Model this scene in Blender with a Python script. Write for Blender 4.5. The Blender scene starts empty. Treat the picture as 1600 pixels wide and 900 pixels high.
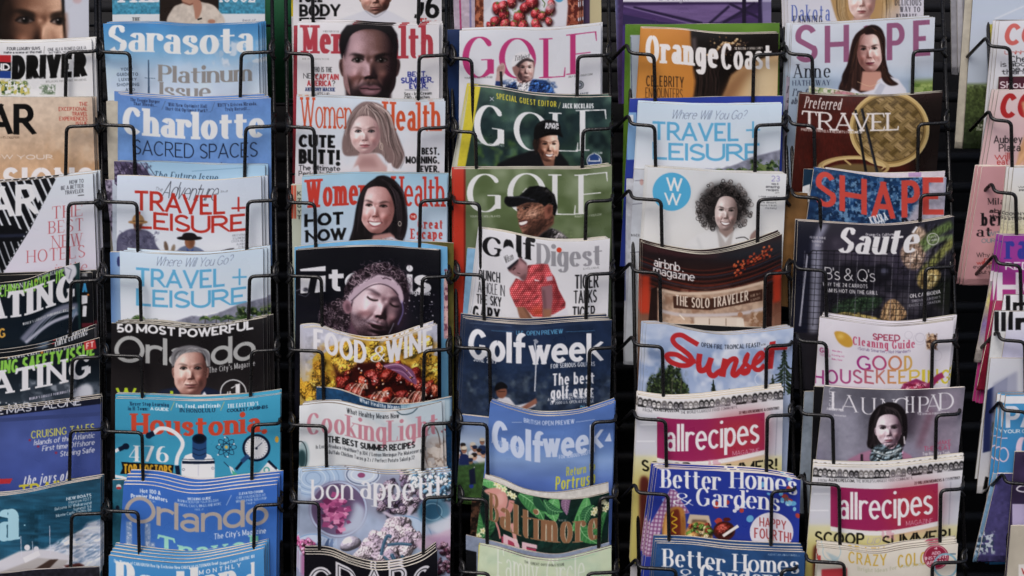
import bpy, math, random
import numpy as np
SC = bpy.context.scene
COL = SC.collection
R = math.radians
# ---------------------------------------------------------------- camera, sky, sun, exposure
PITCH = 15.0                       # the photographer looks down this much on the rack
DIST = 2.6                         # metres from the lens to the plane of the pocket fronts
S = 0.00085                        # metres covered by one photo pixel in that plane
CEN = np.array((0.0, 0.0, 1.25))   # where the optical axis meets the pocket fronts
sp_, cp_ = math.sin(R(PITCH)), math.cos(R(PITCH))
FW = np.array((0.0, cp_, -sp_)); UP = np.array((0.0, sp_, cp_)); RT = np.array((1.0, 0.0, 0.0))
cam_d = bpy.data.cameras.new('camera'); cam = bpy.data.objects.new('camera', cam_d); COL.objects.link(cam)
cam.location = CEN - FW*DIST; cam.rotation_euler = (R(90-PITCH), 0, 0)
cam_d.sensor_width = 36; cam_d.lens = 36*DIST/(1600*S); cam_d.clip_end = 200; cam_d.clip_start = .05
SC.camera = cam
SUN_EL, SUN_AZ = 52, 200           # azimuth measured from +Y: high, behind the photographer
w_ = bpy.data.worlds.new('World'); SC.world = w_; w_.use_nodes = True
nt = w_.node_tree; bg_ = nt.nodes['Background']; sky = nt.nodes.new('ShaderNodeTexSky')
sky.sky_type = 'NISHITA'; sky.sun_disc = False; sky.sun_elevation = R(SUN_EL); sky.sun_rotation = R(SUN_AZ)
sky.air_density = .6; sky.dust_density = 4.0; sky.ozone_density = .6
nt.links.new(sky.outputs[0], bg_.inputs[0]); bg_.inputs[1].default_value = .12
sl = bpy.data.lights.new('sun', 'SUN'); sl.energy = .9; sl.angle = R(30); sl.color = (1, .975, .95)
so = bpy.data.objects.new('sun', sl); COL.objects.link(so); so.location = (1, -3, 5)
so.rotation_euler = (R(90-SUN_EL), 0, R(180-SUN_AZ))
so.rotation_euler = (R(90-SUN_EL), 0, R(-20))
SC.view_settings.view_transform = 'Standard'; SC.view_settings.look = 'None'
SC.view_settings.exposure = 0.22; SC.view_settings.gamma = 1.0
ALB = 1.12                          # printed colour -> albedo

def at(px, py, D=0.0):
    """world point seen at photo pixel (px,py), D metres nearer the lens than the pocket fronts"""
    px = np.asarray(px, float); py = np.asarray(py, float); D = np.asarray(D, float)
    f = (DIST-D)/DIST
    x = (px-800)*S*f; y = (450-py)*S*f; d = DIST-D
    c = CEN - FW*DIST
    return c + x[..., None]*RT + y[..., None]*UP + d[..., None]*FW

# ---------------------------------------------------------------- materials
def mat(name, col=(.02, .02, .02), rough=.5, spec=.5, attr=False, bump=0.0, bscale=200, metal=0.0, coat=0.0, vary=0.0):
    m = bpy.data.materials.new(name); m.use_nodes = True; n = m.node_tree; b = n.nodes['Principled BSDF']
    b.inputs['Base Color'].default_value = (*col, 1); b.inputs['Roughness'].default_value = rough
    b.inputs['Specular IOR Level'].default_value = spec; b.inputs['Metallic'].default_value = metal
    b.inputs['Coat Weight'].default_value = coat; b.inputs['Coat Roughness'].default_value = .25
    if attr:
        a = n.nodes.new('ShaderNodeAttribute'); a.attribute_name = 'Col'
        n.links.new(a.outputs['Color'], b.inputs['Base Color'])
    if bump or vary:
        tc = n.nodes.new('ShaderNodeTexCoord'); nz = n.nodes.new('ShaderNodeTexNoise')
        nz.inputs['Scale'].default_value = bscale; nz.inputs['Detail'].default_value = 4
        n.links.new(tc.outputs['Object'], nz.inputs['Vector'])
        if bump:
            bp = n.nodes.new('ShaderNodeBump'); bp.inputs['Strength'].default_value = bump; bp.inputs['Distance'].default_value = .002
            n.links.new(nz.outputs['Fac'], bp.inputs['Height']); n.links.new(bp.outputs['Normal'], b.inputs['Normal'])
        if vary:
            mr = n.nodes.new('ShaderNodeMapRange'); mr.inputs['To Min'].default_value = max(0, rough-vary); mr.inputs['To Max'].default_value = min(1, rough+vary)
            n.links.new(nz.outputs['Fac'], mr.inputs['Value']); n.links.new(mr.outputs[0], b.inputs['Roughness'])
    return m
M_COVER = mat('printed_glossy_paper', attr=True, rough=.3, spec=.28, bump=.3, bscale=22, vary=.14)
M_PAGES = mat('page_edges', attr=True, rough=.85, spec=.2)
M_WIRE = mat('black_coated_wire', (.007, .007, .008), rough=.3, spec=.5, bump=.3, bscale=300, vary=.15)
M_DARK = mat('dark_painted_panel', (.006, .006, .007), rough=.7, spec=.3, bump=.2, bscale=40)
M_SLAT = mat('dark_grey_shelf', (.012, .012, .014), rough=.6, spec=.3, bump=.2, bscale=60)
M_GREEN = mat('green_painted_board', (.02, .115, .05), rough=.6, spec=.3, bump=.3, bscale=30)

def h2(c):
    if isinstance(c, str):
        c = c.lstrip('#')
        if len(c) == 3: c = ''.join(q*2 for q in c)
        return np.array([int(c[i:i+2], 16)/255 for i in (0, 2, 4)])
    if isinstance(c, (int, float)): return np.array([c, c, c], float)
    return np.asarray(c, float)
def lin(c):
    c = np.clip(c, 0, 1); return np.where(c <= .04045, c/12.92, ((c+.055)/1.055)**2.4)
def srgb(c):
    c = np.clip(c, 0, 1); return np.where(c <= .0031308, c*12.92, 1.055*c**(1/2.4)-.055)

# ---------------------------------------------------------------- meshes
def new_obj(name, V, F, m, parent=None, smooth=False, vcol=None):
    """V (n,3) world points, F (k,4) or list of faces; vertices are stored relative to the parent"""
    V = np.asarray(V, np.float32)
    me = bpy.data.meshes.new(name)
    if parent is not None: V = V - np.array(parent['_o'], np.float32)
    F = np.asarray(F, np.int32); k, c = F.shape
    me.vertices.add(len(V)); me.vertices.foreach_set('co', V.ravel())
    me.loops.add(k*c); me.loops.foreach_set('vertex_index', F.ravel())
    me.polygons.add(k); me.polygons.foreach_set('loop_start', np.arange(0, k*c, c, dtype=np.int32))
    me.polygons.foreach_set('loop_total', np.full(k, c, np.int32))
    if smooth: me.polygons.foreach_set('use_smooth', np.ones(k, bool))
    me.update(); me.validate()
    if vcol is not None:
        a = me.color_attributes.new('Col', 'BYTE_COLOR', 'POINT')
        al = srgb(np.minimum(lin(vcol)*ALB, .86))
        buf = np.ones((len(V), 4), np.float32); buf[:, :3] = al
        a.data.foreach_set('color_srgb', buf.ravel())
    me.materials.append(m)
    o = bpy.data.objects.new(name, me); COL.objects.link(o)
    if parent is not None: o.parent = parent
    return o
def thing(name, label, cat, loc, group=None, kind=None):
    o = bpy.data.objects.new(name, None); COL.objects.link(o)
    o.location = loc; o.empty_display_size = .03; o['_o'] = [float(q) for q in loc]
    tag(o, label, cat, group, kind); return o
def tag(o, label=None, cat=None, group=None, kind=None):
    if label: o['label'] = label
    if cat: o['category'] = cat
    if group: o['group'] = group
    if kind: o['kind'] = kind
    return o
def copy_tree(o, parent=None):
    c = o.copy(); COL.objects.link(c)
    if parent is not None: c.parent = parent
    for ch in o.children: copy_tree(ch, c)
    return c
def grid_faces(nx, ny, off=0):
    i = np.arange(nx-1)[None, :]; j = np.arange(ny-1)[:, None]; a = off + j*nx + i
    return np.stack([a, a+nx, a+nx+1, a+1], -1).reshape(-1, 4)
def box_vf(p0, p1):
    x0, y0, z0 = p0; x1, y1, z1 = p1
    V = [(x0,y0,z0),(x1,y0,z0),(x1,y1,z0),(x0,y1,z0),(x0,y0,z1),(x1,y0,z1),(x1,y1,z1),(x0,y1,z1)]
    return V, [(0,3,2,1),(4,5,6,7),(0,1,5,4),(1,2,6,5),(2,3,7,6),(3,0,4,7)]
def tube_vf(P, r, n=10):
    """round bar swept along the points P, its bends already in P"""
    P = np.asarray(P, float); T = np.gradient(P, axis=0); T /= np.linalg.norm(T, axis=1)[:, None]+1e-12
    ref = np.array((0.13, 1, .21)); V = []
    for p, t in zip(P, T):
        u = np.cross(t, ref); u /= np.linalg.norm(u); w = np.cross(t, u)
        for k in range(n):
            a = 2*math.pi*k/n; V.append(p + r*(math.cos(a)*u + math.sin(a)*w))
    F = [(i*n+k, i*n+(k+1) % n, (i+1)*n+(k+1) % n, (i+1)*n+k) for i in range(len(P)-1) for k in range(n)]
    for b in (0, (len(P)-1)*n):
        for k in range(1, n-2, 2): F.append((b, b+k, b+k+1, b+k+2) if b else (b, b+k+2, b+k+1, b+k))
    return np.array(V), np.array(F)
def rounded(P, rad, n=5):
    """polyline with its corners rounded"""
    P = [np.asarray(p, float) for p in P]; out = [P[0]]
    for a, b, c in zip(P, P[1:], P[2:]):
        la, lc = np.linalg.norm(a-b), np.linalg.norm(c-b); r = min(rad, la*.45, lc*.45)
        p0 = b+(a-b)/la*r; p2 = b+(c-b)/lc*r
        for k in range(n+1):
            t = k/n; out.append((1-t)**2*p0 + 2*t*(1-t)*b + t*t*p2)
    out.append(P[-1]); return out

# ---------------------------------------------------------------- lettering: stroked skeletons, cap height 1, x-height .7
GL = {
'A':(.74,"!0,0 .37,1|.37,1 .74,0|~.12,.31 .62,.31"),'B':(.58,"0,0 0,1|~0,1 .29,1 @.29,.76,.25,.24,90,-90 0,.52|~0,.52 .31,.52 @.31,.26,.28,.26,90,-90 0,0"),
'C':(.7,"*@.38,.5,.38,.5,42,318"),'D':(.7,"0,0 0,1|~0,1 .26,1 @.26,.5,.44,.5,90,-90 0,0"),'E':(.54,"0,0 0,1|^0,1 .52,1|~0,.52 .42,.52|^0,0 .54,0"),
'F':(.52,"0,0 0,1|^0,1 .52,1|~0,.5 .42,.5"),'G':(.76,"*@.38,.5,.38,.5,42,318|~.7,.08 .7,.44|~.44,.44 .74,.44"),'H':(.68,"0,0 0,1|.68,0 .68,1|~0,.52 .68,.52"),
'I':(.02,"0,0 0,1"),'J':(.4,".4,1 .4,.22 @.2,.22,.2,.22,0,-170"),'K':(.64,"0,0 0,1|!.6,1 0,.4|.2,.58 .64,0"),'L':(.5,"0,0 0,1|^0,0 .5,0"),
'M':(.86,"!0,0 0,1|0,1 .43,.1 |!.43,.1 .86,1|.86,1 .86,0"),'N':(.7,"!0,0 0,1|0,1 .7,0|!.7,0 .7,1"),'O':(.8,"@.4,.5,.4,.5,90,450"),
'P':(.56,"0,0 0,1|~0,1 .29,1 @.29,.74,.27,.26,90,-90 0,.48"),'Q':(.8,"@.4,.5,.4,.5,90,450|~.46,.24 .78,-.06"),'R':(.62,"0,0 0,1|~0,1 .3,1 @.3,.75,.26,.25,90,-90 0,.5|.28,.5 .62,0"),
'S':(.54,"*@.27,.75,.25,.25,28,200 .08,.62 .46,.4 @.27,.26,.27,.26,28,-152"),'T':(.64,".32,0 .32,1|^.32,1 0,1|^.32,1 .64,1"),'U':(.68,"0,1 0,.32 @.34,.32,.34,.32,180,360 .68,1"),
'V':(.72,"0,1 .36,0|!.36,0 .72,1"),'W':(1.04,"0,1 .27,0|!.27,0 .52,1|.52,1 .77,0|!.77,0 1.04,1"),'X':(.68,"0,1 .68,0|!0,0 .68,1"),'Y':(.68,"0,1 .34,.44|!.34,.44 .68,1|.34,.46 .34,0"),
'Z':(.58,"^.58,1 0,1|~.56,1 .02,0|^0,0 .58,0"),
'a':(.48,"*@.25,.49,.2,.21,0,160|.45,.49 .45,0|~@.23,.2,.22,.2,20,380"),'b':(.53,"0,0 0,1|~@.265,.35,.265,.35,0,360"),'c':(.5,"*@.27,.35,.27,.35,40,320"),
'd':(.53,"~@.265,.35,.265,.35,0,360|.53,0 .53,1"),'e':(.54,"~.02,.37 .54,.37 @.27,.35,.27,.35,4,318"),'f':(.36,"*@.3,.8,.16,.2,50,180|.14,.8 .14,0|~0,.68 .34,.68"),
'g':(.53,"~@.265,.35,.265,.35,0,360|.53,.7 .53,.5|~.53,.5 .53,-.04 @.265,-.04,.265,.24,0,-150"),'h':(.5,"0,0 0,1|~@.25,.42,.25,.28,180,0|.5,.44 .5,0"),
'i':(.02,"0,0 0,.7|o0,.93"),'j':(.16,".14,.7 .14,-.1|~.14,-.1 @0,-.1,.14,.18,0,-90|o.14,.93"),'k':(.5,"0,0 0,1|!.46,.7 0,.28|.16,.42 .5,0"),'l':(.02,"0,0 0,1"),
'm':(.84,"0,0 0,.7|~@.21,.43,.21,.27,180,0|.42,.45 .42,0|~@.63,.43,.21,.27,180,0|.84,.45 .84,0"),'n':(.5,"0,0 0,.7|~@.25,.42,.25,.28,180,0|.5,.44 .5,0"),
'o':(.56,"~@.28,.35,.28,.35,90,450"),'p':(.53,"0,-.28 0,.7|~@.265,.35,.265,.35,0,360"),'q':(.53,"~@.265,.35,.265,.35,0,360|.53,-.28 .53,.7"),
'r':(.38,"0,0 0,.7|~*@.26,.42,.26,.28,180,45"),'s':(.42,"~*@.21,.525,.19,.175,28,195 .07,.43 .36,.28 @.21,.18,.21,.18,28,-152"),'t':(.36,"~.13,.94 .13,.18 @.29,.18,.16,.18,180,285|~0,.68 .34,.68"),
'u':(.5,"0,.7 0,.26|~0,.26 @.25,.26,.25,.26,180,360|.5,.7 .5,0"),'v':(.5,"0,.7 .25,0|!.25,0 .5,.7"),'w':(.76,"0,.7 .19,0|!.19,0 .38,.7|.38,.7 .57,0|!.57,0 .76,.7"),
'x':(.48,"0,.7 .48,0|!0,0 .48,.7"),'y':(.5,"0,.7 .25,0|!.5,.7 .25,0|~!.25,0 .14,-.28"),'z':(.44,"~0,.67 .44,.67|~.42,.67 .02,.03|~0,.03 .44,.03"),
'0':(.58,"@.29,.5,.29,.5,90,450"),'1':(.24,".2,0 .2,1|~!.2,1 0,.8"),'2':(.54,"*@.27,.73,.26,.27,160,-25 .02,.03|~0,.0 .54,0"),'3':(.54,"*@.26,.75,.24,.25,150,-80 .2,.52|~.2,.53 @.26,.26,.28,.26,90,-155"),
'4':(.6,".44,0 .44,1|~!.44,1 0,.28|~0,.27 .6,.27"),'5':(.54,"~.5,1 .08,1|~!.08,1 .05,.52 @.26,.3,.28,.3,130,-150"),'6':(.56,"~@.28,.3,.27,.3,0,360|~.01,.3 @.34,.4,.33,.6,180,75"),'7':(.52,"~0,1 .52,1|~.5,1 .16,0"),
'8':(.54,"~@.27,.75,.23,.25,90,450|~@.27,.26,.27,.26,90,450"),'9':(.56,"~@.28,.7,.27,.3,0,360|~.55,.7 @.22,.6,.33,.6,0,-105"),
'.':(.04,"o.02,.05"),',':(.06,"o.04,.05|~!.06,.04 .0,-.14"),':':(.04,"o.02,.08|o.02,.55"),"'":(.04,"~.02,1 .02,.78"),'!':(.04,"~.02,1 .02,.3|o.02,.06"),'-':(.3,"~0,.36 .3,.36"),'+':(.6,"~0,.46 .6,.46|~.3,.16 .3,.76"),
'&':(.72,"~.72,0 .16,.68 @.31,.79,.17,.21,205,-30 .1,.36 @.27,.22,.26,.22,140,330 .66,.5"),'?':(.46,"~@.23,.76,.22,.24,165,-60 .23,.32|o.23,.06"),'/':(.4,"~!0,-.1 .4,1.05"),'#':(.6,"~.18,0 .26,1|~.4,0 .48,1|~0,.34 .6,.34|~0,.66 .6,.66"),
'(':(.2,"~@.3,.45,.3,.6,140,220"),')':(.2,"~@-.1,.45,.3,.6,40,-40"),'|':(.02,"~0,-.1 0,1"),'*':(.3,"o.15,.4"),'$':(.54,"~@.27,.75,.25,.25,28,200 .08,.62 .46,.4 @.27,.26,.27,.26,28,-152|~.27,-.1 .27,1.1"),'_':(.5,""),
'é':(.54,"~.02,.37 .54,.37 @.27,.35,.27,.35,4,318|~!.2,.8 .38,1.02"),
}
_gc = {}
def glyph(ch):
    if ch in _gc: return _gc[ch]
    w, s = GL.get(ch, (.3, '')); out = []
    for st in s.split('|'):
        st = st.strip(); fl = ''
        while st and st[0] in '!~^*o': fl += st[0]; st = st[1:]
        if not st: continue
        pts = []
        for tk in st.split():
            if tk[0] in '!~^*': fl += tk[0]; tk = tk[1:]
            if tk[0] == '@':
                cx, cy, rx, ry, a0, a1 = map(float, tk[1:].split(','))
                k = max(4, int(abs(a1-a0)/11))
                for q in range(k+1):
                    a = R(a0+(a1-a0)*q/k); pts.append((cx+rx*math.cos(a), cy+ry*math.sin(a)))
            else: pts.append(tuple(map(float, tk.split(','))))
        P = [pts[0]]
        for p in pts[1:]:
            if abs(p[0]-P[-1][0])+abs(p[1]-P[-1][1]) > 1e-4: P.append(p)
        out.append((fl, np.array(P)))
    _gc[ch] = (w, out); return _gc[ch]
# name: thick, thin, serif length, serif thickness, slant, letter gap
FN = {'S':(.15,.13,0,0,0,.17),'B':(.2,.17,0,0,0,.14),'K':(.26,.21,0,0,0,.1),'L':(.075,.07,0,0,0,.2),'T':(.045,.045,0,0,0,.22),'N':(.11,.1,0,0,0,.18),
'D':(.15,.028,.1,.028,0,.24),'E':(.21,.04,.09,.04,0,.2),'F':(.1,.03,.09,.025,0,.24),'P':(.19,.1,.08,.08,0,.2),'Q':(.19,.1,.09,.085,0,.22),
'C':(.24,.12,.05,.1,0,.13),'I':(.17,.15,0,0,.2,.14),'J':(.2,.06,0,0,.22,.1),'H':(.04,.03,0,0,.35,.22),'G':(.12,.04,.06,.035,.22,.2),'W':(.19,.16,0,0,.14,.12),'X':(.24,.06,.03,.05,0,.1)}

def stroke_poly(P, wid):
    """outline of an open polyline with a width per point (mitred)"""
    d = np.diff(P, axis=0); d /= np.linalg.norm(d, axis=1)[:, None]+1e-9
    n = np.stack([-d[:, 1], d[:, 0]], 1)
    nn = np.concatenate([n[:1], n[:-1]+n[1:], n[-1:]]); nn /= np.linalg.norm(nn, axis=1)[:, None]+1e-9
    ref = np.concatenate([n[:1], n]); c = np.clip((nn*ref).sum(1), .55, 1)
    o = nn*(wid/2/c)[:, None]
    return np.concatenate([P+o, (P-o)[::-1]])
def smooth_pts(pts, k=6, closed=True):
    P = np.asarray(pts, float); n = len(P); out = []
    for i in range(n if closed else n-1):
        if closed: p0, p1, p2, p3 = P[(i-1) % n], P[i], P[(i+1) % n], P[(i+2) % n]
        else: p0, p1, p2, p3 = P[max(i-1, 0)], P[i], P[i+1], P[min(i+2, n-1)]
        for q in range(k):
            t = q/k; out.append(.5*((2*p1)+(p2-p0)*t+(2*p0-5*p1+4*p2-p3)*t*t+(3*p1-p0-3*p2+p3)*t**3))
    if not closed: out.append(P[-1])
    return np.array(out)
def vnoise(h, w, sc, seed, octv=3):
    rs = np.random.RandomState(int(abs(seed)) % 99991); out = np.zeros((h, w)); amp = 1; tot = 0
    for o in range(octv):
        gh, gw = int(h/sc)+3, int(w/sc)+3; g = rs.rand(gh, gw)
        y = np.arange(h)/sc; x = np.arange(w)/sc; yi = y.astype(int); xi = x.astype(int)
        fy = y-yi; fx = x-xi; fy = (fy*fy*(3-2*fy))[:, None]; fx = (fx*fx*(3-2*fx))[None]
        a = g[yi][:, xi]; b = g[yi][:, xi+1]; c = g[yi+1][:, xi]; d = g[yi+1][:, xi+1]
        out += amp*((a*(1-fx)+b*fx)*(1-fy)+(c*(1-fx)+d*fx)*fy); tot += amp; amp *= .5; sc = max(1.01, sc/2)
    return out/tot
def gblur(m, s):
    r = max(1, int(2.6*s+.5)); k = np.exp(-.5*(np.arange(-r, r+1)/s)**2); k /= k.sum()
    m = np.pad(m, ((r, r), (r, r)), mode='edge')
    a = sum(k[i]*m[:, i:i+m.shape[1]-2*r] for i in range(2*r+1))
    return sum(k[i]*a[i:i+a.shape[0]-2*r] for i in range(2*r+1))

class Cv:
    """the printed face of one cover; coordinates are photo pixels, lettering follows the sheet's bend"""
    def __init__(c, x0, y0, x1, y1, bg, topf, K=.9):
        c.x0, c.y0, c.K, c.topf = x0, y0, K, topf
        c.W = int((x1-x0)*K)+2; c.H = int((y1-y0)*K)+2
        c.A = np.zeros((c.H, c.W, 3)); c.A[:] = h2(bg); c.x1, c.y1 = x1, y1; c.clipm = None
    def put(c, m, i0, j0, col, a=1, mul=False):
        if m is None: return
        h, w = m.shape; reg = c.A[j0:j0+h, i0:i0+w]; m = (m*a)[..., None]
        if c.clipm is not None: m = m*c.clipm[j0:j0+h, i0:i0+w, None]
        if callable(col): colr = col(j0, i0, h, w)
        else: colr = h2(col)
        if mul: reg *= 1-m*(1-colr)
        else: reg += m*(colr-reg)
    def cover(c, polys, s=0, ss=3, eo=False):
        K = c.K; Q = [(np.asarray(p, float)-(c.x0, c.y0))*K for p in polys if len(p) > 2]
        if not Q: return None, 0, 0
        A = np.concatenate(Q); pad = int(3*s*K)+2
        i0 = max(0, int(A[:, 0].min())-pad); i1 = min(c.W, int(A[:, 0].max())+pad+1)
        j0 = max(0, int(A[:, 1].min())-pad); j1 = min(c.H, int(A[:, 1].max())+pad+1)
        if i1 <= i0 or j1 <= j0: return None, 0, 0
        h, w = (j1-j0), (i1-i0)
        ys = j0+(np.arange(h*ss)+.5)/ss; xs = i0+(np.arange(w*ss)+.5)/ss
        tot = np.zeros((h*ss, w*ss), bool)
        for p in Q:
            ins = np.zeros((h*ss, w*ss), np.int8)
            q = np.roll(p, -1, 0)
            for (xa, ya), (xb, yb) in zip(p, q):
                if ya == yb: continue
                lo, hi = (ya, yb) if ya < yb else (yb, ya)
                r0 = np.searchsorted(ys, lo); r1 = np.searchsorted(ys, hi)
                if r1 <= r0: continue
                xc = xa+(ys[r0:r1]-ya)*(xb-xa)/(yb-ya)
                ins[r0:r1] += (xs[None] < xc[:, None]).astype(np.int8)*np.int8(1 if yb > ya else -1)
            if eo: tot ^= ins != 0
            else: tot |= ins != 0
        m = tot.reshape(h, ss, w, ss).mean((1, 3))
        if s: m = gblur(m, s*K)
        return m, i0, j0
    # shapes -----------------------------------------------------------
    def p(c, pts, col, a=1, s=0, k=0, mul=False):
        P = np.array(pts, float).reshape(-1, 2)
        if k: P = smooth_pts(P)
        c.put(*c.cover([P], s), col, a, mul)
    def r(c, x0, y0, x1, y1, col, a=1, s=0, mul=False, warp=True):
        n = 9; xs = np.linspace(x0, x1, n)
        if warp:
            d = c.topf(xs)-c.topf((x0+x1)/2)
        else: d = xs*0
        c.put(*c.cover([np.concatenate([np.stack([xs, y0+d], 1), np.stack([xs, y1+d], 1)[::-1]])], s), col, a, mul)
    def e(c, cx, cy, rx, ry, col, a=1, s=0, rot=0, mul=False):
        t = np.linspace(0, 2*math.pi, 40, endpoint=False); u, v = rx*np.cos(t), ry*np.sin(t); q = R(rot)
        c.put(*c.cover([np.stack([cx+u*math.cos(q)-v*math.sin(q), cy+u*math.sin(q)+v*math.cos(q)], 1)], s), col, a, mul)
    def ring(c, cx, cy, r, w, col, a=1, ry=None):
        ry = ry or r; t = np.linspace(0, 2*math.pi, 48, endpoint=False)
        P = [np.stack([cx+(r+d)*np.cos(t), cy+(ry+d)*np.sin(t)], 1) for d in (w/2, -w/2)]
        c.put(*c.cover(P, 0, eo=True), col, a)
    def l(c, pts, w, col, a=1, s=0, k=0, mul=False, taper=0):
        P = np.array(pts, float).reshape(-1, 2)
        if k: P = smooth_pts(P, closed=False)
        wd = np.full(len(P), float(w))
        if taper: wd *= np.linspace(1, 1-taper, len(P))
        c.put(*c.cover([stroke_poly(P, wd)], s), col, a, mul)
    def g(c, stops, hor=False, a=1):
        """gradient of the print: [(photo y (or x), colour), ...]"""
        t = [q[0] for q in stops]; cc = np.array([h2(q[1]) for q in stops])
        pos = (np.arange(c.W)/c.K+c.x0) if hor else (np.arange(c.H)/c.K+c.y0)
        gr = np.stack([np.interp(pos, t, cc[:, k]) for k in range(3)], -1)
        c.A += a*((gr[None] if hor else gr[:, None])-c.A)
    def n(c, sc, amp, seed, box=None, octv=3, sx=1):
        x0, y0, x1, y1 = box or (c.x0, c.y0, c.x1, c.y1); K = c.K
        i0, i1 = max(0, int((x0-c.x0)*K)), min(c.W, int((x1-c.x0)*K)+1); j0, j1 = max(0, int((y0-c.y0)*K)), min(c.H, int((y1-c.y0)*K)+1)
        if i1 <= i0 or j1 <= j0: return
        h, w = j1-j0, i1-i0
        v = vnoise(h, int(w/sx)+2, sc*K, seed, octv)
        if sx != 1: v = v[:, np.minimum((np.arange(w)/sx).astype(int), v.shape[1]-1)]
        m = 1 if c.clipm is None else c.clipm[j0:j1, i0:i1, None]
        c.A[j0:j1, i0:i1] *= 1+m*((v[:, :w, None]-.5)*2*amp)
    def blotch(c, box, cols, sc, seed, thr=.5, a=1, soft=.06, octv=3):
        """patches of colour where a noise field is high; cols = one colour or several"""
        x0, y0, x1, y1 = box; K = c.K
        i0, i1 = max(0, int((x0-c.x0)*K)), min(c.W, int((x1-c.x0)*K)+1); j0, j1 = max(0, int((y0-c.y0)*K)), min(c.H, int((y1-c.y0)*K)+1)
        if i1 <= i0 or j1 <= j0: return
        hh, ww = j1-j0, i1-i0; fe = max(2, .16*min(hh, ww))
        yy = np.arange(hh)[:, None]; xx = np.arange(ww)[None]
        big = 1e6; ed = np.minimum(np.minimum(yy if j0 > 0 else yy+big, (hh-1-yy) if j1 < c.H-9 else yy+big), np.minimum(xx if i0 > 4 else xx+big, (ww-1-xx) if i1 < c.W-4 else xx+big))
        wob = vnoise(hh, ww, max(2, fe*.8), seed+101, 2)-.5
        fm = np.clip(ed/fe+wob*1.1-.1, 0, 1)
        for q, col in enumerate(cols if isinstance(cols, (list, tuple)) else [cols]):
            v = vnoise(j1-j0, i1-i0, sc*K, seed+q*17, octv)
            c.put(np.clip((v-thr)/soft, 0, 1)*fm, i0, j0, col, a)
    def clip(c, pts=None, k=0, s=0):
        if pts is None: c.clipm = None; return
        c.clipm = None; P = np.array(pts, float).reshape(-1, 2)
        if k: P = smooth_pts(P)
        m, i0, j0 = c.cover([P], s); z = np.zeros((c.H, c.W))
        if m is not None: z[j0:j0+m.shape[0], i0:i0+m.shape[1]] = m
        c.clipm = z
    def spots(c, box, n, r, cols, seed, a=1, s=0, el=1):
        rs = random.Random(seed); x0, y0, x1, y1 = box
        for i in range(n):
            q = r*(.5+rs.random())
            c.e(x0+rs.random()*(x1-x0), y0+rs.random()*(y1-y0), q, q*(el if el != 1 else .6+.6*rs.random()), rs.choice(cols), a, s, rs.random()*180)
    def leaf(c, x0, y0, x1, y1, w, col, vein=None, bend=.15):
        dx, dy = x1-x0, y1-y0; P = []; N = 9; Lr = []
        for i in range(N+1):
            t = i/N; b = bend*math.sin(math.pi*t); px, py = x0+dx*t-dy*b, y0+dy*t+dx*b; ww = w*math.sin(math.pi*min(1, t*.9+.08))**.8
            L = math.hypot(dx, dy); Lr.append((px, py, -dy/L*ww, dx/L*ww))
        c.p([(a+u, b+v) for a, b, u, v in Lr]+[(a-u, b-v) for a, b, u, v in Lr[::-1]], col)
        if vein:
            c.l([(a, b) for a, b, u, v in Lr], max(.8, w*.09), vein, .9)
            for i in range(1, N-1):
                a, b, u, v = Lr[i]; e, f = Lr[i+1][0]-a, Lr[i+1][1]-b
                for sg in (1, -1): c.l([(a, b), (a+sg*u*.85+e, b+sg*v*.85+f)], max(.6, w*.05), vein, .7)
    # lettering ----------------------------------------------------------
    def t(c, text, x0, x1, y0, y1, col, f='S', a=1, gap=None, wm=1, s=0, rot=0, warp=True, slant=None, arc=0, ls=0):
        """a line of lettering between x0 and x1, cap line y0 and base line y1 (taken at its middle)"""
        thick, thin, sl_, st, slt, gp = FN[f]; gp = gp if gap is None else gap; gp += ls
        slt = slt if slant is None else slant
        H = y1-y0; thick, thin = thick*H*wm, max(thin*H*wm, .35); hvt = thin/2
        ws = max(.03, gp-.08)*H; items = []; sumw = 0; fixed = 0; nsp = 0
        for ch in text:
            if ch == ' ': items.append(None); sumw += .12; nsp += 1; continue
            w, st_ = glyph(ch); items.append((ch, st_, w)); sumw += max(w, .02)
        edge0 = (sl_*H if sl_ else 0)
        nl = sum(q is not None for q in items)
        for _ in range(14):
            e1 = (edge0*.55 if sl_ else 0)
            fixed = nl*thick+(nl-1)*(ws+e1)+.8*edge0+nsp*(.17*H+ws*.5)
            sx = (x1-x0-fixed)/sumw
            if sx > .38*H or thick < .05*H: break
            thick *= .9; thin = max(min(thin, thick), .35); ws *= .92; edge0 *= .92
        sx = max(sx, .12*H); sl_ = edge0/H; hvt = thin/2
        pos = []; xx = edge0*.4+thick/2
        for q in items:
            if q is None: xx += .12*sx+.17*H+ws*.5; continue
            ch, st_, w = q; pos.append((xx, ch, st_)); xx += max(w, .02)*sx+thick+ws+(edge0*.55 if sl_ else 0)
        xc = (x0+x1)/2
        hh = hvt/H; kn = [-.4, -.28, 0, .7, 1, 1.2]; kv = [-.4+hh, -.28+hh, hh, .7-hh, 1-hh, 1.2-hh]
        jobs = []
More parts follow.
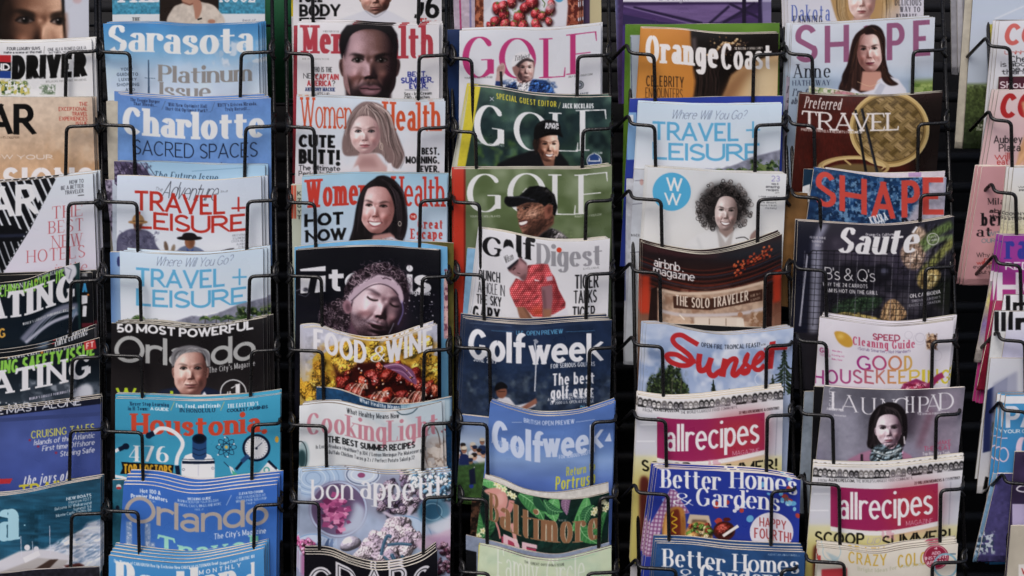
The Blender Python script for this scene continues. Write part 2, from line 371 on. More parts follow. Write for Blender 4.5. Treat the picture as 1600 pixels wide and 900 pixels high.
        for ad, ch, strokes in pos:
            low = ch.islower()
            for fl, P in strokes:
                px = x0+ad+P[:, 0]*sx
                if len(P) == 2 and P[0, 1] == P[1, 1]:
                    if ch in 'tf+': px = px+np.array((-.45, .5 if ch != '+' else .45))*thick
                    elif '^' in fl: px = px+np.array((0, .3*thick*np.sign(P[1, 0]-P[0, 0])))
                yy = np.interp(P[:, 1], kn, kv)
                if 'o' in fl:
                    rr = thick*.58; tt = np.linspace(0, 2*math.pi, 14, endpoint=False)
                    polys = [np.stack([px[0]+rr*np.cos(tt), P[0, 1]*H+rr*np.sin(tt)], 1)]; cl = None
                else:
                    Q = np.stack([px, yy*H], 1)
                    if len(Q) < 2: continue
                    d = np.gradient(Q, axis=0); d /= np.linalg.norm(d, axis=1)[:, None]+1e-9
                    cs = np.abs(d[:, 1])
                    wd = thin+(thick-thin)*cs**1.5
                    if ch in 'tf' and len(P) == 2 and P[0, 1] == P[1, 1]: wd = np.maximum(wd, .055*H)
                    if '!' in fl and thick > thin*1.35: wd = np.minimum(wd, thin*1.25)
                    polys = []; lo, hi = -1e9, 1e9
                    for e_ in (0, -1):
                        lv = [v for v in (0, .7, 1, -.28) if abs(P[e_, 1]-v) < .005]
                        dd = (Q[0]-Q[1]) if e_ == 0 else (Q[-1]-Q[-2]); dd = dd/(np.linalg.norm(dd)+1e-9)
                        if lv and abs(dd[1]) > .4:
                            Q[e_] = Q[e_]+dd*(hvt/abs(dd[1])+wd[e_]*.6*(1-abs(dd[1])))
                            if dd[1] < 0: lo = max(lo, lv[0]*H)
                            else: hi = min(hi, lv[0]*H)
                            if sl_ and '~' not in fl:
                                L = sl_*H; w2 = wd[e_]/2; xx = px[e_]; yv = lv[0]*H; tk = st*H
                                rgt = 0 if (low and dd[1] > 0 and ch not in 'vwxyk') else L
                                if ch in 'ad' and dd[1] < 0: pr = (xx-w2, xx+w2+L)
                                else: pr = (xx-w2-L, xx+w2+rgt)
                                sg = 1 if dd[1] < 0 else -1
                                polys.append(np.array([(pr[0], yv), (pr[1], yv), (pr[1], yv+sg*tk), (pr[0], yv+sg*tk)]))
                        if sl_ and '^' in fl and e_ == -1:
                            sg = 1 if P[-1, 1] < .5 else -1; yv = 0 if sg > 0 else H; bw = max(thin*1.3, thick*.3)
                            polys.append(np.array([(px[-1]-bw, yv), (px[-1], yv), (px[-1]+bw*.3, yv+sg*H*.24), (px[-1]-bw*.2, yv+sg*H*.24)]) if dd[0] > 0 else
                                         np.array([(px[-1]+bw, yv), (px[-1], yv), (px[-1]-bw*.3, yv+sg*H*.24), (px[-1]+bw*.2, yv+sg*H*.24)]))
                        if sl_ and '*' in fl and (e_ == 0 or (low and ch == 'r')):
                            if not (ch == 'r' and e_ == 0):
                                tt = np.linspace(0, 2*math.pi, 16, endpoint=False); rr = thick*(.5 if low else .36)
                                polys.append(np.stack([Q[e_, 0]+rr*np.cos(tt), Q[e_, 1]-(rr*.3)+rr*np.sin(tt)], 1))
                    body = stroke_poly(Q, wd); body[:, 1] = np.clip(body[:, 1], lo, hi); polys.append(body)
                jobs.append(polys)
        if not jobs: return
        allx = np.concatenate([pl[:, 0] for ps in jobs for pl in ps]); l0, l1 = allx.min(), allx.max(); kx = (x1-x0)/max(l1-l0, .1)
        if l1-l0 < .12*H: kx = 1; l0 = l1 = (l0+l1)/2; xo = xc
        else: xo = x0
        for polys in jobs:
                out = []
                for pl in polys:
                    X = xo+(pl[:, 0]-l0)*kx+slt*pl[:, 1]; Y = y1-pl[:, 1]
                    if rot:
                        q = R(rot); ym = (y0+y1)/2; X, Y = xc+(X-xc)*math.cos(q)+(Y-ym)*math.sin(q), ym-(X-xc)*math.sin(q)+(Y-ym)*math.cos(q)
                    if warp: Y = Y+c.topf(X)-c.topf(xc)
                    if arc: Y = Y-arc*(1-((X-xc)/((x1-x0)/2))**2)
                    out.append(np.stack([X, Y], 1))
                c.put(*c.cover(out, s), col, a)
    def lines(c, rows, col, f='S', a=1, **kw):
        """several lines: (text, x0, x1, y0, y1)"""
        for q in rows: c.t(*q, col, f, a, **kw)
    def hair(c, pts, col, hi, seed, n=40, s=.8, flow=None, a=.5, w=1.0, wisp=.12):
        """a mass of hair with strands; flow = list of guide curves from root to tip"""
        c.p(pts, col, 1, s, k=1)
        if flow:
            old = c.clipm; rs = random.Random(seed); P0 = np.asarray(smooth_pts(pts)); ctr = P0.mean(0)
            big = ctr+(P0-ctr)*1.05
            F = [smooth_pts(q, 10, closed=False) for q in flow]
            F = [q[np.linspace(0, len(q)-1, 24).astype(int)] for q in F]
            c.clip(big, s=1.2); n = int(n*2.2)
            for i in range(n):
                t = rs.random()*(len(F)-1); k = min(int(t), len(F)-2); u = t-k; G = F[k]*(1-u)+F[k+1]*u
                wv = np.sin(np.linspace(0, 3+5*rs.random(), 24)+rs.random()*6)*(.3+1.3*rs.random())
                G = G+np.array([(rs.random()-.5)*5, (rs.random()-.5)*3])+np.stack([wv, wv*.3], 1)
                q = rs.random(); cc = h2(col)+(h2(hi)-h2(col))*q**1.4*1.25
                if rs.random() < .42: cc = h2(col)*(.35+.4*rs.random())
                i0 = int(rs.random()*10); i1 = min(24, i0+7+int(rs.random()*14))
                if rs.random() < wisp: c.clipm = old; c.l(G[i0:i1], w*.45, cc, a*.7, .3, taper=.6); c.clip(big, s=1.2)
                else: c.l(G[i0:i1], w*(.5+1.1*rs.random()), cc, a*(.45+.6*rs.random()), .45, taper=.5)
            c.clipm = old
    def ball(c, cx, cy, rx, ry, col, rot=0, bump=0, spec=.25, seed=1, s=.35, amb=.38, a=1, rough=12):
        """a rounded lump as a photograph shows it: lit from the upper left, with a little relief and a highlight"""
        t = np.linspace(0, 2*math.pi, 28, endpoint=False); q = R(rot); rs = np.random.RandomState(int(abs(seed*31+cx*7+cy*3)) % 99991)
        wob = 1+.09*np.sin(2*t+rs.rand()*6)+.06*np.sin(3*t+rs.rand()*6); u, v = rx*wob*np.cos(t), ry*wob*np.sin(t); cs, sn = math.cos(q), math.sin(q)
        m, i0, j0 = c.cover([np.stack([cx+u*cs-v*sn, cy+u*sn+v*cs], 1)], s)
        if m is None: return
        h, w = m.shape; X = (np.arange(w)+i0+.5)/c.K+c.x0-cx; Y = ((np.arange(h)+j0+.5)/c.K+c.y0-cy)[:, None]
        U = (X*cs+Y*sn)/rx; V = (-X*sn+Y*cs)/ry; z = np.sqrt(np.clip(1-(U*U+V*V)*.85, .05, 1))
        nx, ny = (U*cs-V*sn), (U*sn+V*cs)
        if bump:
            b = vnoise(h+2, w+2, max(1.2, min(rx, ry)*.3*c.K), seed+int(cx), 2); gy, gx = np.gradient(b); nx = nx-gx[1:-1, 1:-1]*bump*6; ny = ny-gy[1:-1, 1:-1]*bump*6
        n = np.sqrt(nx*nx+ny*ny+z*z); lam = np.clip((-.5*nx-.6*ny+.62*z)/n, 0, 1); sp = np.clip((-.3*nx-.36*ny+.88*z)/n, 0, 1)**rough
        colr = np.clip(h2(col)*(amb+(1.25-amb)*lam)[..., None]+(sp*spec)[..., None], 0, 1)
        c.put(m, i0, j0, lambda *k_: colr, a)
    def pile(c, pts, n, r, cols, seed, bump=.3, spec=.2, el=.75, k=1, shadow=.5):
        """many lumps heaped inside an outline, the lower ones in front"""
        P = smooth_pts(pts) if k else np.asarray(pts, float); rs = random.Random(seed); x0, y0 = P.min(0); x1, y1 = P.max(0); out = []; q = np.roll(P, -1, 0)
        for i in range(n*6):
            x = x0+rs.random()*(x1-x0); y = y0+rs.random()*(y1-y0)
            if (((P[:, 1] > y) != (q[:, 1] > y)) & (x < P[:, 0]+(y-P[:, 1])*(q[:, 0]-P[:, 0])/(q[:, 1]-P[:, 1]+1e-9))).sum() % 2: out.append((y, x))
            if len(out) >= n: break
        for y, x in sorted(out):
            rr = r*(.6+.8*rs.random()); rt = rs.random()*180
            if shadow: c.e(x+rr*.15, y+rr*.3, rr*1.08, rr*el*1.1, '#0c0608', shadow*.6, rr*.15, rt)
            c.ball(x, y, rr, rr*el*(.75+.5*rs.random()), rs.choice(cols), rt, bump, spec*(.5+rs.random()), int(rs.random()*999))
    def curls(c, pts, n, r, cols, seed, w=1.1, a=.85, k=1):
        P = smooth_pts(pts) if k else np.asarray(pts, float); rs = random.Random(seed); x0, y0 = P.min(0); x1, y1 = P.max(0)
        for i in range(n*3):
            x = x0+rs.random()*(x1-x0); y = y0+rs.random()*(y1-y0); q = np.roll(P, -1, 0)
            if (((P[:, 1] > y) != (q[:, 1] > y)) & (x < P[:, 0]+(y-P[:, 1])*(q[:, 0]-P[:, 0])/(q[:, 1]-P[:, 1]+1e-9))).sum() % 2 == 0: continue
            n -= 1
            if n < 0: break
            t0 = rs.random()*6.28; L = 1.5+2.6*rs.random(); rr = r*(.6+.8*rs.random()); tt = np.linspace(t0, t0+L, 9); dr = rs.random()*r*1.2
            c.l(np.stack([x+rr*np.cos(tt)+dr*np.linspace(0, 1, 9), y+rr*np.sin(tt)+dr*.7*np.linspace(0, 1, 9)], 1), w*(.6+.6*rs.random()), rs.choice(cols), a, .3, taper=.4)
    def tex(c, pts, sc, amp, seed, octv=3, sx=1, k=0, s=1, light=(-.6, -.7)):
        """relief: a bumpy surface inside the outline, as a photograph of it shows"""
        P = np.array(pts, float).reshape(-1, 2)
        if k: P = smooth_pts(P)
        m, i0, j0 = c.cover([P], s)
        if m is None: return
        h, w = m.shape; v = vnoise(h+2, int((w+2)/sx)+2, sc*c.K, seed, octv)
        if sx != 1: v = v[:, (np.arange(w+2)/sx).astype(int)]
        v = v[:, :w+2]; gy, gx = np.gradient(v); g = (gx*light[0]+gy*light[1])[1:-1, 1:-1]*sc*c.K*amp
        f = np.clip(1-g, .25, 2.2)[..., None]; mm = m[..., None]
        if c.clipm is not None: mm = mm*c.clipm[j0:j0+h, i0:i0+w, None]
        reg = c.A[j0:j0+h, i0:i0+w]; reg *= 1+mm*(f-1); np.clip(reg, 0, 1, out=reg)
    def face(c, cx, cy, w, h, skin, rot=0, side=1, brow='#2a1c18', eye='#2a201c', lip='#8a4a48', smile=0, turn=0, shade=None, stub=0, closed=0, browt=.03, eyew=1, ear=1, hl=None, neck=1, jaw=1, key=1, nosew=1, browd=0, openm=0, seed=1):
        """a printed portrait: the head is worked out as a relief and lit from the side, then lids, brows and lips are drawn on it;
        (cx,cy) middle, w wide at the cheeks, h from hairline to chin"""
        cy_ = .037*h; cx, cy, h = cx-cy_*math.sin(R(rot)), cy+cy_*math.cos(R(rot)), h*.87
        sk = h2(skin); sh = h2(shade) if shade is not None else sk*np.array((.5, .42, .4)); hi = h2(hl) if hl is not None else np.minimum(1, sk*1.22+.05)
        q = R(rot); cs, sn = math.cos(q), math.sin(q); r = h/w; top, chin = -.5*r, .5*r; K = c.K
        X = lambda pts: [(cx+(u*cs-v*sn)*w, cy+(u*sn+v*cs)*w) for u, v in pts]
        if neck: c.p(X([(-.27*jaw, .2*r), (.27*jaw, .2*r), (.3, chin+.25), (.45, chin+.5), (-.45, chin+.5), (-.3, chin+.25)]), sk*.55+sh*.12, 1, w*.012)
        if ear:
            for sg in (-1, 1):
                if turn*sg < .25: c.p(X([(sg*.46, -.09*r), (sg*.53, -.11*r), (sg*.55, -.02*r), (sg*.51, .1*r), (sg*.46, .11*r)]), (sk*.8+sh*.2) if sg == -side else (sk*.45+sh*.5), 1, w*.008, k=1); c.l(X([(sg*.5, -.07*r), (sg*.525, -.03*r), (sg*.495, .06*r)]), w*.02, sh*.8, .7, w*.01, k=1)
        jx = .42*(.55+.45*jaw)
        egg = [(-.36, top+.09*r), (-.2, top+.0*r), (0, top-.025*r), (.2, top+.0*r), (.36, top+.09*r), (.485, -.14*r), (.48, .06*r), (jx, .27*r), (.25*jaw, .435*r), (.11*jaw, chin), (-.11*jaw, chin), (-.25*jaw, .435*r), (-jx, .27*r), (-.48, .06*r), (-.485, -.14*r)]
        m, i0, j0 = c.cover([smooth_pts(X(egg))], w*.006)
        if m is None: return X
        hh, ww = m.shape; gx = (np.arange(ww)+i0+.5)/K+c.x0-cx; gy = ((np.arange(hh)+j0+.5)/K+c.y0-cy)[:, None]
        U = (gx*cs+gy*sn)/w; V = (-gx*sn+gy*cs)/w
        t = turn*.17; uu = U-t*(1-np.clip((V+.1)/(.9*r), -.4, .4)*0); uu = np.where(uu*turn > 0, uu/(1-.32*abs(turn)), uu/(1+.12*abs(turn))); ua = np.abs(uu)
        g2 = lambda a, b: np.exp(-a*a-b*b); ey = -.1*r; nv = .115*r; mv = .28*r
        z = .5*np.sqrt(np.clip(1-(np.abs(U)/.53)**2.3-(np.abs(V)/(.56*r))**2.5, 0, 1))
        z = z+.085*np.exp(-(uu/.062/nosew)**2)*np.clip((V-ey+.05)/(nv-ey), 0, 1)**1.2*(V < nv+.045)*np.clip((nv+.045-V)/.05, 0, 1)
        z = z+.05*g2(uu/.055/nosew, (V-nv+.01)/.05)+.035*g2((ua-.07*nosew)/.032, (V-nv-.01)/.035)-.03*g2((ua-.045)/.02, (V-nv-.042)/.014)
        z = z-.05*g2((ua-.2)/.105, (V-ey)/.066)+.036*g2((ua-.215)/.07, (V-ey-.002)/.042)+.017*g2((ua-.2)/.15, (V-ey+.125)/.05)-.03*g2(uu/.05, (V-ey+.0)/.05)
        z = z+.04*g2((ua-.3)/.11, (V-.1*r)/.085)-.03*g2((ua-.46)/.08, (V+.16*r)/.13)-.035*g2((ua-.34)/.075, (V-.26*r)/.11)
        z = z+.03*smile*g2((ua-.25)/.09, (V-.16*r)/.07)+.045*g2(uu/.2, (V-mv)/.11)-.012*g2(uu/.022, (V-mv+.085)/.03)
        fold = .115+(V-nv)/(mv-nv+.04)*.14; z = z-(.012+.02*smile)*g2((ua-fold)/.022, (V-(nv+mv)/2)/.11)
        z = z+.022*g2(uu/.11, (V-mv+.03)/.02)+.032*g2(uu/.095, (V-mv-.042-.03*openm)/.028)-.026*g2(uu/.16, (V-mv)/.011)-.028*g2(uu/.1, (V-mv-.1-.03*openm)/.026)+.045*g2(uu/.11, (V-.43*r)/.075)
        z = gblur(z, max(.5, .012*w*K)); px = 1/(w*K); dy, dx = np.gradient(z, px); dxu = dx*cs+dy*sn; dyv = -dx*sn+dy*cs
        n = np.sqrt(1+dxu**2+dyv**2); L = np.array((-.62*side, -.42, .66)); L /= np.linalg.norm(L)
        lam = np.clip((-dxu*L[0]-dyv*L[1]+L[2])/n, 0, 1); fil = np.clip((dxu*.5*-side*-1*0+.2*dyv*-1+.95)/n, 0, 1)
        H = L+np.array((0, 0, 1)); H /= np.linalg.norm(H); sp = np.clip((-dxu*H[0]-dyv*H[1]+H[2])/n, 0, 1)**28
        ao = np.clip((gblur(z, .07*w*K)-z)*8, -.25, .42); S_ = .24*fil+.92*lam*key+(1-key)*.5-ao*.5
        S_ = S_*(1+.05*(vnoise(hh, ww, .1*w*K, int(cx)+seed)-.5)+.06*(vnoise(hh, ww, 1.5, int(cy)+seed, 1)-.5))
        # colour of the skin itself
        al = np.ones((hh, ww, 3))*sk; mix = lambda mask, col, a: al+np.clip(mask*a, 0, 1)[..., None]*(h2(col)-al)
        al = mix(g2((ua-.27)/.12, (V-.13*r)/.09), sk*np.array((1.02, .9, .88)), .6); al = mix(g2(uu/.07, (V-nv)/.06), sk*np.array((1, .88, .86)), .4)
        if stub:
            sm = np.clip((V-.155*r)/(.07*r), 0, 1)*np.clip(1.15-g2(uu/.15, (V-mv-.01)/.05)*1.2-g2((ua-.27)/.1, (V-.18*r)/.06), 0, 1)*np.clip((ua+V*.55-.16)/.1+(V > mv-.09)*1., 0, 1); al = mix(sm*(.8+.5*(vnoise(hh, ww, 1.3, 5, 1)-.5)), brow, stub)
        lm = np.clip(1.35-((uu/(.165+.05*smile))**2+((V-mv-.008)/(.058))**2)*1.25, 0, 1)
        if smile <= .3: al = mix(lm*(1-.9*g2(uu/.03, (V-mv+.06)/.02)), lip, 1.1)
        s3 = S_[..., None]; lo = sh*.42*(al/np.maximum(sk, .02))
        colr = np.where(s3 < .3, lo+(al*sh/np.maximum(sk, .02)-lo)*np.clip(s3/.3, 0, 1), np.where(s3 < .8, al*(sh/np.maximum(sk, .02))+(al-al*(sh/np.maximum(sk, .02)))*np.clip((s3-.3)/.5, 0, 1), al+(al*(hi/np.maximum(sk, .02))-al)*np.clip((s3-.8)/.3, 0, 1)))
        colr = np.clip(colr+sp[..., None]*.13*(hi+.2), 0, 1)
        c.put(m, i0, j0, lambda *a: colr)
        # drawn features, placed with the same turn
        def T(u, v):
            u = u*(1-.32*abs(turn)) if u*turn > 0 else u*(1+.12*abs(turn)); return (u+t, v)
        XT = lambda pts: X([T(*p_) for p_ in pts])
        lit = lambda sg: .92 if sg == -side else .62
        old = c.clipm; c.clip(X(egg), k=1, s=w*.006)
        for sg in (-1, 1):
            ex = sg*.212; o = eyew; lt = lit(sg)
            if closed: c.l(XT([(ex-.1, ey+.0), (ex-.04, ey+.03), (ex+.04, ey+.033), (ex+.1, ey+.008)]), w*.03, '#1a1112', .9, w*.008, k=1)
            else:
                sq = .8 if smile > .3 else 1
                c.p(XT([(ex-.1*o, ey+.012), (ex-.05, ey-.028*sq*o), (ex+.04, ey-.03*sq*o), (ex+.1*o, ey+.006), (ex+.04, ey+.03*sq), (ex-.05, ey+.03*sq)]), (h2('#c9c2c2')*.62+sk*.25)*lt, .95, w*.008, k=1)
                x_, y_ = XT([(ex+turn*.02, ey-.002)])[0]; rr = .047*w
                c.e(x_, y_, rr, rr*.95*sq, h2(eye)*1.0, 1, w*.01); c.e(x_, y_, rr*.5, rr*.5, '#050404', 1, w*.006); c.e(x_-rr*.35, y_-rr*.35, rr*.26, rr*.22, '#e9e6e4', .85, w*.004)
                c.l(XT([(ex-.112*o, ey+.016), (ex-.05, ey-.03*sq*o), (ex+.04, ey-.034*sq*o), (ex+.112*o, ey+.004)]), w*.027, '#140d0d', .9, w*.008, k=1)
                c.l(XT([(ex-.1*o, ey-.02), (ex-.02, ey-.066*o), (ex+.1*o, ey-.03)]), w*.014, sh*.5, .55, w*.01, k=1)
                c.l(XT([(ex-.09, ey+.026), (ex, ey+.042), (ex+.09, ey+.024)]), w*.012, sh*.45, .65, w*.008, k=1)
            b0 = ey-.122+browd
            B_ = [(ex-sg*.115, b0+.03), (ex-sg*.07, b0-.002), (ex+sg*.03, b0-.03), (ex+sg*.12, b0-.016), (ex+sg*.175, b0+.03), (ex+sg*.11, b0+.006), (ex+sg*.02, b0+browt*.9), (ex-sg*.06, b0+.008+browt*1.15), (ex-sg*.11, b0+.03+browt)]
            c.p(XT(B_), brow, .72, w*.016, k=1)
        for sg in (-1, 1): c.e(*XT([(sg*.05*nosew, nv+.034)])[0], .026*w, .012*w, sh*.22, .85, w*.01)
        mw = .165+.05*smile
        if smile > .3:
            o = .04+.075*smile
            c.p(XT([(-mw-.03, mv-.045), (-.08, mv-.05), (0, mv-.036), (.08, mv-.05), (mw+.03, mv-.045), (.12, mv+o*.8), (0, mv+o+.035), (-.12, mv+o*.8)]), lip, .95, w*.01, k=1)
            c.p(XT([(-mw+.005, mv-.03), (-.05, mv-.022), (.05, mv-.022), (mw-.005, mv-.03), (.1, mv+o*.55), (0, mv+o*.85), (-.1, mv+o*.55)]), h2('#e6e1de'), 1, w*.008, k=1)
            for sg in (-1, 1): c.e(*XT([(sg*(mw-.01), mv-.02)])[0], .025*w, .02*w, '#3a1e1c', .6, w*.01)
            c.l(XT([(-mw, mv-.032), (0, mv-.02), (mw, mv-.032)]), w*.012, '#3a1a1a', .6, w*.006, k=1)
        else:
            if openm: c.p(XT([(-.12, mv), (0, mv-.012), (.12, mv), (.07, mv+.05*openm), (-.07, mv+.05*openm)]), '#1a0f12', .95, w*.008, k=1)
            u_ = -.02*(smile > 0)
            c.l(XT([(-mw, mv+u_), (-.06, mv-.002), (0, mv+.008), (.06, mv-.002), (mw, mv+u_)]), w*.018, h2(lip)*.3, .9, w*.006, k=1)
        c.clipm = old
        return X
# ---------------------------------------------------------------- magazines, wires
TT = math.tan(R(PITCH))
FULL = 262                          # photo pixels from the top edge of a magazine to its foot
def spline_x(pts):
    P = np.asarray(pts, float)
    if len(P) == 2: return lambda x: np.interp(x, P[:, 0], P[:, 1]) + (np.asarray(x)*0)
    q = smooth_pts(P, 12, closed=False)
    xs, ys = q[:, 0], q[:, 1]
    s0 = (ys[3]-ys[0])/(xs[3]-xs[0]); s1 = (ys[-1]-ys[-4])/(xs[-1]-xs[-4])
    def f(x):
        x = np.asarray(x, float); y = np.interp(x, xs, ys)
        return y + np.where(x < xs[0], (x-xs[0])*s0, 0)*.6 + np.where(x > xs[-1], (x-xs[-1])*s1, 0)*.6
    return f
MAGS = []
def mag(name, label, top, xb, yb, bg, art=None, group=None, d=0.0, T=.0045, bulge=None, K=1.2, paper='#c9c4b6', seed=None, full=FULL, cat='magazine', spine=None, pages=6):
    """top: photo points along the top edge of the cover; xb: its side edges where it drops out of sight at row yb"""
    seed = len(MAGS)*13+5 if seed is None else seed; rs = np.random.RandomState(seed)
    top = [tuple(map(float, q)) for q in top]; f = spline_x(top)
    xl, xr = top[0][0], top[-1][0]; ymin = min(q[1] for q in top)-2
    vis = yb-min(top[0][1], top[-1][1]); vis2 = yb-ymin+8
    sl, sr = (xb[0]-xl)/vis, (xb[1]-xr)/vis
    x0, x1 = min(xl, xb[0])-3, max(xr, xb[1])+3
    c = Cv(x0, ymin-2, x1, yb+10, bg, f, K)
    if art: art(c)
    A = np.clip(c.A, 0, 1); A = A+.1*(A.mean(-1, keepdims=True)-A); c.A = A+.38*A*(1-A)*(2*A-1)          # the print's own contrast
    sag = max(q[1] for q in top[1:-1])-(top[0][1]+top[-1][1])/2 if len(top) > 2 else 0
    B = (.002+min(.006, max(0, sag)*.00028)) if bulge is None else bulge
    nx = int((xr-xl)*K)+1; nd = int(vis2*K)+1
    u = np.linspace(0, 1, nx); b = np.concatenate([np.linspace(0, vis2, nd), np.linspace(vis2, full, 6)[1:]])
    xt = xl+(xr-xl)*u; yt = f(xt)
    X = (xl+sl*b)[:, None]*(1-u)+(xr+sr*b)[:, None]*u; Y = yt[None]+b[:, None]
    ph = rs.rand(4)*6.28; wav = (np.sin(u*6.28*(.9+.5*rs.rand())+ph[0])*.0009+np.sin(u*6.28*2.3+ph[1])*.0003)[None]*np.exp(-b/160)[:, None]
    flop = -.0035*np.exp(-b/22)[:, None]*(.6+.4*np.sin(u*3+ph[2]))[None]         # the free top edge lies back a little
    D = -(b*S*TT)[:, None]+B*(1-(2*u-1)**2)[None]*(.45+.55*np.exp(-b/130))[:, None]+wav+flop-d
    V = at(X, Y, D); ny = len(b)
    gx = np.clip((X-c.x0)*K, 0, c.W-1.001); gy = np.clip((np.minimum(Y, yb+9)-c.y0)*K, 0, c.H-1.001)
    i, j = gx.astype(int), gy.astype(int); fx, fy = (gx-i)[..., None], (gy-j)[..., None]; A = c.A
    colr = (A[j, i]*(1-fx)+A[j, i+1]*fx)*(1-fy)+(A[j+1, i]*(1-fx)+A[j+1, i+1]*fx)*fy
    org = V[-1].mean(0); org[1] += T/2
    t = thing(name, label, cat, org, group)
    new_obj('cover', V.reshape(-1, 3), grid_faces(nx, ny), M_COVER, t, True, colr.reshape(-1, 3))
    # page block: the sheets behind the cover, each bundle a little out of line with the next
    k = np.linspace(0, nx-1, min(nx, 46)).astype(int); jb = np.unique(np.concatenate([np.linspace(0, nd-1, 14), [nd, nd+2, ny-1]]).astype(int))
    ring = np.concatenate([V[jb[::-1], 0], V[0, k][1:-1], V[jb, -1]]); nl = len(jb); m = len(ring)
    inset = np.zeros((m, 3)); inset[:nl, 0] = .0004; inset[-nl:, 0] = -.0004; inset[:, 2] -= .0004
    VV, FF, CC = [], [], []; n = pages; pc = h2(paper)
    for q in range(n):
        jit = np.array(((rs.rand()-.5)*.0011, 0, (rs.rand()-.55)*.0013)); cc = pc*(.5+.55*rs.rand()**.8)*np.array((1, 1-.03*rs.rand(), 1-.08*rs.rand()+.04))
        if q == n-1: cc = pc*.9; jit *= .3
        for e in (q, q+1):
            wob = np.zeros((m, 3)); wob[nl:-nl, 2] = np.sin(np.linspace(0, 6, m-2*nl)*(1+rs.rand())+rs.rand()*6)*.0004*(e/n)
            VV.append(ring+inset+jit+wob+(0, .0003+(T-.0003)*e/n, 0)); CC.append(np.repeat(cc[None], m, 0))
        a = (2*q)*m; i = np.arange(m-1); FF.append(np.stack([a+i, a+i+1, a+m+i+1, a+m+i], 1))
        if q:
            a = (2*q-1)*m; FF.append(np.stack([a+i, a+i+1, a+m+i+1, a+m+i], 1))
    last = VV[-1]; base = len(VV)*m; kk = len(k)
    bt = np.concatenate([last[nl-1:nl], last[nl:-nl], last[-nl:-nl+1]]); bb = np.linspace(0, 1, kk)[:, None]; bb = last[0]*(1-bb)+last[-1]*bb
    VV += [bt, bb]; CC += [np.repeat(pc[None]*.8, 2*kk, 0)]; i = np.arange(kk-1)
    FF.append(np.stack([base+i, base+i+1, base+kk+i+1, base+kk+i], 1))
    new_obj('page_block', np.concatenate(VV), np.concatenate(FF), M_PAGES, t, False, np.concatenate(CC))
    MAGS.append(t); t['_T'] = T
    return t
def stack(src, n, what, dx=1.0, dz=2.0, seed=1, gap=.0008, tilt=.5):
    """n further copies of the same magazine behind it; dx, dz in photo pixels per copy"""
    rs = random.Random(seed*7+n); T = src['_T']
    src_group = src.get('group'); g = 'copies stacked behind the '+what
    for i in range(1, n+1):
        o = copy_tree(src); o['label'] = 'copy of the '+what+' stacked behind'; o['group'] = g
        o.location.x += S*(dx*i+(rs.random()-.5)*2.2); o.location.y += (T+gap)*i; o.location.z += S*(dz*i+(rs.random()-.5)*2.2)
        o.rotation_euler.y = R((rs.random()-.5)*tilt)
RODS = []
WR = .0025
def wire(parent, cx, cy, yend, rail, side, style=0, top=None):
    """one bent arm of a pocket: from the upright at photo x 'rail' to the corner (cx,cy), then down in front of the magazine"""
    D = .0075; dn = lambda y: D-(y-cy)*S*TT
    p = []
    if style == 0:      # short hooked end on the upright
        p += [at(rail, cy-16, -.030), at(rail+side*1.0, cy-11, -.012), at(rail+side*.5, cy-2, D-.004)]
    elif style == 1:    # long arm that comes forward and up from the upright
        p += [at(rail-34, cy+14, -.055), at(rail-4, cy-17, -.006), at(rail, cy-3, D-.002)]
    p += [at(cx, cy, D), at(cx+side*-1.5, yend, dn(yend)), at(cx+side*-2, yend+62, dn(yend+62)), at(cx+side*-2, yend+74, dn(yend+74)-.03)]
    P = rounded(p, .0075)
    V, F = tube_vf(P, WR, 8); pw = new_obj('pocket_wire', V, F, M_WIRE, parent, True); pw['_o'] = parent['_o']
    # tip that turns up round the upright
    if style == 0:
        q = rounded([at(rail+side*3, cy+9, -.020), at(rail-side*3, cy+2, -.016), at(rail-side*5, cy-12, -.018), at(rail+side*1, cy-22, -.026)], .006)
        V, F = tube_vf(q, WR*1.15, 8); new_obj('hook', V, F, M_WIRE, pw, True)
def rod(parent, pts, r=.0026, name='upright'):
    V, F = tube_vf(rounded([at(*q) for q in pts], .01), r, 10); new_obj(name, V, F, M_WIRE, parent, True)
def rack(label, rails, left, right, st=(0, 0), cross=True):
    """a column of wire pockets: rails ((x at top, x at foot) left, right), left/right lists of (corner x, y, y where it drops out of sight)"""
    g = thing('wire_rack', label, 'magazine rack', at(sum(rails[0]+rails[1])/4, 1000, -.06))
    for (a, b) in rails:
        rod(g, [(a, -60, -.045), (b, 980, -.045)])
    for lst, (a, b), side, s in ((left, rails[0], -1, st[0]), (right, rails[1], 1, st[1])):
        for (cx, cy, ye) in lst:
            wire(g, cx, cy, ye, a+(b-a)*(cy+60)/1040, side, s)
    if cross:
        for y in range(40, 960, 116):
            xa = rails[0][0]+(rails[0][1]-rails[0][0])*(y+60)/1040; xb = rails[1][0]+(rails[1][1]-rails[1][0])*(y+60)/1040
            rod(g, [(xa, y, -.075), (xb, y, -.075)], .0018, 'cross_wire')
    return g
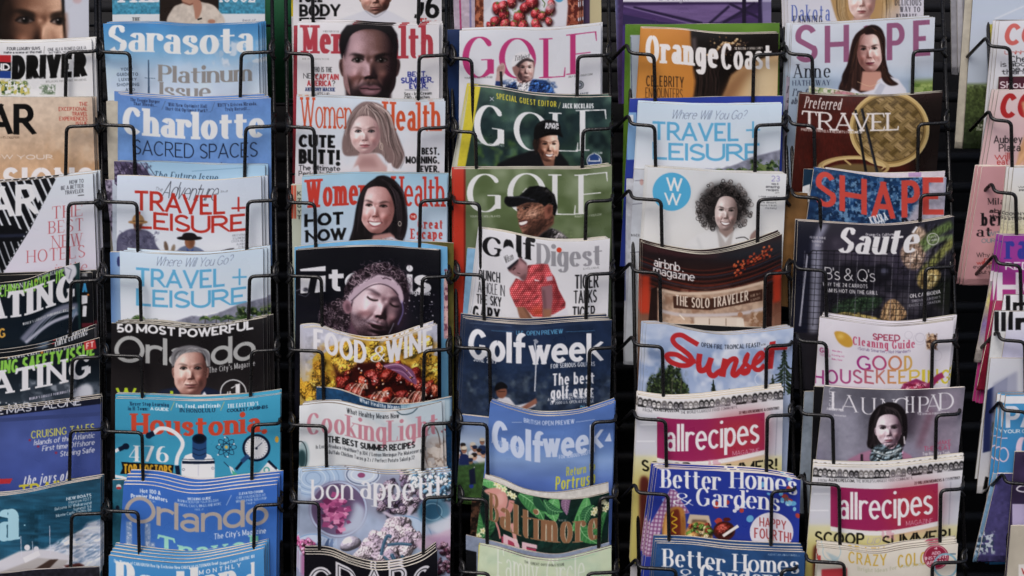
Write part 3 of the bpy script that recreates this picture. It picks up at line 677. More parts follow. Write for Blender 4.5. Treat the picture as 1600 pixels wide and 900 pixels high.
# ---------------------------------------------------------------- behind the racks
w0 = thing('back_wall', 'near-black wall in the gaps behind all the magazine racks', 'wall', at(800, 1100, -.34))
P = at([-700, 2300, 2300, -700], [-500, -500, 1300, 1300], [-.34]*4); Q = at([-700, 2300, 2300, -700], [-500, -500, 1300, 1300], [-.36]*4)
new_obj('panel', np.concatenate([P, Q]), [(0, 1, 2, 3), (7, 6, 5, 4), (0, 4, 5, 1), (1, 5, 6, 2), (2, 6, 7, 3), (3, 7, 4, 0)], M_DARK, w0)
def slab(name, x0, y0, x1, y1, D, th, m, parent):
    P = at([x0, x1, x1, x0], [y0, y0, y1, y1], [D]*4); Q = P+np.array((0, th, 0))
    return new_obj(name, np.concatenate([P, Q]), [(0, 3, 2, 1), (4, 5, 6, 7), (0, 1, 5, 4), (1, 2, 6, 5), (2, 3, 7, 6), (3, 0, 4, 7)], m, parent)
sh_ = thing('slatted_shelf', 'dark slatted shelving glimpsed between the magazine columns', 'shelf', at(800, 1100, -.2))
for i, y in enumerate(range(4, 930, 47)):
    slab('slat', -300, y, 1900, y+15, -.24, .012, M_SLAT, sh_)
gb = thing('green_board', 'green board behind the gap beside the blue city magazines', 'board', at(434, 170, -.16))
slab('panel', 405, -160, 470, 160, -.16, .01, M_GREEN, gb)
slab('edge_strip', 405, 161, 470, 166, -.158, .014, M_SLAT, gb)
# ---------------------------------------------------------------- the wire racks
rack('black wire rack column at the far left, with the car and boating magazines', ((-96, -90), (149, 164)), [],
     [(104,82,137),(104,198,274),(107,318,410),(111,440,520),(113,560,640),(110,673,752),(112,804,890)])
rack('black wire rack column of mostly blue city and travel magazines', ((155, 168), (424, 442)),
     [(203,83,150),(209,197,258),(214,317,395),(219,433,505),(221,557,622),(222,676,752),(216,800,862)],
     [(377,83,150),(384,199,255),(387,315,393),(390,432,500),(393,549,615),(395,664,745),(398,790,855)])
rack('black wire rack column of fitness and food magazines', ((446, 458), (697, 708)),
     [(488,-25,40),(488,85,158),(491,200,270),(492,318,388),(502,433,512),(504,549,610),(509,666,738),(498,786,868)],
     [(655,-25,40),(655,88,158),(655,201,270),(657,314,386),(660,434,508),(663,548,620),(662,663,730),(663,778,860)])
rack('black wire rack column of golf magazines', ((703, 722), (950, 966)),
     [(737,93,148),(743,207,268),(749,318,362),(755,430,500),(765,545,640),(761,663,750),(760,781,862),(764,896,960)],
     [(903,88,148),(911,203,265),(916,315,372),(917,429,500),(921,545,640),(926,660,755),(937,778,855),(918,896,960)])
rack('black wire rack column with the orange and blue covers, right of the golf column', ((981, 1000), (1222, 1246)),
     [(1022,86,155),(1023,197,265),(1033,313,388),(1031,427,510),(1035,542,615),(1040,657,740),(1044,773,850),(1056,890,960)],
     [(1178,86,152),(1181,196,268),(1185,312,375),(1196,428,510),(1198,541,612),(1199,650,735),(1206,768,850),(1221,891,960)], st=(1, 0))
rack('black wire rack column with the dark food and beauty covers, second from the right', ((1226, 1266), (1470, 1512)),
     [(1269,87,145),(1272,197,275),(1281,310,350),(1290,423,500),(1291,536,605),(1301,650,722),(1311,758,850),(1319,880,960)],
     [(1427,80,145),(1435,194,275),(1439,305,345),(1446,419,500),(1457,534,608),(1463,649,720),(1470,766,850),(1457,880,960)], st=(1, 0))
rack('black wire rack column at the far right, cut by the frame', ((1540, 1580), (1790, 1820)),
     [(1578,75,120),(1580,190,262),(1587,303,365),(1594,415,470),(1601,534,620),(1603,644,660),(1607,757,820)], [], st=(1, 0))
# ---------------------------------------------------------------- column 0 (far left)
WH = '#cfd1d6'
def a(c):
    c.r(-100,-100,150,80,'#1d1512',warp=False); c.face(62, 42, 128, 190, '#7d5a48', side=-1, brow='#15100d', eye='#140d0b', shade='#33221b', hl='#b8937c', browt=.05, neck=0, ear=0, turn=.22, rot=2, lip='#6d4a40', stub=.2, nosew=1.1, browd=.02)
    c.p([(-90,-80),(20,-80),(8,-30),(-6,10),(-4,70),(-90,70)], '#1d1512', .85, 8); c.p([(20,-80),(110,-80),(104,-40),(60,-52),(14,-40)],'#14100f',.9,6)
    c.p([(97,-80),(140,-80),(140,70),(102,70),(103,30),(96,0)], '#bcc1ce', 1, .6); c.l([(97,-80),(99,10),(103,70)], 4.5, '#15100e', .95, 1.2, k=1)
    c.l([(103,20),(105,45),(102,70)], 5, '#8d6a58', .7, 2); c.e(121,1,7,5,'#b99',.7,1.5)
mag('magazine', 'magazine portrait of a dark-eyed man beside a blank panel, in the top left corner', [(-92,-95),(20,-96),(138,-95)], (-92,139), 66, '#8f6a55', a, d=.004)
def a(c):
    c.r(-95,60,150,170,'#d4d6d8'); c.n(60,.05,3)
    c.lines([('FOUR LUXURY SUVS',11,63,74,79),('make a scene at the mall.',6,66,80,84)],'#33343a','I',slant=.05); c.lines([('ONE ALFA ROMEO GIULIA',75,135,74,79),('no miles, no problems.',77,129,79,83)],'#33343a','N')
    c.l([(70,73),(69,84)],.7,'#666'); c.r(-60,86,17.5,97,'#b02a30'); c.r(-60,97,17.5,111,'#0c0c0e'); c.r(-60,111,17.5,122,'#25478c')
    c.t('CAR AND',-60,16,99,110,'#e0e0e2','K'); c.t('DRIVER',18.5,137,85.5,123,'#0b0b0d','K',gap=.06,wm=1.15,slant=.03)
    c.t('INTELLIGENCE. INDEPENDENCE. IRREVERENCE.',72,136,125,128,'#777','N')
    c.blotch((-60,124,48,150),['#5f7a3e','#9aa86a','#c8c7b2','#3c5530','#d9dde0','#b7ac58'],5,21,.55); c.blotch((60,131,88,150),['#7c9078','#4c6149'],4,8,.45,.7); c.blotch((40,120,70,150),'#d4d6d8',12,3,.35)
m = mag('car_magazine', 'white car magazine with huge black lettering and red, black and blue blocks', [(-95,64),(30,67),(143,62)], (-95,146), 156, '#d4d6d8', a, d=-.001)
stack(m, 2, 'white car magazine with huge black lettering', 3, 1.2, 3)
mag('magazine', 'pale lilac magazine peeping out above the tan travel magazine', [(-95,158),(20,149),(129,137)], (-95,129), 156, '#b6a2bd', lambda c: (c.n(4,.1,5), c.l([(-95,158),(129,137)],1.4,'#2c2a33')), d=.0165)
mag('magazine', 'grey motoring magazine showing a black letter R behind the white car magazine', [(-70,84),(40,84),(152,83)], (-70,150), 270, '#9aa5b5', lambda c: (c.t('O',144,151,86,94,'#1c2b4b','B'), c.t('R',139,153,96,122,'#0d0d10','K'), c.r(146,128,156,270,'#8b7f80')), d=.0165)
def a(c):
    c.g([(150,'#ccb9a6'),(200,'#c9b29c'),(260,'#bb9a7c')]); c.n(30,.12,2); c.n(6,.07,9); c.blotch((70,200,160,285),['#b08a66','#d4c0aa'],22,4,.55,.45,.2)
    c.t('AFAR',-92,58,162,210,'#111114','B',gap=.08); c.t('WHERE TRAVEL CAN TAKE YOU TRAVELDEEPER',-92,31,213,216,'#4a3a30','N')
    for i,(s,x) in enumerate((('THE',124),('EXCEPTIONAL',92),('TRAVEL',113),('EXPERIENCES',93),('ISSUE',119))): c.t(s,x,137,160+7.6*i,166+7.6*i,'#a9302a','N',wm=1.2)
    c.t('KNOW YOUR',-42,84,242,249,'#e2dcd8','S',gap=.4); c.t('PASSIONS',-92,147,262,296,'#dcdade','K',gap=.2)
m = mag('travel_magazine', 'tan sandy travel magazine with two black capitals and red lines at its corner', [(-95,150),(30,152),(144,152)], (-95,149), 280, '#c6a98c', a, d=.0)
stack(m, 2, 'tan sandy travel magazine', 2, -.6, 4)
def a(c):
    c.g([(270,'#c3d0da'),(330,'#c9cdd8'),(440,'#c6c3d2')])
    c.p([(-95,260),(93,270),(48,358),(2,432),(-95,470)], '#16181f'); c.clip([(-95,260),(93,270),(48,358),(2,432),(-95,470)])
    for i in range(16):
        x=-95+i*13; c.l([(x-20,262),(x+40,395)],3.2,'#ccd2d8',.95)
    c.p([(-95,360),(20,352),(60,372),(0,450),(-95,470)],'#12141b')
    for i in range(9): c.l([(-60+i*11,378),(-40+i*11,432)],2.2,'#b9bfc6',.8)
    c.l([(-95,372),(40,368)],5,'#39415a',.6,1); c.clip()
    for i in range(24): c.e(93-4*i*.98,276+6.7*i,1.1,1.6,'#c9cfd6',.8,rot=30)
    c.t('AFAR',-92,62,292,341,'#d6d9dc','B',gap=.08); c.p([(48,289),(54,289),(64,310),(60,318)],'#cfd3d8')
    c.lines([('HOW TO',109,131,281,287),('BE A BETTER',96,131,289.5,295.5),('TRAVELER',102,131,297,303)],'#2b2c33','N'); c.l([(122,306),(132,305)],1.2,'#333')
    for s,x0,x1,y in (('THE',82,129,321),('BEST',75,130,344),('NEW',80,130,367),('HOTELS',41,133,388)): c.t(s,x0,x1,y,y+19,'#b4484f','F',wm=.85)
    c.t('in the',84,135,411,427,'#b4484f','G',wm=.6); c.t('WORLD',74,134,424,444,'#b4484f','F')
    c.l([(-95,446),(0,436),(30,446),(60,452)],6,'#b43e3c',.9,1,k=1); c.l([(-95,440),(0,431),(40,440)],4,'#d6d6d8',.9,1,k=1)
m = mag('travel_magazine', 'pale blue travel magazine with white letters on a black striped corner and thin red type', [(-95,290),(0,285),(70,279),(145,271)], (-95,152), 455, '#c6ccd8', a)
stack(m, 3, 'pale travel magazine with the black striped corner', 2.6, .6, 5)
def boat(c, ln, top, mast, y0, green='#83bd4e'):
    c.t(ln, -40, 122, top, top+7, '#c9ccd0', 'Q', wm=.9); c.t(mast[0], *mast[1], green, 'I', wm=1.15, gap=.06, slant=.1)
    c.t('BOATING', *mast[2], '#d0d2d6', 'P', wm=1.35, gap=.1, slant=-.02); c.t("WORLD'S LARGEST POWERBOAT MAGAZINE", *mast[3], '#b9bcc0', 'B', ls=.15)
def a(c):
    c.r(-95,400,130,540,'#152129'); c.g([(430,'#141d26'),(520,'#15222e')]); c.p([(117,408),(130,406),(132,530),(124,530)],'#1f3a3d')
    c.l([(35,532),(66,500),(98,482),(122,478)],9,'#8b8da0',.8,1.5,k=1); c.l([(40,536),(80,505),(122,490)],5,'#b5b6c6',.9,1,k=1)
    for q in (0,5,10): c.l([(44+q,530),(76+q,494),(112,486)],.8,'#9aa4b2',.8,k=1)
    c.e(116,489,5,9,'#7d93aa',.9,1.5,rot=30); c.l([(106,520),(112,505),(120,487)],1,'#aab')
    c.t('REFIT. TREATMENTS',-45,48,446,453,'#c9ccd0','Q'); c.t('RESCUE BEACONS',59,100,425,431,'#c9ccd0','Q'); c.r(54,437,58,441,'#b5762f')
    c.t('TECHNO-MARVEL 115',-14,101,440,459,'#83bd4e','I',wm=1.15,gap=.06,slant=.04); c.t('BOATING',-88,117,456,497,'#d0d2d6','P',wm=1.35,gap=.1)
    c.t("WORLD'S LARGEST POWERBOAT MAGAZINE",36,118,491,495,'#b9bcc0','B',ls=.1); c.t('TESTING',-60,9,517,532,'#c89b4a','B')
    c.p([(101,415),(112,412),(119,418),(119,430),(108,440),(103,432)],'#b9bac2',1,.8,k=1); c.l([(104,418),(112,422),(108,436)],1.4,'#5d6270',.8,.4)
m = mag('boating_magazine', 'dark boating magazine with green slanted words, its corner raised above the travel magazine', [(-95,452),(-40,447),(0,442),(40,437),(80,423),(124,410)], (-95,127), 548, '#152129', a)
def a(c):
    c.t('JUNE',128,137,427,432,'#aaa','S'); c.t('A',128.5,137,443,457,'#3f8fc0','K'); c.p([(128,462),(137,462),(137,474),(128,476)],WH); c.p([(130,478),(136,478),(135,495),(129,495)],WH); c.e(138,461,2,1.5,'#c77a3a')
    c.r(128,505,150,512,'#5a1f2c')
m = mag('boating_magazine', 'black boating magazine with a blue capital A, just behind the raised green-lettered one', [(-60,432),(60,429),(144,426)], (-60,147), 548, '#12151b', a, d=.0065)
stack(m, 1, 'black boating magazine with a blue capital A', 5, 2, 9)
def a(c):
    c.g([(510,'#12171e'),(640,'#18222c')]); c.t('LIBER CRUISING',86,137,526,533,'#c9ccd0','Q'); c.e(64,541,12,4,'#6d7f92',.9,2); c.e(83,536,3,2,'#9a3038')
m = mag('boating_magazine', 'black boating magazine seen only as a strip, above the one with the small red badge', [(-95,555),(-20,553),(30,548),(80,537),(148,512)], (-95,149), 640, '#12171e', a, d=.006)
stack(m, 1, 'black boating magazine seen only as a strip', 1, 3.5, 9)
def a(c):
    c.g([(530,'#161b22'),(590,'#1b2630'),(640,'#3a4550')]); c.blotch((30,590,158,645),['#59626e','#8d949e','#343d48'],16,6,.5,.8,.2)
    c.p([(112,625),(122,606),(137,600),(146,610),(140,640),(112,640)],'#b6bac4',1,2,k=1)
    c.t('A CLOSE CALL!',12,62,551,558,'#c9ccd0','Q'); c.t('LIFE CELL DITCH KIT',69,129,541,548,'#c9ccd0','Q'); c.r(8,556,12,560,'#b5762f'); c.r(64,549,68,553,'#b5762f')
    c.t('BOATING SAFETY ISSUE',-45,148,556,577,'#83bd4e','I',wm=1.15,gap=.07,slant=.06); c.t('BOATING',-90,142,576,613,'#d0d2d6','P',wm=1.35,gap=.1)
    c.t("WORLD'S LARGEST POWERBOAT MAGAZINE",46,128,614,618,'#aab','B',ls=.1); c.p([(131,534),(149,531),(151,545),(133,548)],'#b23a3c'); c.t('FT',135,147,535,544,'#e6c8c4','B'); c.blotch((-20,628,60,645),['#c9ccd2','#20303c'],5,4,.5)
m = mag('boating_magazine', 'dark boating magazine with a small red badge in its corner and a white hull', [(-95,566),(0,560),(60,550),(110,540),(155,528)], (-95,156), 652, '#161b22', a)
def a(c):
    c.g([(620,'#3d4a78'),(690,'#4a5a94'),(780,'#3f5090')]); c.n(40,.12,4); c.r(-95,610,160,647,'#171c30'); c.p([(-95,655),(0,654),(157,644),(157,650),(0,660),(-95,661)],'#3d4a78')
    c.t('CLIMB THE MAST ALONE',-85,127,634,646,'#c6c9d2','S',gap=.13); c.t('CRUISING TALES',49,148,668,680,'#c3c15a','S',wm=.85)
    for s,x0,x1,y in (('Islands of the Atlantic',53,148,682),('First time Offshore',66,148,692),('Staying Safe',94,148,702)): c.t(s,x0,x1,y,y+8.5,'#c9cdd8','W',wm=.75); c.e(x0-6,y+6,2.2,2,'#8a3a5a')
    c.p([(-95,752),(20,748),(16,756),(-95,760)],'#b0353c'); c.t('the joys of',36,106,740,755,'#c9cdd8','G',wm=1.3); c.t('TRAILER',30,138,752,772,'#c3b93f','B',gap=.1)
m = mag('sailing_magazine', 'blue sailing magazine with yellow heading under a black title band', [(-95,650),(0,641),(70,633),(157,622)], (-95,157), 778, '#46558c', a)
stack(m, 2, 'blue sailing magazine with yellow heading', .6, 1, 6)
def a(c):
    c.g([(745,'#2d5a72'),(800,'#225066'),(890,'#2c5a72')]); c.n(5,.3,7,sx=6); c.n(30,.15,9)
    c.p([(157,812),(120,835),(95,850),(60,860),(150,892),(160,880)],'#b7c0d0',.95,3); c.p([(157,812),(138,818),(130,830),(112,836),(100,842),(92,852),(78,854),(70,862),(110,870),(130,895),(160,895)],'#c3cad8',.9,1); rs=random.Random(8); [c.e(75+85*rs.random(),812+80*rs.random(),3+5*rs.random(),1+1.2*rs.random(),rs.choice(['#dfe3ec','#a9b7cb','#6d87a5','#d3d9e4','#8b9fb8']),.0 if False else .75,.5,-28) for q in range(240) if True]; c.p([(60,806),(157,790),(157,811),(136,817),(128,828),(110,834),(96,842),(84,850),(66,858),(60,850)],'#265770',1,1); c.n(5,.3,7,(55,790,160,860),sx=6)
    c.p([(-95,900),(-30,890),(30,862),(60,858),(88,862),(120,872),(95,895),(-95,920)],'#c4c4cc',1,1); c.p([(0,895),(60,872),(108,876),(96,890),(10,905)],'#a9a5a4',1,1); c.p([(54,890),(78,875),(92,874),(76,890)],'#4a3a34',1,.6); c.p([(100,884),(124,880),(133,884),(110,892)],'#5c3430',1,.8)
    c.p([(36,872),(60,860),(64,868),(40,880)],'#d5d5da'); c.e(43,856,4.5,4.5,'#d6d6dc'); c.e(57,858,4,4,'#c9c9d2'); c.l([(33,838),(34,870)],.8,'#ccd'); c.l([(78,822),(79,866)],.8,'#ccd'); c.l([(51,846),(52,866)],.8,'#ccd')
    c.t('a',-6,32,776,845,'#9cc8d8','X'); c.t('e',-60,-10,776,845,'#9cc8d8','X'); c.e(39,821,1.2,1.2,'#9cc8d8')
    for s,x0,x1,y in (('NEW BOATS',104,143,771),('Horizon FD77',108,143,777),('Belzona 32 Walkaround',86,143,783),('Summit 54',115,143,789),('Monte Carlo Yachts 66',88,143,794)): dy=float(c.topf((x0+x1)/2)-c.topf(143)); c.t(s,x0,x1,y+dy,y+4.8+dy,'#c9d2da','B' if y<776 else 'N',wm=1.1)
m = mag('yacht_magazine', 'sea-blue yacht magazine with a white motor yacht and its wake', [(-95,774),(-20,776),(40,770),(100,757),(157,747)], (-95,157), 900, '#2c5468', a)
stack(m, 2, 'sea-blue yacht magazine', 1, 1, 8)
mag('magazine', 'dark magazine showing only its purple-blue top edge in the bottom left corner', [(-95,896),(0,896),(60,890),(155,886)], (-95,158), 960, '#2b2a33', lambda c: (c.r(-95,880,160,893,'#3c4380'), c.n(5,.4,3)), bulge=.004)
# ---------------------------------------------------------------- column 1 (blue city and travel covers)
def a(c):
    c.g([(-60,'#7fa6b8'),(22,'#3e86a3')]); c.n(3,.25,4); c.r(160,22,430,50,'#c6cdd2'); c.r(250,-60,342,50,'#2b221f')
    c.p([(266,40),(270,14),(284,6),(300,2),(318,4),(338,12),(348,40)],'#bdb3a8',1,.8,k=1); c.n(6,.1,5,(266,0,348,40)); c.e(297,0,13,8,'#a87f6c',1,1); c.l([(286,4),(297,8),(308,3)],2,'#6a4438',.8,.6)
    c.p([(302,2),(312,0),(316,12),(312,26),(306,30),(304,18)],'#a47a68',1,.6,k=1); c.l([(309,31),(316,29)],2.6,'#23201f'); c.e(331,34,6,3.5,'#a47a68',1,.6)
    c.t('THE',207,219,27.5,33,'#333','P'); c.t('THE',180,250,-30,4,'#d8dde0','P'); c.t('ISSUE',343,400,-30,4,'#d8dde0','P'); c.t('best of',380,400,30,34,'#667','N')
m = mag('city_magazine', 'aqua city magazine with a man in a cream sweater, top of the blue column', [(174,-100),(290,-101),(413,-101)], (176,414), 42, '#5d99b0', a)
def a(c):
    c.g([(37,'#3f7fb4'),(80,'#74a3ca'),(110,'#a9c1da'),(150,'#b9c7da')]); c.n(40,.1,6)
    c.blotch((330,60,410,110),['#c9d3df','#9fb7cf'],12,8,.52,.8,.15); c.blotch((160,95,330,150),'#b4c6dc',26,3,.5,.5,.2)
    c.t('Sarasota',170,397,43,85,'#d6dce4','X',wm=1.05,gap=.06)
    for i,s in enumerate((('YOUR',189,208),('GUIDE TO',183,216),('LUXURY',186,214),('SHOPPING',183,218),('...AND',190,211))): c.t(*s,106+8*i,111+8*i,'#2c3a4e','S',ls=.15)
    c.l([(232.5,94),(233,150)],1.6,'#39506a',.95,taper=-1); c.l([(226,122),(243,123)],.7,'#3d556e')
    c.t('Platinum',247,395,104,130,'#8a8886','X',gap=.06); c.t('Issue',249,330,131,155,'#8a8886','X',gap=.06)
m = mag('city_magazine', 'sky blue city magazine with a white masthead above heavy grey words', [(161,37),(230,36),(300,40),(403,36)], (169,406), 162, '#8fb3d4', a)
stack(m, 3, 'sky blue city magazine with the white masthead', 3.6, .4, 2)
mag('magazine', 'cream magazine whose buff spine shows below left of the sky blue city magazine', [(166,158),(250,158),(330,160)], (170,330), 290, '#b5b0a2', lambda c: c.n(8,.08,4), d=.016)
def a(c):
    c.g([(148,'#5f84bf'),(200,'#6c93cb'),(262,'#6a8fca')]); c.n(30,.09,3); c.n(4,.03,6)
    c.lines([('The Veggie Burger',204,250,155,160),('That Bleeds...',209,246,161,166),('Will New Optimist Hall',263,324,163,168),('Hurt Old Optimist Park?...',259,330,170,175),("WBTV's Kristen Miranda,",340,402,161,166),('Truly Herself...',352,391,168,173)],'#27344e','Q',wm=.8)
    c.l([(259,158),(253,172)],.6,'#456'); c.l([(336,160),(331,174)],.6,'#456')
    c.t('Charlotte',192,414,175,218,'#d4d9e2','C',gap=.06); c.t('SACRED SPACES',209,403,225,248,'#1b2335','L',gap=.16); c.t('and faith in the city',252,360,255,265,'#25324c','Q')
m = mag('city_magazine', 'blue city magazine with bold white masthead over thin black capitals', [(187,148),(250,153),(320,157),(423,153)], (187,424), 268, '#668cc6', a)
stack(m, 3, 'blue city magazine with thin black capitals', -3.4, .8, 3)
def a(c):
    c.g([(255,'#8fb3d0'),(290,'#a3c4de')]); c.p([(170,250),(214,254),(226,262),(238,277),(250,420),(170,420)],'#5b5370',1,1); c.blotch((170,250,240,420),['#2e2838','#867e98','#413a52'],6,3,.5,.9,.08)
    for i in range(7): c.l([(180+i*8,254),(196+i*9,285)],1.4,'#262030',.6)
    c.t('The Future Issue',240,340,270,282,'#27415a','G'); c.l([(300,268),(388,262)],.8,'#6a8fae')
m = mag('travel_magazine', 'light blue travel magazine with a dark purple ruin, mostly hidden behind the two horsemen', [(178,252),(250,253),(330,257),(414,258)], (182,416), 400, '#9bbfda', a, d=.0065)
stack(m, 1, 'light blue travel magazine with a purple ruin', 4, 1, 3); 
mag('magazine', 'purple-grey travel magazine whose narrow strip shows left of the horsemen cover', [(164,281),(210,281),(260,282)], (178,262), 400, '#6b6478', lambda c: (c.blotch((160,270,270,400),['#37313f','#9a93a6'],5,3,.5,.9), c.r(176,270,190,400,'#aebccc',.9)), d=.0125)
def tl(c, y, red, bg):
    s = '#b8382f' if red else '#5b9fc6'
    return s
def a(c):
    c.g([(275,'#bccadd'),(330,'#c4cfdf'),(400,'#cdd3dd')])
    c.t('The',242,254,293,299,'#333','H'); c.t('Adventure',252,338,286,313,'#23242b','H',wm=.9,gap=.1); c.t('Issue',344,356,297,301,'#444','H')
    c.t('TRAVEL',211,352,303,334,'#b5372d','S',wm=1.08,gap=.12); c.l([(362,326),(384,325)],3,'#b5372d'); c.l([(373,308),(373,331)],3,'#b5372d')
    c.t('LEISURE',215,384,337,364,'#b5372d','S',wm=1.15,gap=.12)
    c.p([(184,402),(184,372),(193,363),(206,358),(226,360),(238,366),(244,382),(250,402)],'#5a5a72',1,.7,k=1); c.blotch((184,358,250,402),['#444357','#77778e'],6,3,.5,.6); c.l([(214,360),(216,400)],1.2,'#3a394c')
    c.e(216,349,7.5,10,'#6f4a3c',1,.8); c.e(216,356,6,5,'#4a3026',.8,1.5); c.e(216,347.5,15.5,3,'#a07a52',1,.6); c.p([(208,347),(209,338),(216,335),(223,338),(225,347)],'#a8855c',1,.5,k=1); c.l([(208,346),(225,346)],1.6,'#5b4230')
    c.e(260,386,3.2,9,'#6b5a4e',1,.8,rot=-12); c.e(271,389,3,7,'#87796a',1,.8,rot=14); c.p([(254,402),(258,392),(276,394),(280,402)],'#75695e',1,1)
    c.p([(276,402),(279,390),(292,384),(306,386),(318,392),(322,402)],'#65708a',1,.7,k=1); c.e(297,378,8,11,'#8a6048',1,.7); c.e(300,380,4,8,'#5b3d2e',.6,2); c.e(296.5,372.5,20,3.6,'#1c1a1d',1,.5); c.p([(286,371),(288,365),(297,364),(305,366),(307,372)],'#211e22',1,.5,k=1); c.p([(292,388),(297,394),(303,388),(300,402),(293,402)],'#2f4a8a',1,.5)
    for i,(s,x) in enumerate((('ARGENTINA',363),('SOLOMONS',364),('COSTA RICA',362),('ALASKA',370),('CHILE',373),('UTAH',375))): c.t(s,x,384,366+4.6*i,369.4+4.6*i,'#6b7078','N')
    c.l([(346,393),(358,390),(366,389)],2,'#2d2a2d',1,.5)
m = mag('travel_magazine', 'white travel magazine with red title and two men in hats on horseback', [(183,274),(240,276),(320,282),(408,276)], (182,410), 404, '#c4cfdf', a)
stack(m, 2, 'white travel magazine with two men in hats', 4.5, -.4, 4)
def trees(c, y, pts, seed):
    rs = random.Random(seed)
    for x, h, w in pts:
        c.l([(x,y+h),(x+1,y)],1.3,'#3c3a2c',.9)
        for k in range(16):
            t = k/15*math.pi*1.3+math.pi*.85; c.l([(x,y),(x+w*.6*math.cos(t),y+w*.45*math.sin(t)),(x+w*math.cos(t),y+w*.6*math.sin(t)+w*.25)],1.5,rs.choice(['#2f4a28','#4d6a34','#26381f','#6b8148']),.95,.3,taper=.7)
def tlb(c, X, Y, seed):
    """the pale blue cover: blue two-line title over a grey ridge and palms; X maps 0..1 to the title's width, Y = top"""
    c.g([(Y,'#b7cbe4'),(Y+60,'#c3d0e2'),(Y+120,'#cfd3dc')]); q = lambda u: X[0]+(X[1]-X[0])*u
    c.t('Where Will You Go?',q(.17),q(.86),Y+13,Y+27,'#26303f','H',wm=.8,gap=.16)
    c.t('TRAVEL',q(0),q(.80),Y+32,Y+61,'#5da3cb','S',wm=1.08,gap=.12); c.l([(q(.87),Y+44),(q(1),Y+43)],3,'#5da3cb'); c.l([(q(.935),Y+30),(q(.935),Y+56)],3,'#5da3cb')
    c.t('LEISURE',q(0),q(1),Y+65,Y+92,'#5da3cb','S',wm=1.15,gap=.12)
    b = Y+122
    c.p([(q(.22),b),(q(.36),b-10),(q(.5),b-18),(q(.62),b-17),(q(.78),b-25),(q(.92),b-36),(q(1.2),b-48),(q(1.2),b)],'#7d8090',1,.8); c.clip([(q(.22),b),(q(.5),b-18),(q(.78),b-25),(q(1.2),b-48),(q(1.2),b)]); c.n(7,.22,seed); c.clip()
    c.blotch((q(-.1),b-14,q(.2),b),['#2f4528','#4c6238','#1f301c'],5,seed,.45,1,.1); c.blotch((q(.9),b-34,q(1.2),b),['#2f4528','#50663a','#1f301c','#6f8050'],6,seed+3,.5,1,.1)
    trees(c,b-14,[(q(.02),22,12),(q(.62),22,9),(q(.72),16,10),(q(.83),22,13),(q(.96),22,14)],seed); c.blotch((q(.25),b-8,q(1.2),b+8),['#37492e','#6f7a5e'],5,seed+9,.55,.9,.1)
def a(c): tlb(c,(213,386),390,3)
m = mag('travel_magazine', 'pale blue travel magazine with blue title over palms, right above the black city magazine', [(187,392),(250,397),(320,398),(411,388)], (189,412), 510, '#c3d0e2', a)
stack(m, 2, 'pale blue travel magazine above the black city magazine', 4.5, .6, 5)
mag('magazine', 'mid-blue magazine whose left strip shows beside the pale blue travel magazine above the black one', [(172,394),(220,394),(270,395)], (174,272), 510, '#7c9dc8', lambda c: (c.g([(172,'#5d7fb0'),(190,'#93afd3')],True), c.e(186,409,3,8,'#3b4272')), d=.0155)
def a(c):
    c.g([(500,'#1f1d20'),(620,'#2b2729')]); c.n(60,.15,3)
    c.t('50 MOST POWERFUL',183,396,513,527,'#d5d6d8','K',gap=.1); c.t('Orlando',179,400,532,574,'#a3a5a4','S',wm=1.05,gap=.08); c.t("The City's Magazine",327,399,569,578,'#b9babb','N')
    c.p([(230,626),(252,610),(272,606),(326,606),(350,614),(368,626)],'#1d2740',1,1)
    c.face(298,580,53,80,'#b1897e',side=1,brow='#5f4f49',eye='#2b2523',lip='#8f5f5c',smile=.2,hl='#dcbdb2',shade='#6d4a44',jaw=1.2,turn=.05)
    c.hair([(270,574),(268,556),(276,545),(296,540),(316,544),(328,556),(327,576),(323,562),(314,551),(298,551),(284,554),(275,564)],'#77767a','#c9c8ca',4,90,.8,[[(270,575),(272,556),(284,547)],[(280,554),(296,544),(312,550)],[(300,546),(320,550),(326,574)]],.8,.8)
    c.p([(286,622),(298,618),(312,622),(320,612),(326,622)],'#d5d6dc',1,.6)
    c.t('Weed',181,271,607,628,'#a9c02f','K',gap=.1,wm=.85); c.ring(365,614,20,2,'#b8babc'); c.t('1',361,376,601,622,'#d6d6d8','X'); c.t('#',352,362,612,622,'#d6d6d8','S')
m = mag('city_magazine', 'black city magazine with a grey-haired smiling man in a dark suit', [(174,505),(230,506),(310,512),(411,497)], (173,413), 628, '#252224', a)
stack(m, 3, 'black city magazine with a grey-haired man', 4.6, .3, 5)
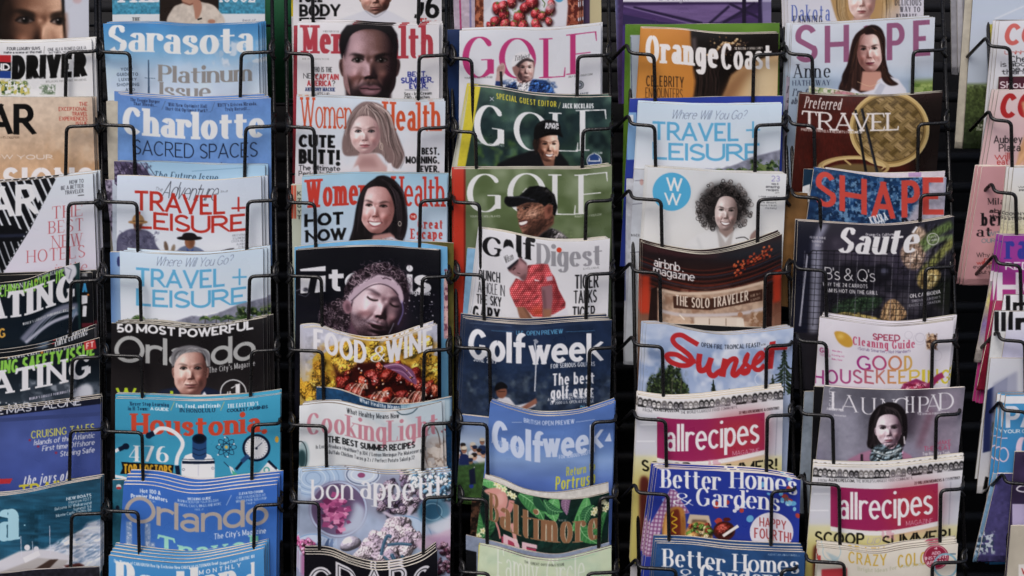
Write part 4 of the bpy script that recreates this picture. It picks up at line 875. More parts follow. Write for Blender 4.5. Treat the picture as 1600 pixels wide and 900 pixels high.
def a(c):
    c.r(150,600,450,770,'#3f94b4'); c.n(50,.05,3); N='#14233c'; W='#d6d9de'
    c.lines([('Never Stop Learning',203,264,629,634.5),('in H-Town:',200,232,636,641.5)],'#14304a','Q',wm=.9); c.t('A GUIDE',235,264,637,642,'#d6dde4','K'); c.t('Fun, Food, and Friends',275,345,632,638,'#cfd9e2','P'); c.t('IN HONOLULU',281,337,639,645,'#12253c','Q'); c.t("THE EAST END'S",356,404,630,636,'#cfd9e2','P'); c.t('COOLEST AIRBNBS',355,419,637,642,'#12253c','B')
    for x in (270,348): c.l([(x-3,642),(x+3,628)],.8,'#c6b25a')
    c.t('Houstonia',203,409,650,682,'#c04a34','P',wm=1.3,gap=.04); c.t('.',409,418,650,676,'#c04a34','K')
    c.l([(240,678),(250,670),(266,672),(280,682),(286,695),(278,714),(276,727)],6,W,1,0,k=1); c.l([(233,681),(241,677)],8.5,N); c.e(233,681,5,5,N); c.l([(277,728),(279,742)],7,N); c.l([(180,706),(186,702)],5,W); c.l([(186,703),(197,698)],7,N); c.e(197,698,5.5,5,N)
    c.p([(284,750),(284,722),(290,712),(304,707),(318,707),(330,712),(336,722),(336,750)],W,1,0); c.r(285,721,336,725.5,N); c.r(285,718,336,719,N); c.r(310,727,310.6,744,'#99a'); c.ring(287,734,1.8,.7,'#667'); c.ring(333,732,1.8,.7,'#667')
    c.p([(301,684),(323,684),(323,714),(318,719),(306,719),(301,714)],'#2a4d78'); c.e(312,686,11.3,8,N); c.e(312,686,8,5.5,'#0d1828'); 
    for y in (700,708): c.l([(301,y),(312,y+4),(323,y)],1,N,1,k=1)
    for q in range(4):
        th=np.linspace(0,2*math.pi,30); rr=R(q*45); u,v=16*np.cos(th),5.2*np.sin(th); c.l(np.stack([354+u*math.cos(rr)-v*math.sin(rr),699+u*math.sin(rr)+v*math.cos(rr)],1),.8,N)
    c.e(354,699,2.6,2.6,'#c6a85a')
    for x,y in ((343,695),(366,694),(341,711),(356,714),(352,684)): c.e(x,y,1.3,1.3,W)
    c.e(401,700,22,21.5,N); c.e(401,700,18,17.6,W); c.l([(400,701),(410,692)],.9,N); c.e(401,701,2,2,N); c.l([(384,716),(369,734)],4.5,N); c.l([(389,712),(378,722)],7,'#2a4d78')
    for i in range(24): t=i/24*6.283; c.l([(401+15*math.cos(t),700+14.7*math.sin(t)),(401+17*math.cos(t),700+16.6*math.sin(t))],.6,'#445')
    c.p([(400,745),(421,720),(436,735),(434,760),(405,760)],W); c.p([(418,722),(421,719),(434,732),(432,735)],N); c.ring(417,735,4,2.2,'#4d9c98'); c.p([(358,728),(364,731),(370,745),(362,740)],'#d0d4d8'); c.p([(362,734),(372,742),(366,748)],'#4fa890'); c.l([(350,722),(358,730)],1,N); c.e(433,687,3,5,'#c79a3c')
    c.p([(190,722),(272,727),(270,743),(188,741),(192,732)],'#14161c'); c.t('TOP DOCTORS',194,269,726,741,'#c99a2f','B',wm=1.05,gap=.08); c.t('476',202,264,697,722,'#d9dde2','E',gap=.05)
    c.l([(178,744),(190,746),(205,750)],4,W); 
m = mag('city_magazine', 'turquoise city magazine with red masthead and drawn stethoscope, microscope and magnifier', [(180,623),(240,624),(310,627),(380,623),(438,616)], (180,437), 765, '#3f94b4', a)
stack(m, 3, 'turquoise city magazine with red masthead', -.8, 1.2, 7)
mag('magazine', 'teal magazine whose strip runs down left of the bright blue city magazine with beige title', [(176,750),(220,750),(270,752)], (176,262), 870, '#2b6478', lambda c: (c.n(9,.2,3), c.e(186,761,4,4,'#c9c9cc'), c.e(186,763,4,2,'#a33'), c.e(184,795,3,5,'#1a2438')), d=.022)
def a(c):
    c.g([(760,'#3a68b4'),(870,'#4272b8')]); c.n(30,.05,4); W='#ccd5e2'; G='#9d958c'
    c.lines([('Hot 100 &',219,252,765,771.5),('Premier Realtors',205,262,773,780)],W,'B'); c.t('PAGE 111',226,243,782,785,W,'N'); c.t('WEDDING GUIDE',293,330,778,782,W,'B'); c.lines([('INSPIRATION FOR YOUR BIG DAY',278,342,783,787),('FLOWERS, CAKES, RINGS AND MORE',274,346,789,793)],W,'N'); c.t('PAGE 97',305,318,795,798,W,'N'); c.t('ELEVATED CUISINE',374,412,768,772,W,'B'); c.lines([('CHEF CHAU DAZZLES AT',370,415,774,778),('WINTER PARK SUSHI POP',369,417,779.5,783.5)],W,'N'); c.t('PAGE 14',386,399,785,788,W,'N'); c.l([(354,790),(362,774)],.7,W)
    for x,y,w,h in ((202,815,9,60),(231,818,9,60),(239,848,7,30)): c.p([(x-w/2,y),(x+w/2,y),(x+w/2,y+h),(x-w/2,y+h)],'#6f8bb5',1,.8); c.blotch((x-w/2,y,x+w/2,y+h),['#b9c2d2','#8196b8'],3,x,.5,.9)
    c.t('Orlando',195,420,790,832,'#a39b94','S',wm=1.0,gap=.08); c.t("The City's Magazine",335,416,829,838,'#d3dae6','N',wm=1.1)
    c.t('Travel',246,400,845,875,'#8fc8b8','P',wm=1.2); c.r(392,838,404,848,'#6fb59a')
m = mag('city_magazine', 'bright blue city magazine with a beige title and a thick wavy page stack', [(193,757),(240,759),(300,771),(370,764),(433,757)], (186,432), 868, '#3e6db6', a)
stack(m, 4, 'bright blue city magazine with beige title', 1.4, 3.6, 5)
def a(c):
    c.g([(865,'#4f8ec4'),(930,'#3f86c4')]); c.t('The Women of CAN KRUSH Rev Up',178,250,879,884,'#d6dde6','B',wm=.8); c.t('Exclusive New CHUCK KLOSTERMAN Read',252,341,884,889,'#d6dde6','B',wm=.8); c.t('Dragon Coast SURFING 101',344,398,873,878,'#d6dde6','B',wm=.8)
    c.t('Portlan',180,372,888,940,'#d8dee6','X'); c.t('d',381,399,880,938,'#d8dee6','X'); c.t('MONTHLY',311,377,886,893,'#d8dee6','B',ls=.5)
m = mag('city_magazine', 'light blue city magazine at the bottom edge, with a row of small white headlines', [(170,868),(230,876),(290,880),(350,871),(412,857)], (170,414), 950, '#4a8ac4', a)
stack(m, 4, 'light blue city magazine at the bottom edge', 1.5, 2.6, 7)
# ---------------------------------------------------------------- column 2 (fitness and food)
SKIN_W = '#caa79c'
def a(c):
    c.r(440,-100,700,60,'#cfd0d4'); c.face(587,-6,48,66,'#a98377',side=1,brow='#4a3a34',eye='#333',lip='#8f5f5a',stub=.35,neck=1,hl='#cfa99c')
    c.p([(517,42),(532,30),(556,22),(571,16),(587,24),(604,16),(614,20),(636,32),(644,42)],'#c3c5ce',1,.8,k=0); c.l([(571,17),(587,27),(604,17)],1.6,'#8d8f9a',.8,.6,k=1)
    c.t('FULL',468,504,-12,4,'#111113','K'); c.t('BODY',468,533,7,26,'#111113','K',wm=.9); c.t('FIT',468,509,28,46,'#111113','K'); c.t('96',641,687,-7,29,'#111113','K',wm=.75); c.t('Tips',654,685,29,42,'#b3302f','B')
m = mag('fitness_magazine', 'white fitness magazine with a stubbled man in a white tee and the number 96', [(458,-100),(580,-101),(690,-100)], (458,690), 46, '#cfd0d4', a)
mag('magazine', 'yellow-edged magazine at the far left of the top fitness pocket', [(453,-98),(500,-98),(560,-98)], (458,560), 160, '#c9b62c', lambda c: (c.r(440,26,470,170,'#b9bcc0'), c.n(3,.1,4)), d=.012)
def a(c):
    c.r(440,20,720,180,'#cdced2'); c.t('Men',469,542,40,84,'#a8404c','Q',gap=.06); c.t('sHealth',535,681,40,92,'#a8404c','Q',gap=.06)
    c.p([(542,175),(540,132),(556,150),(600,150),(612,132),(611,175)],'#35272b',1,1.5)
    c.p([(534,92),(530,70),(533,52),(542,40),(580,34),(612,40),(621,54),(623,74),(620,94)],'#17131a',1,1,k=0)
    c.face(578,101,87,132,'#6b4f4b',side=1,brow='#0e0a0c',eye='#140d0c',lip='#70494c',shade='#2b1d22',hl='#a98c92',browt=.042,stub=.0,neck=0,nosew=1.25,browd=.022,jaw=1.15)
    c.clip([(538,90),(536,64),(543,46),(560,40),(596,40),(613,46),(620,64),(619,96),(612,130),(600,165),(556,165),(545,130)],k=1); c.p([(534,100),(534,50),(545,38),(546,62),(541,84)],'#17131a',.9,2.5); c.p([(622,100),(624,50),(610,38),(612,62),(616,84)],'#17131a',.9,2.5)
    c.p([(540,118),(548,128),(553,140),(560,134),(571,129),(578,130),(585,129),(597,134),(603,142),(609,128),(616,116),(612,150),(602,172),(556,172),(544,150)],'#120d10',.72,3,k=1); c.p([(562,138),(571,133),(578,135),(586,133),(596,139),(590,147),(578,149),(567,147)],'#7d5a62',.9,1.2,k=1); c.l([(563,139),(574,138.5),(579,140),(595,139.5)],1.8,'#1d0f12',.9,.5,k=1); c.e(578,144,8,1.8,'#a5828a',.6,1); c.clip()
    c.t('WHO IS THE',488,519,105,113,'#1d1d20','N'); c.t('NEW',474,497,115,123,'#1d1d20','N'); c.t('CAPTAIN',493,530,116,125,'#b03038','B'); c.t('AMERICA',480,518,126,135,'#b03038','B'); c.t('?',519,524,126,135,'#1d1d20','N'); c.t('ANTHONY MACKIE',477,524,137,143,'#27386a','B'); c.t('SUITS UP',490,515,145,150,'#333','N')
    c.t('BEST.',637,668,112,120,'#24308c','B',wm=1.1); c.t('SUMMER.',627,678,121,130,'#24308c','B',wm=1.1); c.t('EVER.',640,669,130,139,'#24308c','B',wm=1.1); c.l([(633,141),(670,141)],.8,'#334'); c.t('Sex - Ice Cream',632,675,144,149,'#222','S'); c.t('CBD - Beaches',632,672,150,155,'#222','S'); c.t('A MEN PUBLICATION',505,530,48,51,'#777','N'); c.t('JUNE 2019 MENSHEALTH.COM',472,514,91,94,'#888','N')
m = mag('fitness_magazine', 'white fitness magazine with a large serious bearded face between red letters', [(465,35),(540,36),(610,40),(686,38)], (464,686), 170, '#cdced2', a)
stack(m, 3, 'white fitness magazine with a serious bearded face', 2, .6, 3)
mag('magazine', 'crimson-edged magazine strip left of the bearded face magazine', [(459,40),(500,41),(560,43)], (458,560), 170, '#9c3a48', lambda c: c.n(4,.1,5), d=.0215)
def hairw(c): pass
def a(c):
    c.g([(150,'#b4c2cf'),(195,'#c2c8d2'),(275,'#c9c6cc')]); c.n(40,.06,4); c.blotch((460,150,700,280),['#cdd3dc','#b9c6d2'],30,7,.5,.5,.2)
    c.t("Women",469,552,153,201,'#c05332','Q',gap=.05); c.t("sHealth",585,691,160,205,'#c05332','Q',gap=.05)
    H='#7d6a68'; HL='#d5c4be'; F=[[(574,162),(556,172),(546,190),(540,210),(546,226),(541,240)],[(576,162),(560,180),(552,202),(550,222),(553,238)],[(580,163),(600,176),(608,198),(610,222),(618,244),(616,262)],[(584,162),(608,178),(616,204),(622,226),(630,246),(624,264)]]
    c.hair([(572,159),(594,163),(608,178),(616,198),(626,222),(632,244),(622,264),(606,254),(592,240),(556,244),(538,242),(535,222),(541,200),(548,180),(558,166)],H,HL,5,120,.9,F,.7,1.0,.2)
    c.p([(548,275),(556,254),(562,240),(588,240),(600,256),(622,275)],'#b99a98',1,1.4); c.p([(556,262),(566,246),(584,246),(592,262)],'#8f6d6c',.6,3)
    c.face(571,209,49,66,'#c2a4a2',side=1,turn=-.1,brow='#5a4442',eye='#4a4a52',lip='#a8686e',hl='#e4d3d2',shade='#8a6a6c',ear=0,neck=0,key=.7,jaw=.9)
    c.hair([(572,161),(584,165),(596,176),(603,194),(606,216),(614,238),(606,244),(598,228),(594,206),(588,190),(574,180),(562,182),(552,194),(547,210),(549,224),(543,236),(540,222),(543,200),(551,180),(560,168)],H,HL,9,80,.7,[[(560,172),(548,196),(545,232)],[(574,164),(560,176),(551,200)],[(574,164),(592,182),(600,212)],[(578,164),(600,188),(610,240)]],.7,.9,.1)
    c.p([(541,280),(550,264),(560,258),(566,280)],'#c9c6cc',1,1); c.p([(604,280),(606,256),(612,255),(616,280)],'#d5d2d8',1,.8); c.ring(596,229,2.6,.8,'#b9a99a',1,5)
    c.t('CUTE',467,524,211,231,'#131316','K',gap=.08); c.t('BUTT!',467,532,234,257,'#131316','K',gap=.08); c.t('The Ultimate',467,532,259,267,'#1d1d20','S'); c.t('Perk-Up Plan',467,530,268,276,'#1d1d20','S')
    c.t('BEST.',659,687,231,242,'#131316','B',wm=1.05); c.t('MORNING.',634,687,245,256,'#131316','B',wm=1.05); c.t('EVER.',657,687,259,270,'#131316','B',wm=1.05)
m = mag('fitness_magazine', "pale women's fitness magazine with a blonde woman and orange masthead", [(465,151),(540,153),(620,158),(696,158)], (462,694), 282, '#c4c7d0', a)
stack(m, 2, 'pale fitness magazine with a blonde woman', -1.2, 1, 4)
mag('magazine', 'orange and green spined magazine left of the smiling brunette cover', [(455,288),(490,289),(560,290)], (457,560), 400, '#a9b0a2', lambda c: (c.r(455,290,459,342,'#b4503a'), c.r(460,290,463,342,'#b4503a'), c.t('K',465,471,299,306,'#222','B'), c.t('7',465,471,310,316,'#222','B'), c.t('G',465,471,319,325,'#222','B'), c.t('Y',465,471,328,334,'#222','B'), c.t('T',465,471,337,343,'#222','B')), d=.0125)
def a(c):
    c.g([(270,'#8fb4cb'),(330,'#a9c0d3'),(390,'#aebfd3')]); c.n(40,.05,4)
    c.t("Women",476,580,278,322,'#bb3f33','Q',gap=.05); c.t("sHealth",600,697,276,323,'#bb3f33','Q',gap=.05)
    H='#1d181c'; HL='#5f5258'; F=[[(594,277),(570,296),(560,330),(548,380)],[(594,277),(578,300),(566,336),(568,380)],[(600,277),(624,300),(628,340),(624,380)],[(600,277),(630,300),(636,345),(630,378)]]
    c.hair([(592,276),(608,277),(624,290),(633,318),(637,350),(630,376),(616,386),(560,386),(545,384),(552,356),(558,322),(569,294)],H,HL,5,110,.8,F,.6)
    c.p([(572,392),(584,368),(610,364),(622,374),(632,392)],'#a67d78',1,1.2)
    c.face(590,326,55,82,'#b98d8a',side=1,turn=-.3,brow='#2a1f1e',eye='#1d1514',lip='#93545a',smile=.7,hl='#e2c6c6',shade='#7d5552',rot=4,neck=0,ear=0,jaw=.95,key=.75)
    c.hair([(594,277),(580,286),(571,304),(566,336),(562,372),(556,372),(558,322),(570,292)],H,HL,8,30,.6,[[(592,278),(570,304),(560,370)],[(590,278),(566,306),(556,360)]],.6); c.hair([(590,276),(610,280),(626,300),(634,340),(626,372),(618,380),(618,350),(616,320),(608,300),(598,290),(586,289)],H,HL,9,50,.6,[[(592,279),(612,298),(619,340),(620,376)],[(594,278),(624,302),(630,340),(624,370)]],.6)
    c.p([(590,392),(598,374),(612,370),(628,378),(632,392)],'#bdb9c2',1,.8); c.blotch((590,370,632,392),'#77727c',3,4,.6,.8); c.ring(625,350,2.2,.8,'#c9bfb4',1,3.5)
    c.t('HOT',476,537,333,353,'#131316','K',gap=.1); c.t('NOW',476,542,358,377,'#131316','K',gap=.08); c.e(646,339,5.8,5.8,'#b2342f'); c.t('THE',642,650,337,341,'#dcd5d2','B')
    c.t('Great',653,692,343,358,'#b93a33','Q',wm=.9); c.t('Escape',641,692,358,374,'#b93a33','Q',wm=.9); c.t('THESE 21',660,690,380,385,'#22242c','B')
m = mag('fitness_magazine', "light blue women's fitness magazine with a smiling long-haired brunette and red masthead", [(472,276),(550,271),(620,271),(699,272)], (470,698), 398, '#a4bdd1', a)
stack(m, 1, 'light blue fitness magazine with a smiling brunette', .6, 1, 4)
mag('magazine', 'bright light blue magazine framing the dark tennis cover along its top and right', [(460,386),(520,379),(590,375),(650,379),(699,386)], (461,700), 525, '#6aa3cc', lambda c: (c.n(20,.08,3), c.r(694,440,702,530,'#b9909a'), c.blotch((693,420,702,530),['#7a4b5e','#c9a7a4'],4,5,.5)), d=.0065)
mag('magazine', 'olive-edged magazine standing right behind the light blue sheet round the tennis cover', [(640,378),(680,378),(709,380)], (640,709), 525, '#5e5a2e', lambda c: c.n(8,.15,3), d=.013)
def a(c):
    c.g([(385,'#15161f'),(450,'#14151f'),(530,'#191a26')]); W='#cfd0d6'
    c.p([(469,421),(509,416),(509,424),(470,424)],W); c.p([(470,434),(486,432),(481,458),(470,459)],W); c.p([(492,458),(497,432),(509,431),(509,456)],W); c.e(478,453,4,3,'#14151f',.9,1)
    c.t('tennis',514,674,414,454,W,'K',wm=.85,gap=.06); c.t('magazine',636,673,453,461,W,'S')
    c.l([(463,455),(470,452),(480,454)],1,'#aab',.7); c.l([(466,460),(478,464),(484,458)],.9,'#889',.6)
    F=[[(590,418),(560,430),(548,450),(540,466)],[(600,416),(640,430),(630,450),(634,470)],[(560,440),(530,470),(520,490),(512,510)],[(545,470),(530,490),(540,500),(524,512)]]
    HR='#2f252e'; HW='#b9a5b0'
    HA=[(600,412),(622,420),(637,440),(639,470),(622,452),(592,440),(562,454),(545,474),(539,454),(551,432),(574,418)]; HB=[(548,464),(554,485),(548,512),(528,521),(506,509),(501,490),(515,475),(532,467)]
    for q,n_ in ((HA,230),(HB,230)): c.p(q,'#251c24',1,1.5,k=1); c.curls(q,n_,3.2,['#8d7884','#5f4e5a','#b7a3ad','#171016','#3f323c','#9c8792'],n_+len(q),1.0)
    c.curls([(560,408),(634,408),(646,440),(640,470),(630,430),(600,412),(560,420),(538,450)],50,3.5,['#5f4e5a','#8d7884'],5,.7,.8,0); c.curls([(498,480),(515,468),(505,510),(525,526),(495,515)],30,3.2,['#5f4e5a','#8d7884'],6,.7,.8,0)
    c.p([(540,545),(548,500),(560,480),(612,505),(622,520),(620,545)],'#5f4654',1,2)
    c.face(595,476,88,122,'#94787f',side=1,turn=.32,rot=16,brow='#3a2c34',lip='#8a6470',hl='#d2bcc4',shade='#38272f',stub=.7,key=1.1,jaw=1.15,closed=1,openm=1,neck=0,ear=0,nosew=1.05,browt=.03)
    c.p([(618,440),(640,440),(640,520),(612,522),(622,500),(628,476)],'#2f2434',.75,5)
    bd=[(541,466),(552,450),(572,435),(592,428),(612,431),(625,444),(631,466),(627,474),(620,456),(608,447),(590,442),(572,449),(558,462),(547,476)]
    c.p(bd,'#b5a0ae',1,.7,k=1); c.l([(549,471),(572,451),(592,444),(610,449),(623,462)],1.6,'#3d303c',.9,.5,k=1); c.l([(558,448),(592,431),(618,441)],2,'#d9c9d4',.6,1,k=1); c.l([(628,470),(630,488),(622,508)],1.6,'#8a84c4',.8,.8,k=1); c.l([(598,436),(604,434.5),(612,438)],2,'#4a3a44',.9,.5)
    TP=[(541,468),(538,452),(550,430),(574,416),(600,411),(622,419),(637,440),(634,462),(626,447),(612,433),(592,429),(572,436),(552,451)]; c.p(TP,'#251c24',1,1.2); c.curls(TP,210,3.2,['#8d7884','#5f4e5a','#b7a3ad','#171016','#3f323c'],77,1.0,.9,0)
    c.e(543,480,7,11,'#96747f',1,1,rot=-10); c.e(544,481,4,7,'#5d444e',.8,1.4,rot=-10)
    c.spots((632,455,680,500),34,.9,['#9a94a4','#6d6876','#c9c4d0'],3,.8); c.spots((585,408,615,422),14,.7,['#9a94a4'],4,.7); c.l([(608,522),(613,512),(616,505)],1.2,'#99a',.7,.4,k=1)
m = mag('tennis_magazine', 'near-black tennis magazine with a head-banded player, eyes closed, head thrown back', [(462,391),(520,387),(590,385),(640,388),(686,391)], (461,687), 535, '#15161f', a, d=-.001)
stack(m, 1, 'near-black tennis magazine', 1.6, .4, 4)
def a(c):
    c.g([(500,'#a9adc0'),(560,'#b4b2b8'),(640,'#b79b4a')]); c.p([(480,640),(484,590),(500,562),(520,545),(560,528),(590,535),(620,535),(650,520),(668,528),(684,575),(684,640)],'#b98f33',1,3); c.n(9,.22,3,(478,520,690,640)); c.blotch((478,530,690,640),['#d2b34a','#a6742a','#cfa93a'],9,9,.55,.8,.12)
    CR=[(476,640),(482,596),(498,565),(520,546),(556,530),(590,536),(624,536),(650,522),(668,530),(686,576),(688,640)]
    c.pile(CR,170,9,['#c9a23c','#b98c2e','#d6b654','#a87826','#c2973a'],5,.8,.12,.8,0,.3)
    c.p([(520,566),(532,584),(548,578),(560,566),(600,566),(640,572),(660,592),(688,610),(690,645),(538,645),(528,606)],'#3a1110',1,2.5)
    TM=[(528,582),(546,582),(560,570),(600,570),(640,576),(658,596),(686,614),(688,640),(544,640),(530,604)]
    c.pile(TM,46,12,['#8a2a20','#a33a28','#6d1c18','#7a241c','#b5543a'],6,.5,.35,.62,0,.8)
    for i,(x,y) in enumerate(((556,606),(588,618),(618,628),(648,618),(570,636),(604,640))):
        for q in range(7): c.l([(x-13+q*2.8,y+22),(x-9+q*3,y+5),(x+1+q*2.4,y-6),(x+10+q*1.4,y+2)],1.5,['#c9a99a','#5a2a20','#a87a68','#d8c0b2','#6d3a2c','#b08a74','#e0cdc0'][q],.85,.3,k=1)
    c.p([(598,572),(622,568),(644,578),(652,600),(640,596),(618,581)],'#7a5072',1,.6,k=1); c.l([(600,573),(626,571),(648,592)],1.3,'#c6a2b8',.9,.3,k=1); c.l([(606,576),(628,577),(646,597)],1,'#4a2a42',.9,.3,k=1); c.l([(612,578),(630,582),(644,596)],1,'#b58fa8',.8,.3,k=1)
    c.pile([(532,575),(560,566),(640,575),(680,612),(680,636),(560,636)],60,1.6,['#2a0c0a','#d9a58c','#c9703e','#e5d5cf'],8,0,.3,.8,0,.2)
    W='#d3d3d8'
    c.t('15 DELICIOUS CHARDONNAYS TO DRINK NOW',518,658,519,525,'#2c2a2c','B',ls=.1)
    W='#d3d3d8'
    c.t('FOOD',490,573,525,560,W,'S',wm=1.12,gap=.12); c.t('WINE',603,676,523,558,W,'S',wm=1.12,gap=.12); c.t('&',578,602,541,566,W,'G')
    for i,(s,w) in enumerate((('42',7),('RECIPES',24),('FOR ALL',23),('YOUR',14),('SUMMER',22),('PARTIES',22))): c.t(s,488,488+w,581+5.6*i,585+5.6*i,'#2d261a','B',ls=.1)
    for i,(s,w) in enumerate((('A NEW',18),('TAKE ON',20),('TOMATO',19))): c.t(s,656,675,556+6*i,561+6*i,'#3a3224','S',ls=.1)
m = mag('food_magazine', 'golden food magazine with roasted tomato and onion tart under curved white title', [(474,513),(500,512),(530,522),(575,532),(615,530),(650,518),(683,507)], (474,684), 640, '#b4a27a', a, bulge=.007)
stack(m, 2, 'golden food magazine with roasted tart', -3.6, .6, 5)
def a(c):
    c.g([(600,'#1e4668'),(650,'#1a3d5c')]); c.n(4,.25,3); c.n(20,.12,6); c.t('What Healthy Means Now',562,640,631,638,'#c9cfd6','S'); c.e(655,640,30,20,'#7fa0b0',.8,2); c.p([(640,632),(705,622),(705,660),(640,660)],'#9fb4c0',1,2)
mag('food_magazine', 'dark blue cooking magazine rising behind the pale pink-titled one', [(494,605),(530,609),(580,626),(620,632),(660,629),(706,620)], (495,706), 745, '#1e4668', a, d=.0065, bulge=.005)
def a(c):
    c.r(460,620,720,760,'#c4c9cc'); c.n(30,.07,4); c.blotch((540,625,700,740),['#aebcc4','#d2d6d8'],26,7,.52,.6,.15); c.p([(610,630),(706,622),(706,700),(680,690),(640,660)],'#aabcc6',.8,6)
    c.l([(618,640),(628,648),(645,645),(657,632)],1.6,'#27404c',.9,.4,k=1); c.e(475,712,9,22,'#8ea4a8',.9,1); c.e(472,717,7,14,'#1f3b40',.9,1.5); c.ring(470,714,10,1.6,'#2b3a40',1,24); c.e(680,712,20,30,'#a6a2a0',.9,2); c.ring(676,700,12,2,'#6a5a54',.9,34); c.blotch((664,690,706,740),['#8a7a6e','#c5bdb4'],7,4,.5,.8); c.l([(690,674),(706,684)],2.4,'#a83a3c',.9,.5)
    c.t('What Healthy Means Now',542,624,646,654,'#2b2f33','S',wm=.8); c.t('CookingLight',480,684,657,690,'#b87f8c','E',wm=.8,gap=.03)
    c.t('THE BEST SUMMER RECIPES',513,649,694,704,'#17191c','B',gap=.1); c.t('Is Local Produce Healthier? p.104 / Lemon Meringue Pie Makeover p.91',494,666,707,713,'#3a3f44','S',wm=.8); c.t('Buffalo Chicken Tacos p.29 / Perfect Potato Salad p.12',514,648,716,722,'#3a3f44','S',wm=.8)
m = mag('food_magazine', 'pale cooking magazine with a pink serif title and a black subtitle', [(468,634),(520,630),(580,642),(630,641),(690,628)], (467,694), 750, '#c4c9cc', a)
stack(m, 2, 'pale cooking magazine with a pink title', 4, 1.4, 6)
def a(c):
    c.r(460,725,720,900,'#9aa6bd'); c.g([(735,'#a6b8cf'),(890,'#8e98b2')]); c.n(24,.14,3)
    c.p([(535,740),(720,740),(720,800),(600,815),(560,790)],'#8e93a8',1,4); c.e(498,750,42,30,'#9fb6d2',1,2)
    for i in range(5): c.ring(490,748,40-7*i,1.5,'#c3d3e4' if i%2 else '#7f98ba',.8,26-4*i)
    c.e(567,742,28,18,'#b9c5d6'); c.ring(567,742,25,2,'#5e6a86',.9,15); c.ring(567,742,18,2,'#cfd8e4',.9,10); c.e(565,743,6,4,'#8f4f74')
    c.pile([(588,792),(596,764),(616,750),(640,742),(672,750),(684,774),(668,796),(640,800),(612,806)],70,7,['#6d6078','#8b7a8c','#544860','#a596a8','#b8aab8'],11,.9,.15,.7,0,.7)
    c.pile([(634,738),(706,738),(708,788),(676,784),(648,760)],110,4.2,['#9fbcd2','#c6d6e2','#6f94ae','#4a7390','#d8e4ec'],13,.4,.15,.8,0,.5)
    c.e(529,796,45,44,'#6d5f7d',1,1); c.ring(529,796,43.5,3,'#a9b6d0',1,42); c.p([(552,786),(570,796),(566,824),(545,834),(528,832),(545,812)],'#aab4c9',1,3,k=1); c.e(520,790,34,34,'#5d4a66',.7,4)
    rs=random.Random(4)
    for i in range(95):
        x=524+rs.gauss(0,11); y=802+rs.gauss(0,17); r_=4+5*rs.random(); t0=rs.random()*6.28
        if (x-524)**2/28**2+(y-802)**2/32**2>1: continue
        c.p([(x+r_*math.cos(t0+q),y+r_*.7*math.sin(t0+q)) for q in (0,1.6+.5*rs.random(),3.1,4.6)],rs.choice(['#c0709a','#b25f8c','#d58db0','#8a4470','#a34f7e','#6d2f58']),.95,.3)
    c.p([(640,790),(648,796),(634,812),(640,790)],'#bcb2c2',1,1); c.p([(597,801),(602,799),(632,815),(642,790),(646,793),(636,820),(626,820)],'#b9afc0',1,.8)
    c.e(635,846,42,40,'#a9bdd6',1,1.5); c.ring(635,846,41,2,'#7d9cc0',.9,39)
    c.pile([(562,872),(578,846),(598,830),(614,818),(642,816),(654,834),(652,856),(622,872),(588,882)],46,13,['#c2b2be','#b4a4b4','#cabdc6','#a898aa'],7,.9,.06,.65,0,.3)
    for P_,w_ in ((((596,868),(600,850),(606,838),(612,840)),5),(((606,852),(625,850),(644,852)),4.5),(((612,866),(620,880),(632,886)),6),(((628,868),(634,882),(630,890)),5),(((600,870),(612,882),(600,880)),4)): c.l(P_,w_,'#35566e',1,.5,k=1); c.l([(x-.8,y-1) for x,y in P_],1.2,'#7496aa',.8,.4,k=1)
    c.l([(640,853),(662,850),(680,852)],1.6,'#4a3a4e',1,.4,k=1); c.p([(705,800),(690,830),(665,838),(650,848),(660,860),(690,858),(705,850)],'#bfa9bd',1,2,k=1); c.p([(668,840),(705,838),(705,870),(685,860)],'#a98ca8',1,3)
    c.e(678,800,25,22,'#5f879e',1,2); c.e(674,798,17,15,'#2f5a74',.9,2); c.ring(676,800,15,1.5,'#8fb3c6',.8,13); c.ring(700,790,17,1.3,'#42596a',.9,22); c.p([(664,822),(690,812),(706,805),(706,826),(684,834)],'#c4cbd8',.9,2)
    c.e(490,868,40,34,'#b6c6dc',1,1.5); c.ring(490,868,39,2,'#7fa0c8',.9,33); 
    for i in range(5): c.leaf(502+i*6,842,500+i*8,872,3.5,['#6f84aa','#a4b4d0','#54688c'][i%3])
    c.ball(548,850,17,11,'#bdb6c8',-8,.2,.2); c.p([(470,850),(482,840),(494,850),(492,862),(472,864)],'#b0508a',1,1); c.p([(470,866),(492,864),(486,900),(470,900)],'#a3709a',1,2); c.pile([(470,846),(494,848),(494,866),(470,868)],16,5,['#c0709a','#a34f7e','#d58db0'],7,.5,.2,.7,0,.5)
    c.pile([(686,850),(706,846),(706,895),(684,895)],40,4,['#5a2f44','#8a6a7c','#3a2030','#a98a9c'],6,.5,.2,.7,0,.6)
    W='#d6d8df'; c.t('bon',484,555,748,781,W,'F',wm=1.35,gap=.12); c.t('appétit',563,693,745,783,W,'F',wm=1.35,gap=.11)
m = mag('food_magazine', 'lilac-blue food magazine with a bowl of pink petals and a white serif title', [(471,737),(540,734),(600,741),(650,740),(705,736)], (467,703), 900, '#9aa6bd', a)
stack(m, 2, 'lilac-blue food magazine with a bowl of pink petals', -2, 1.5, 6)
def a(c):
    c.r(460,850,700,970,'#17161f'); W='#c3c2c8'
    for s,x0,x1 in (('C',482,518),('R',525,562),('A',566,604),('B',608,638),('S',646,674)):
        c.t(s,x0,x1,886,928,W,'B'); c.t(s,x0+3.2,x1-3.2,889.5,926,'#17161f','T',wm=.9); 
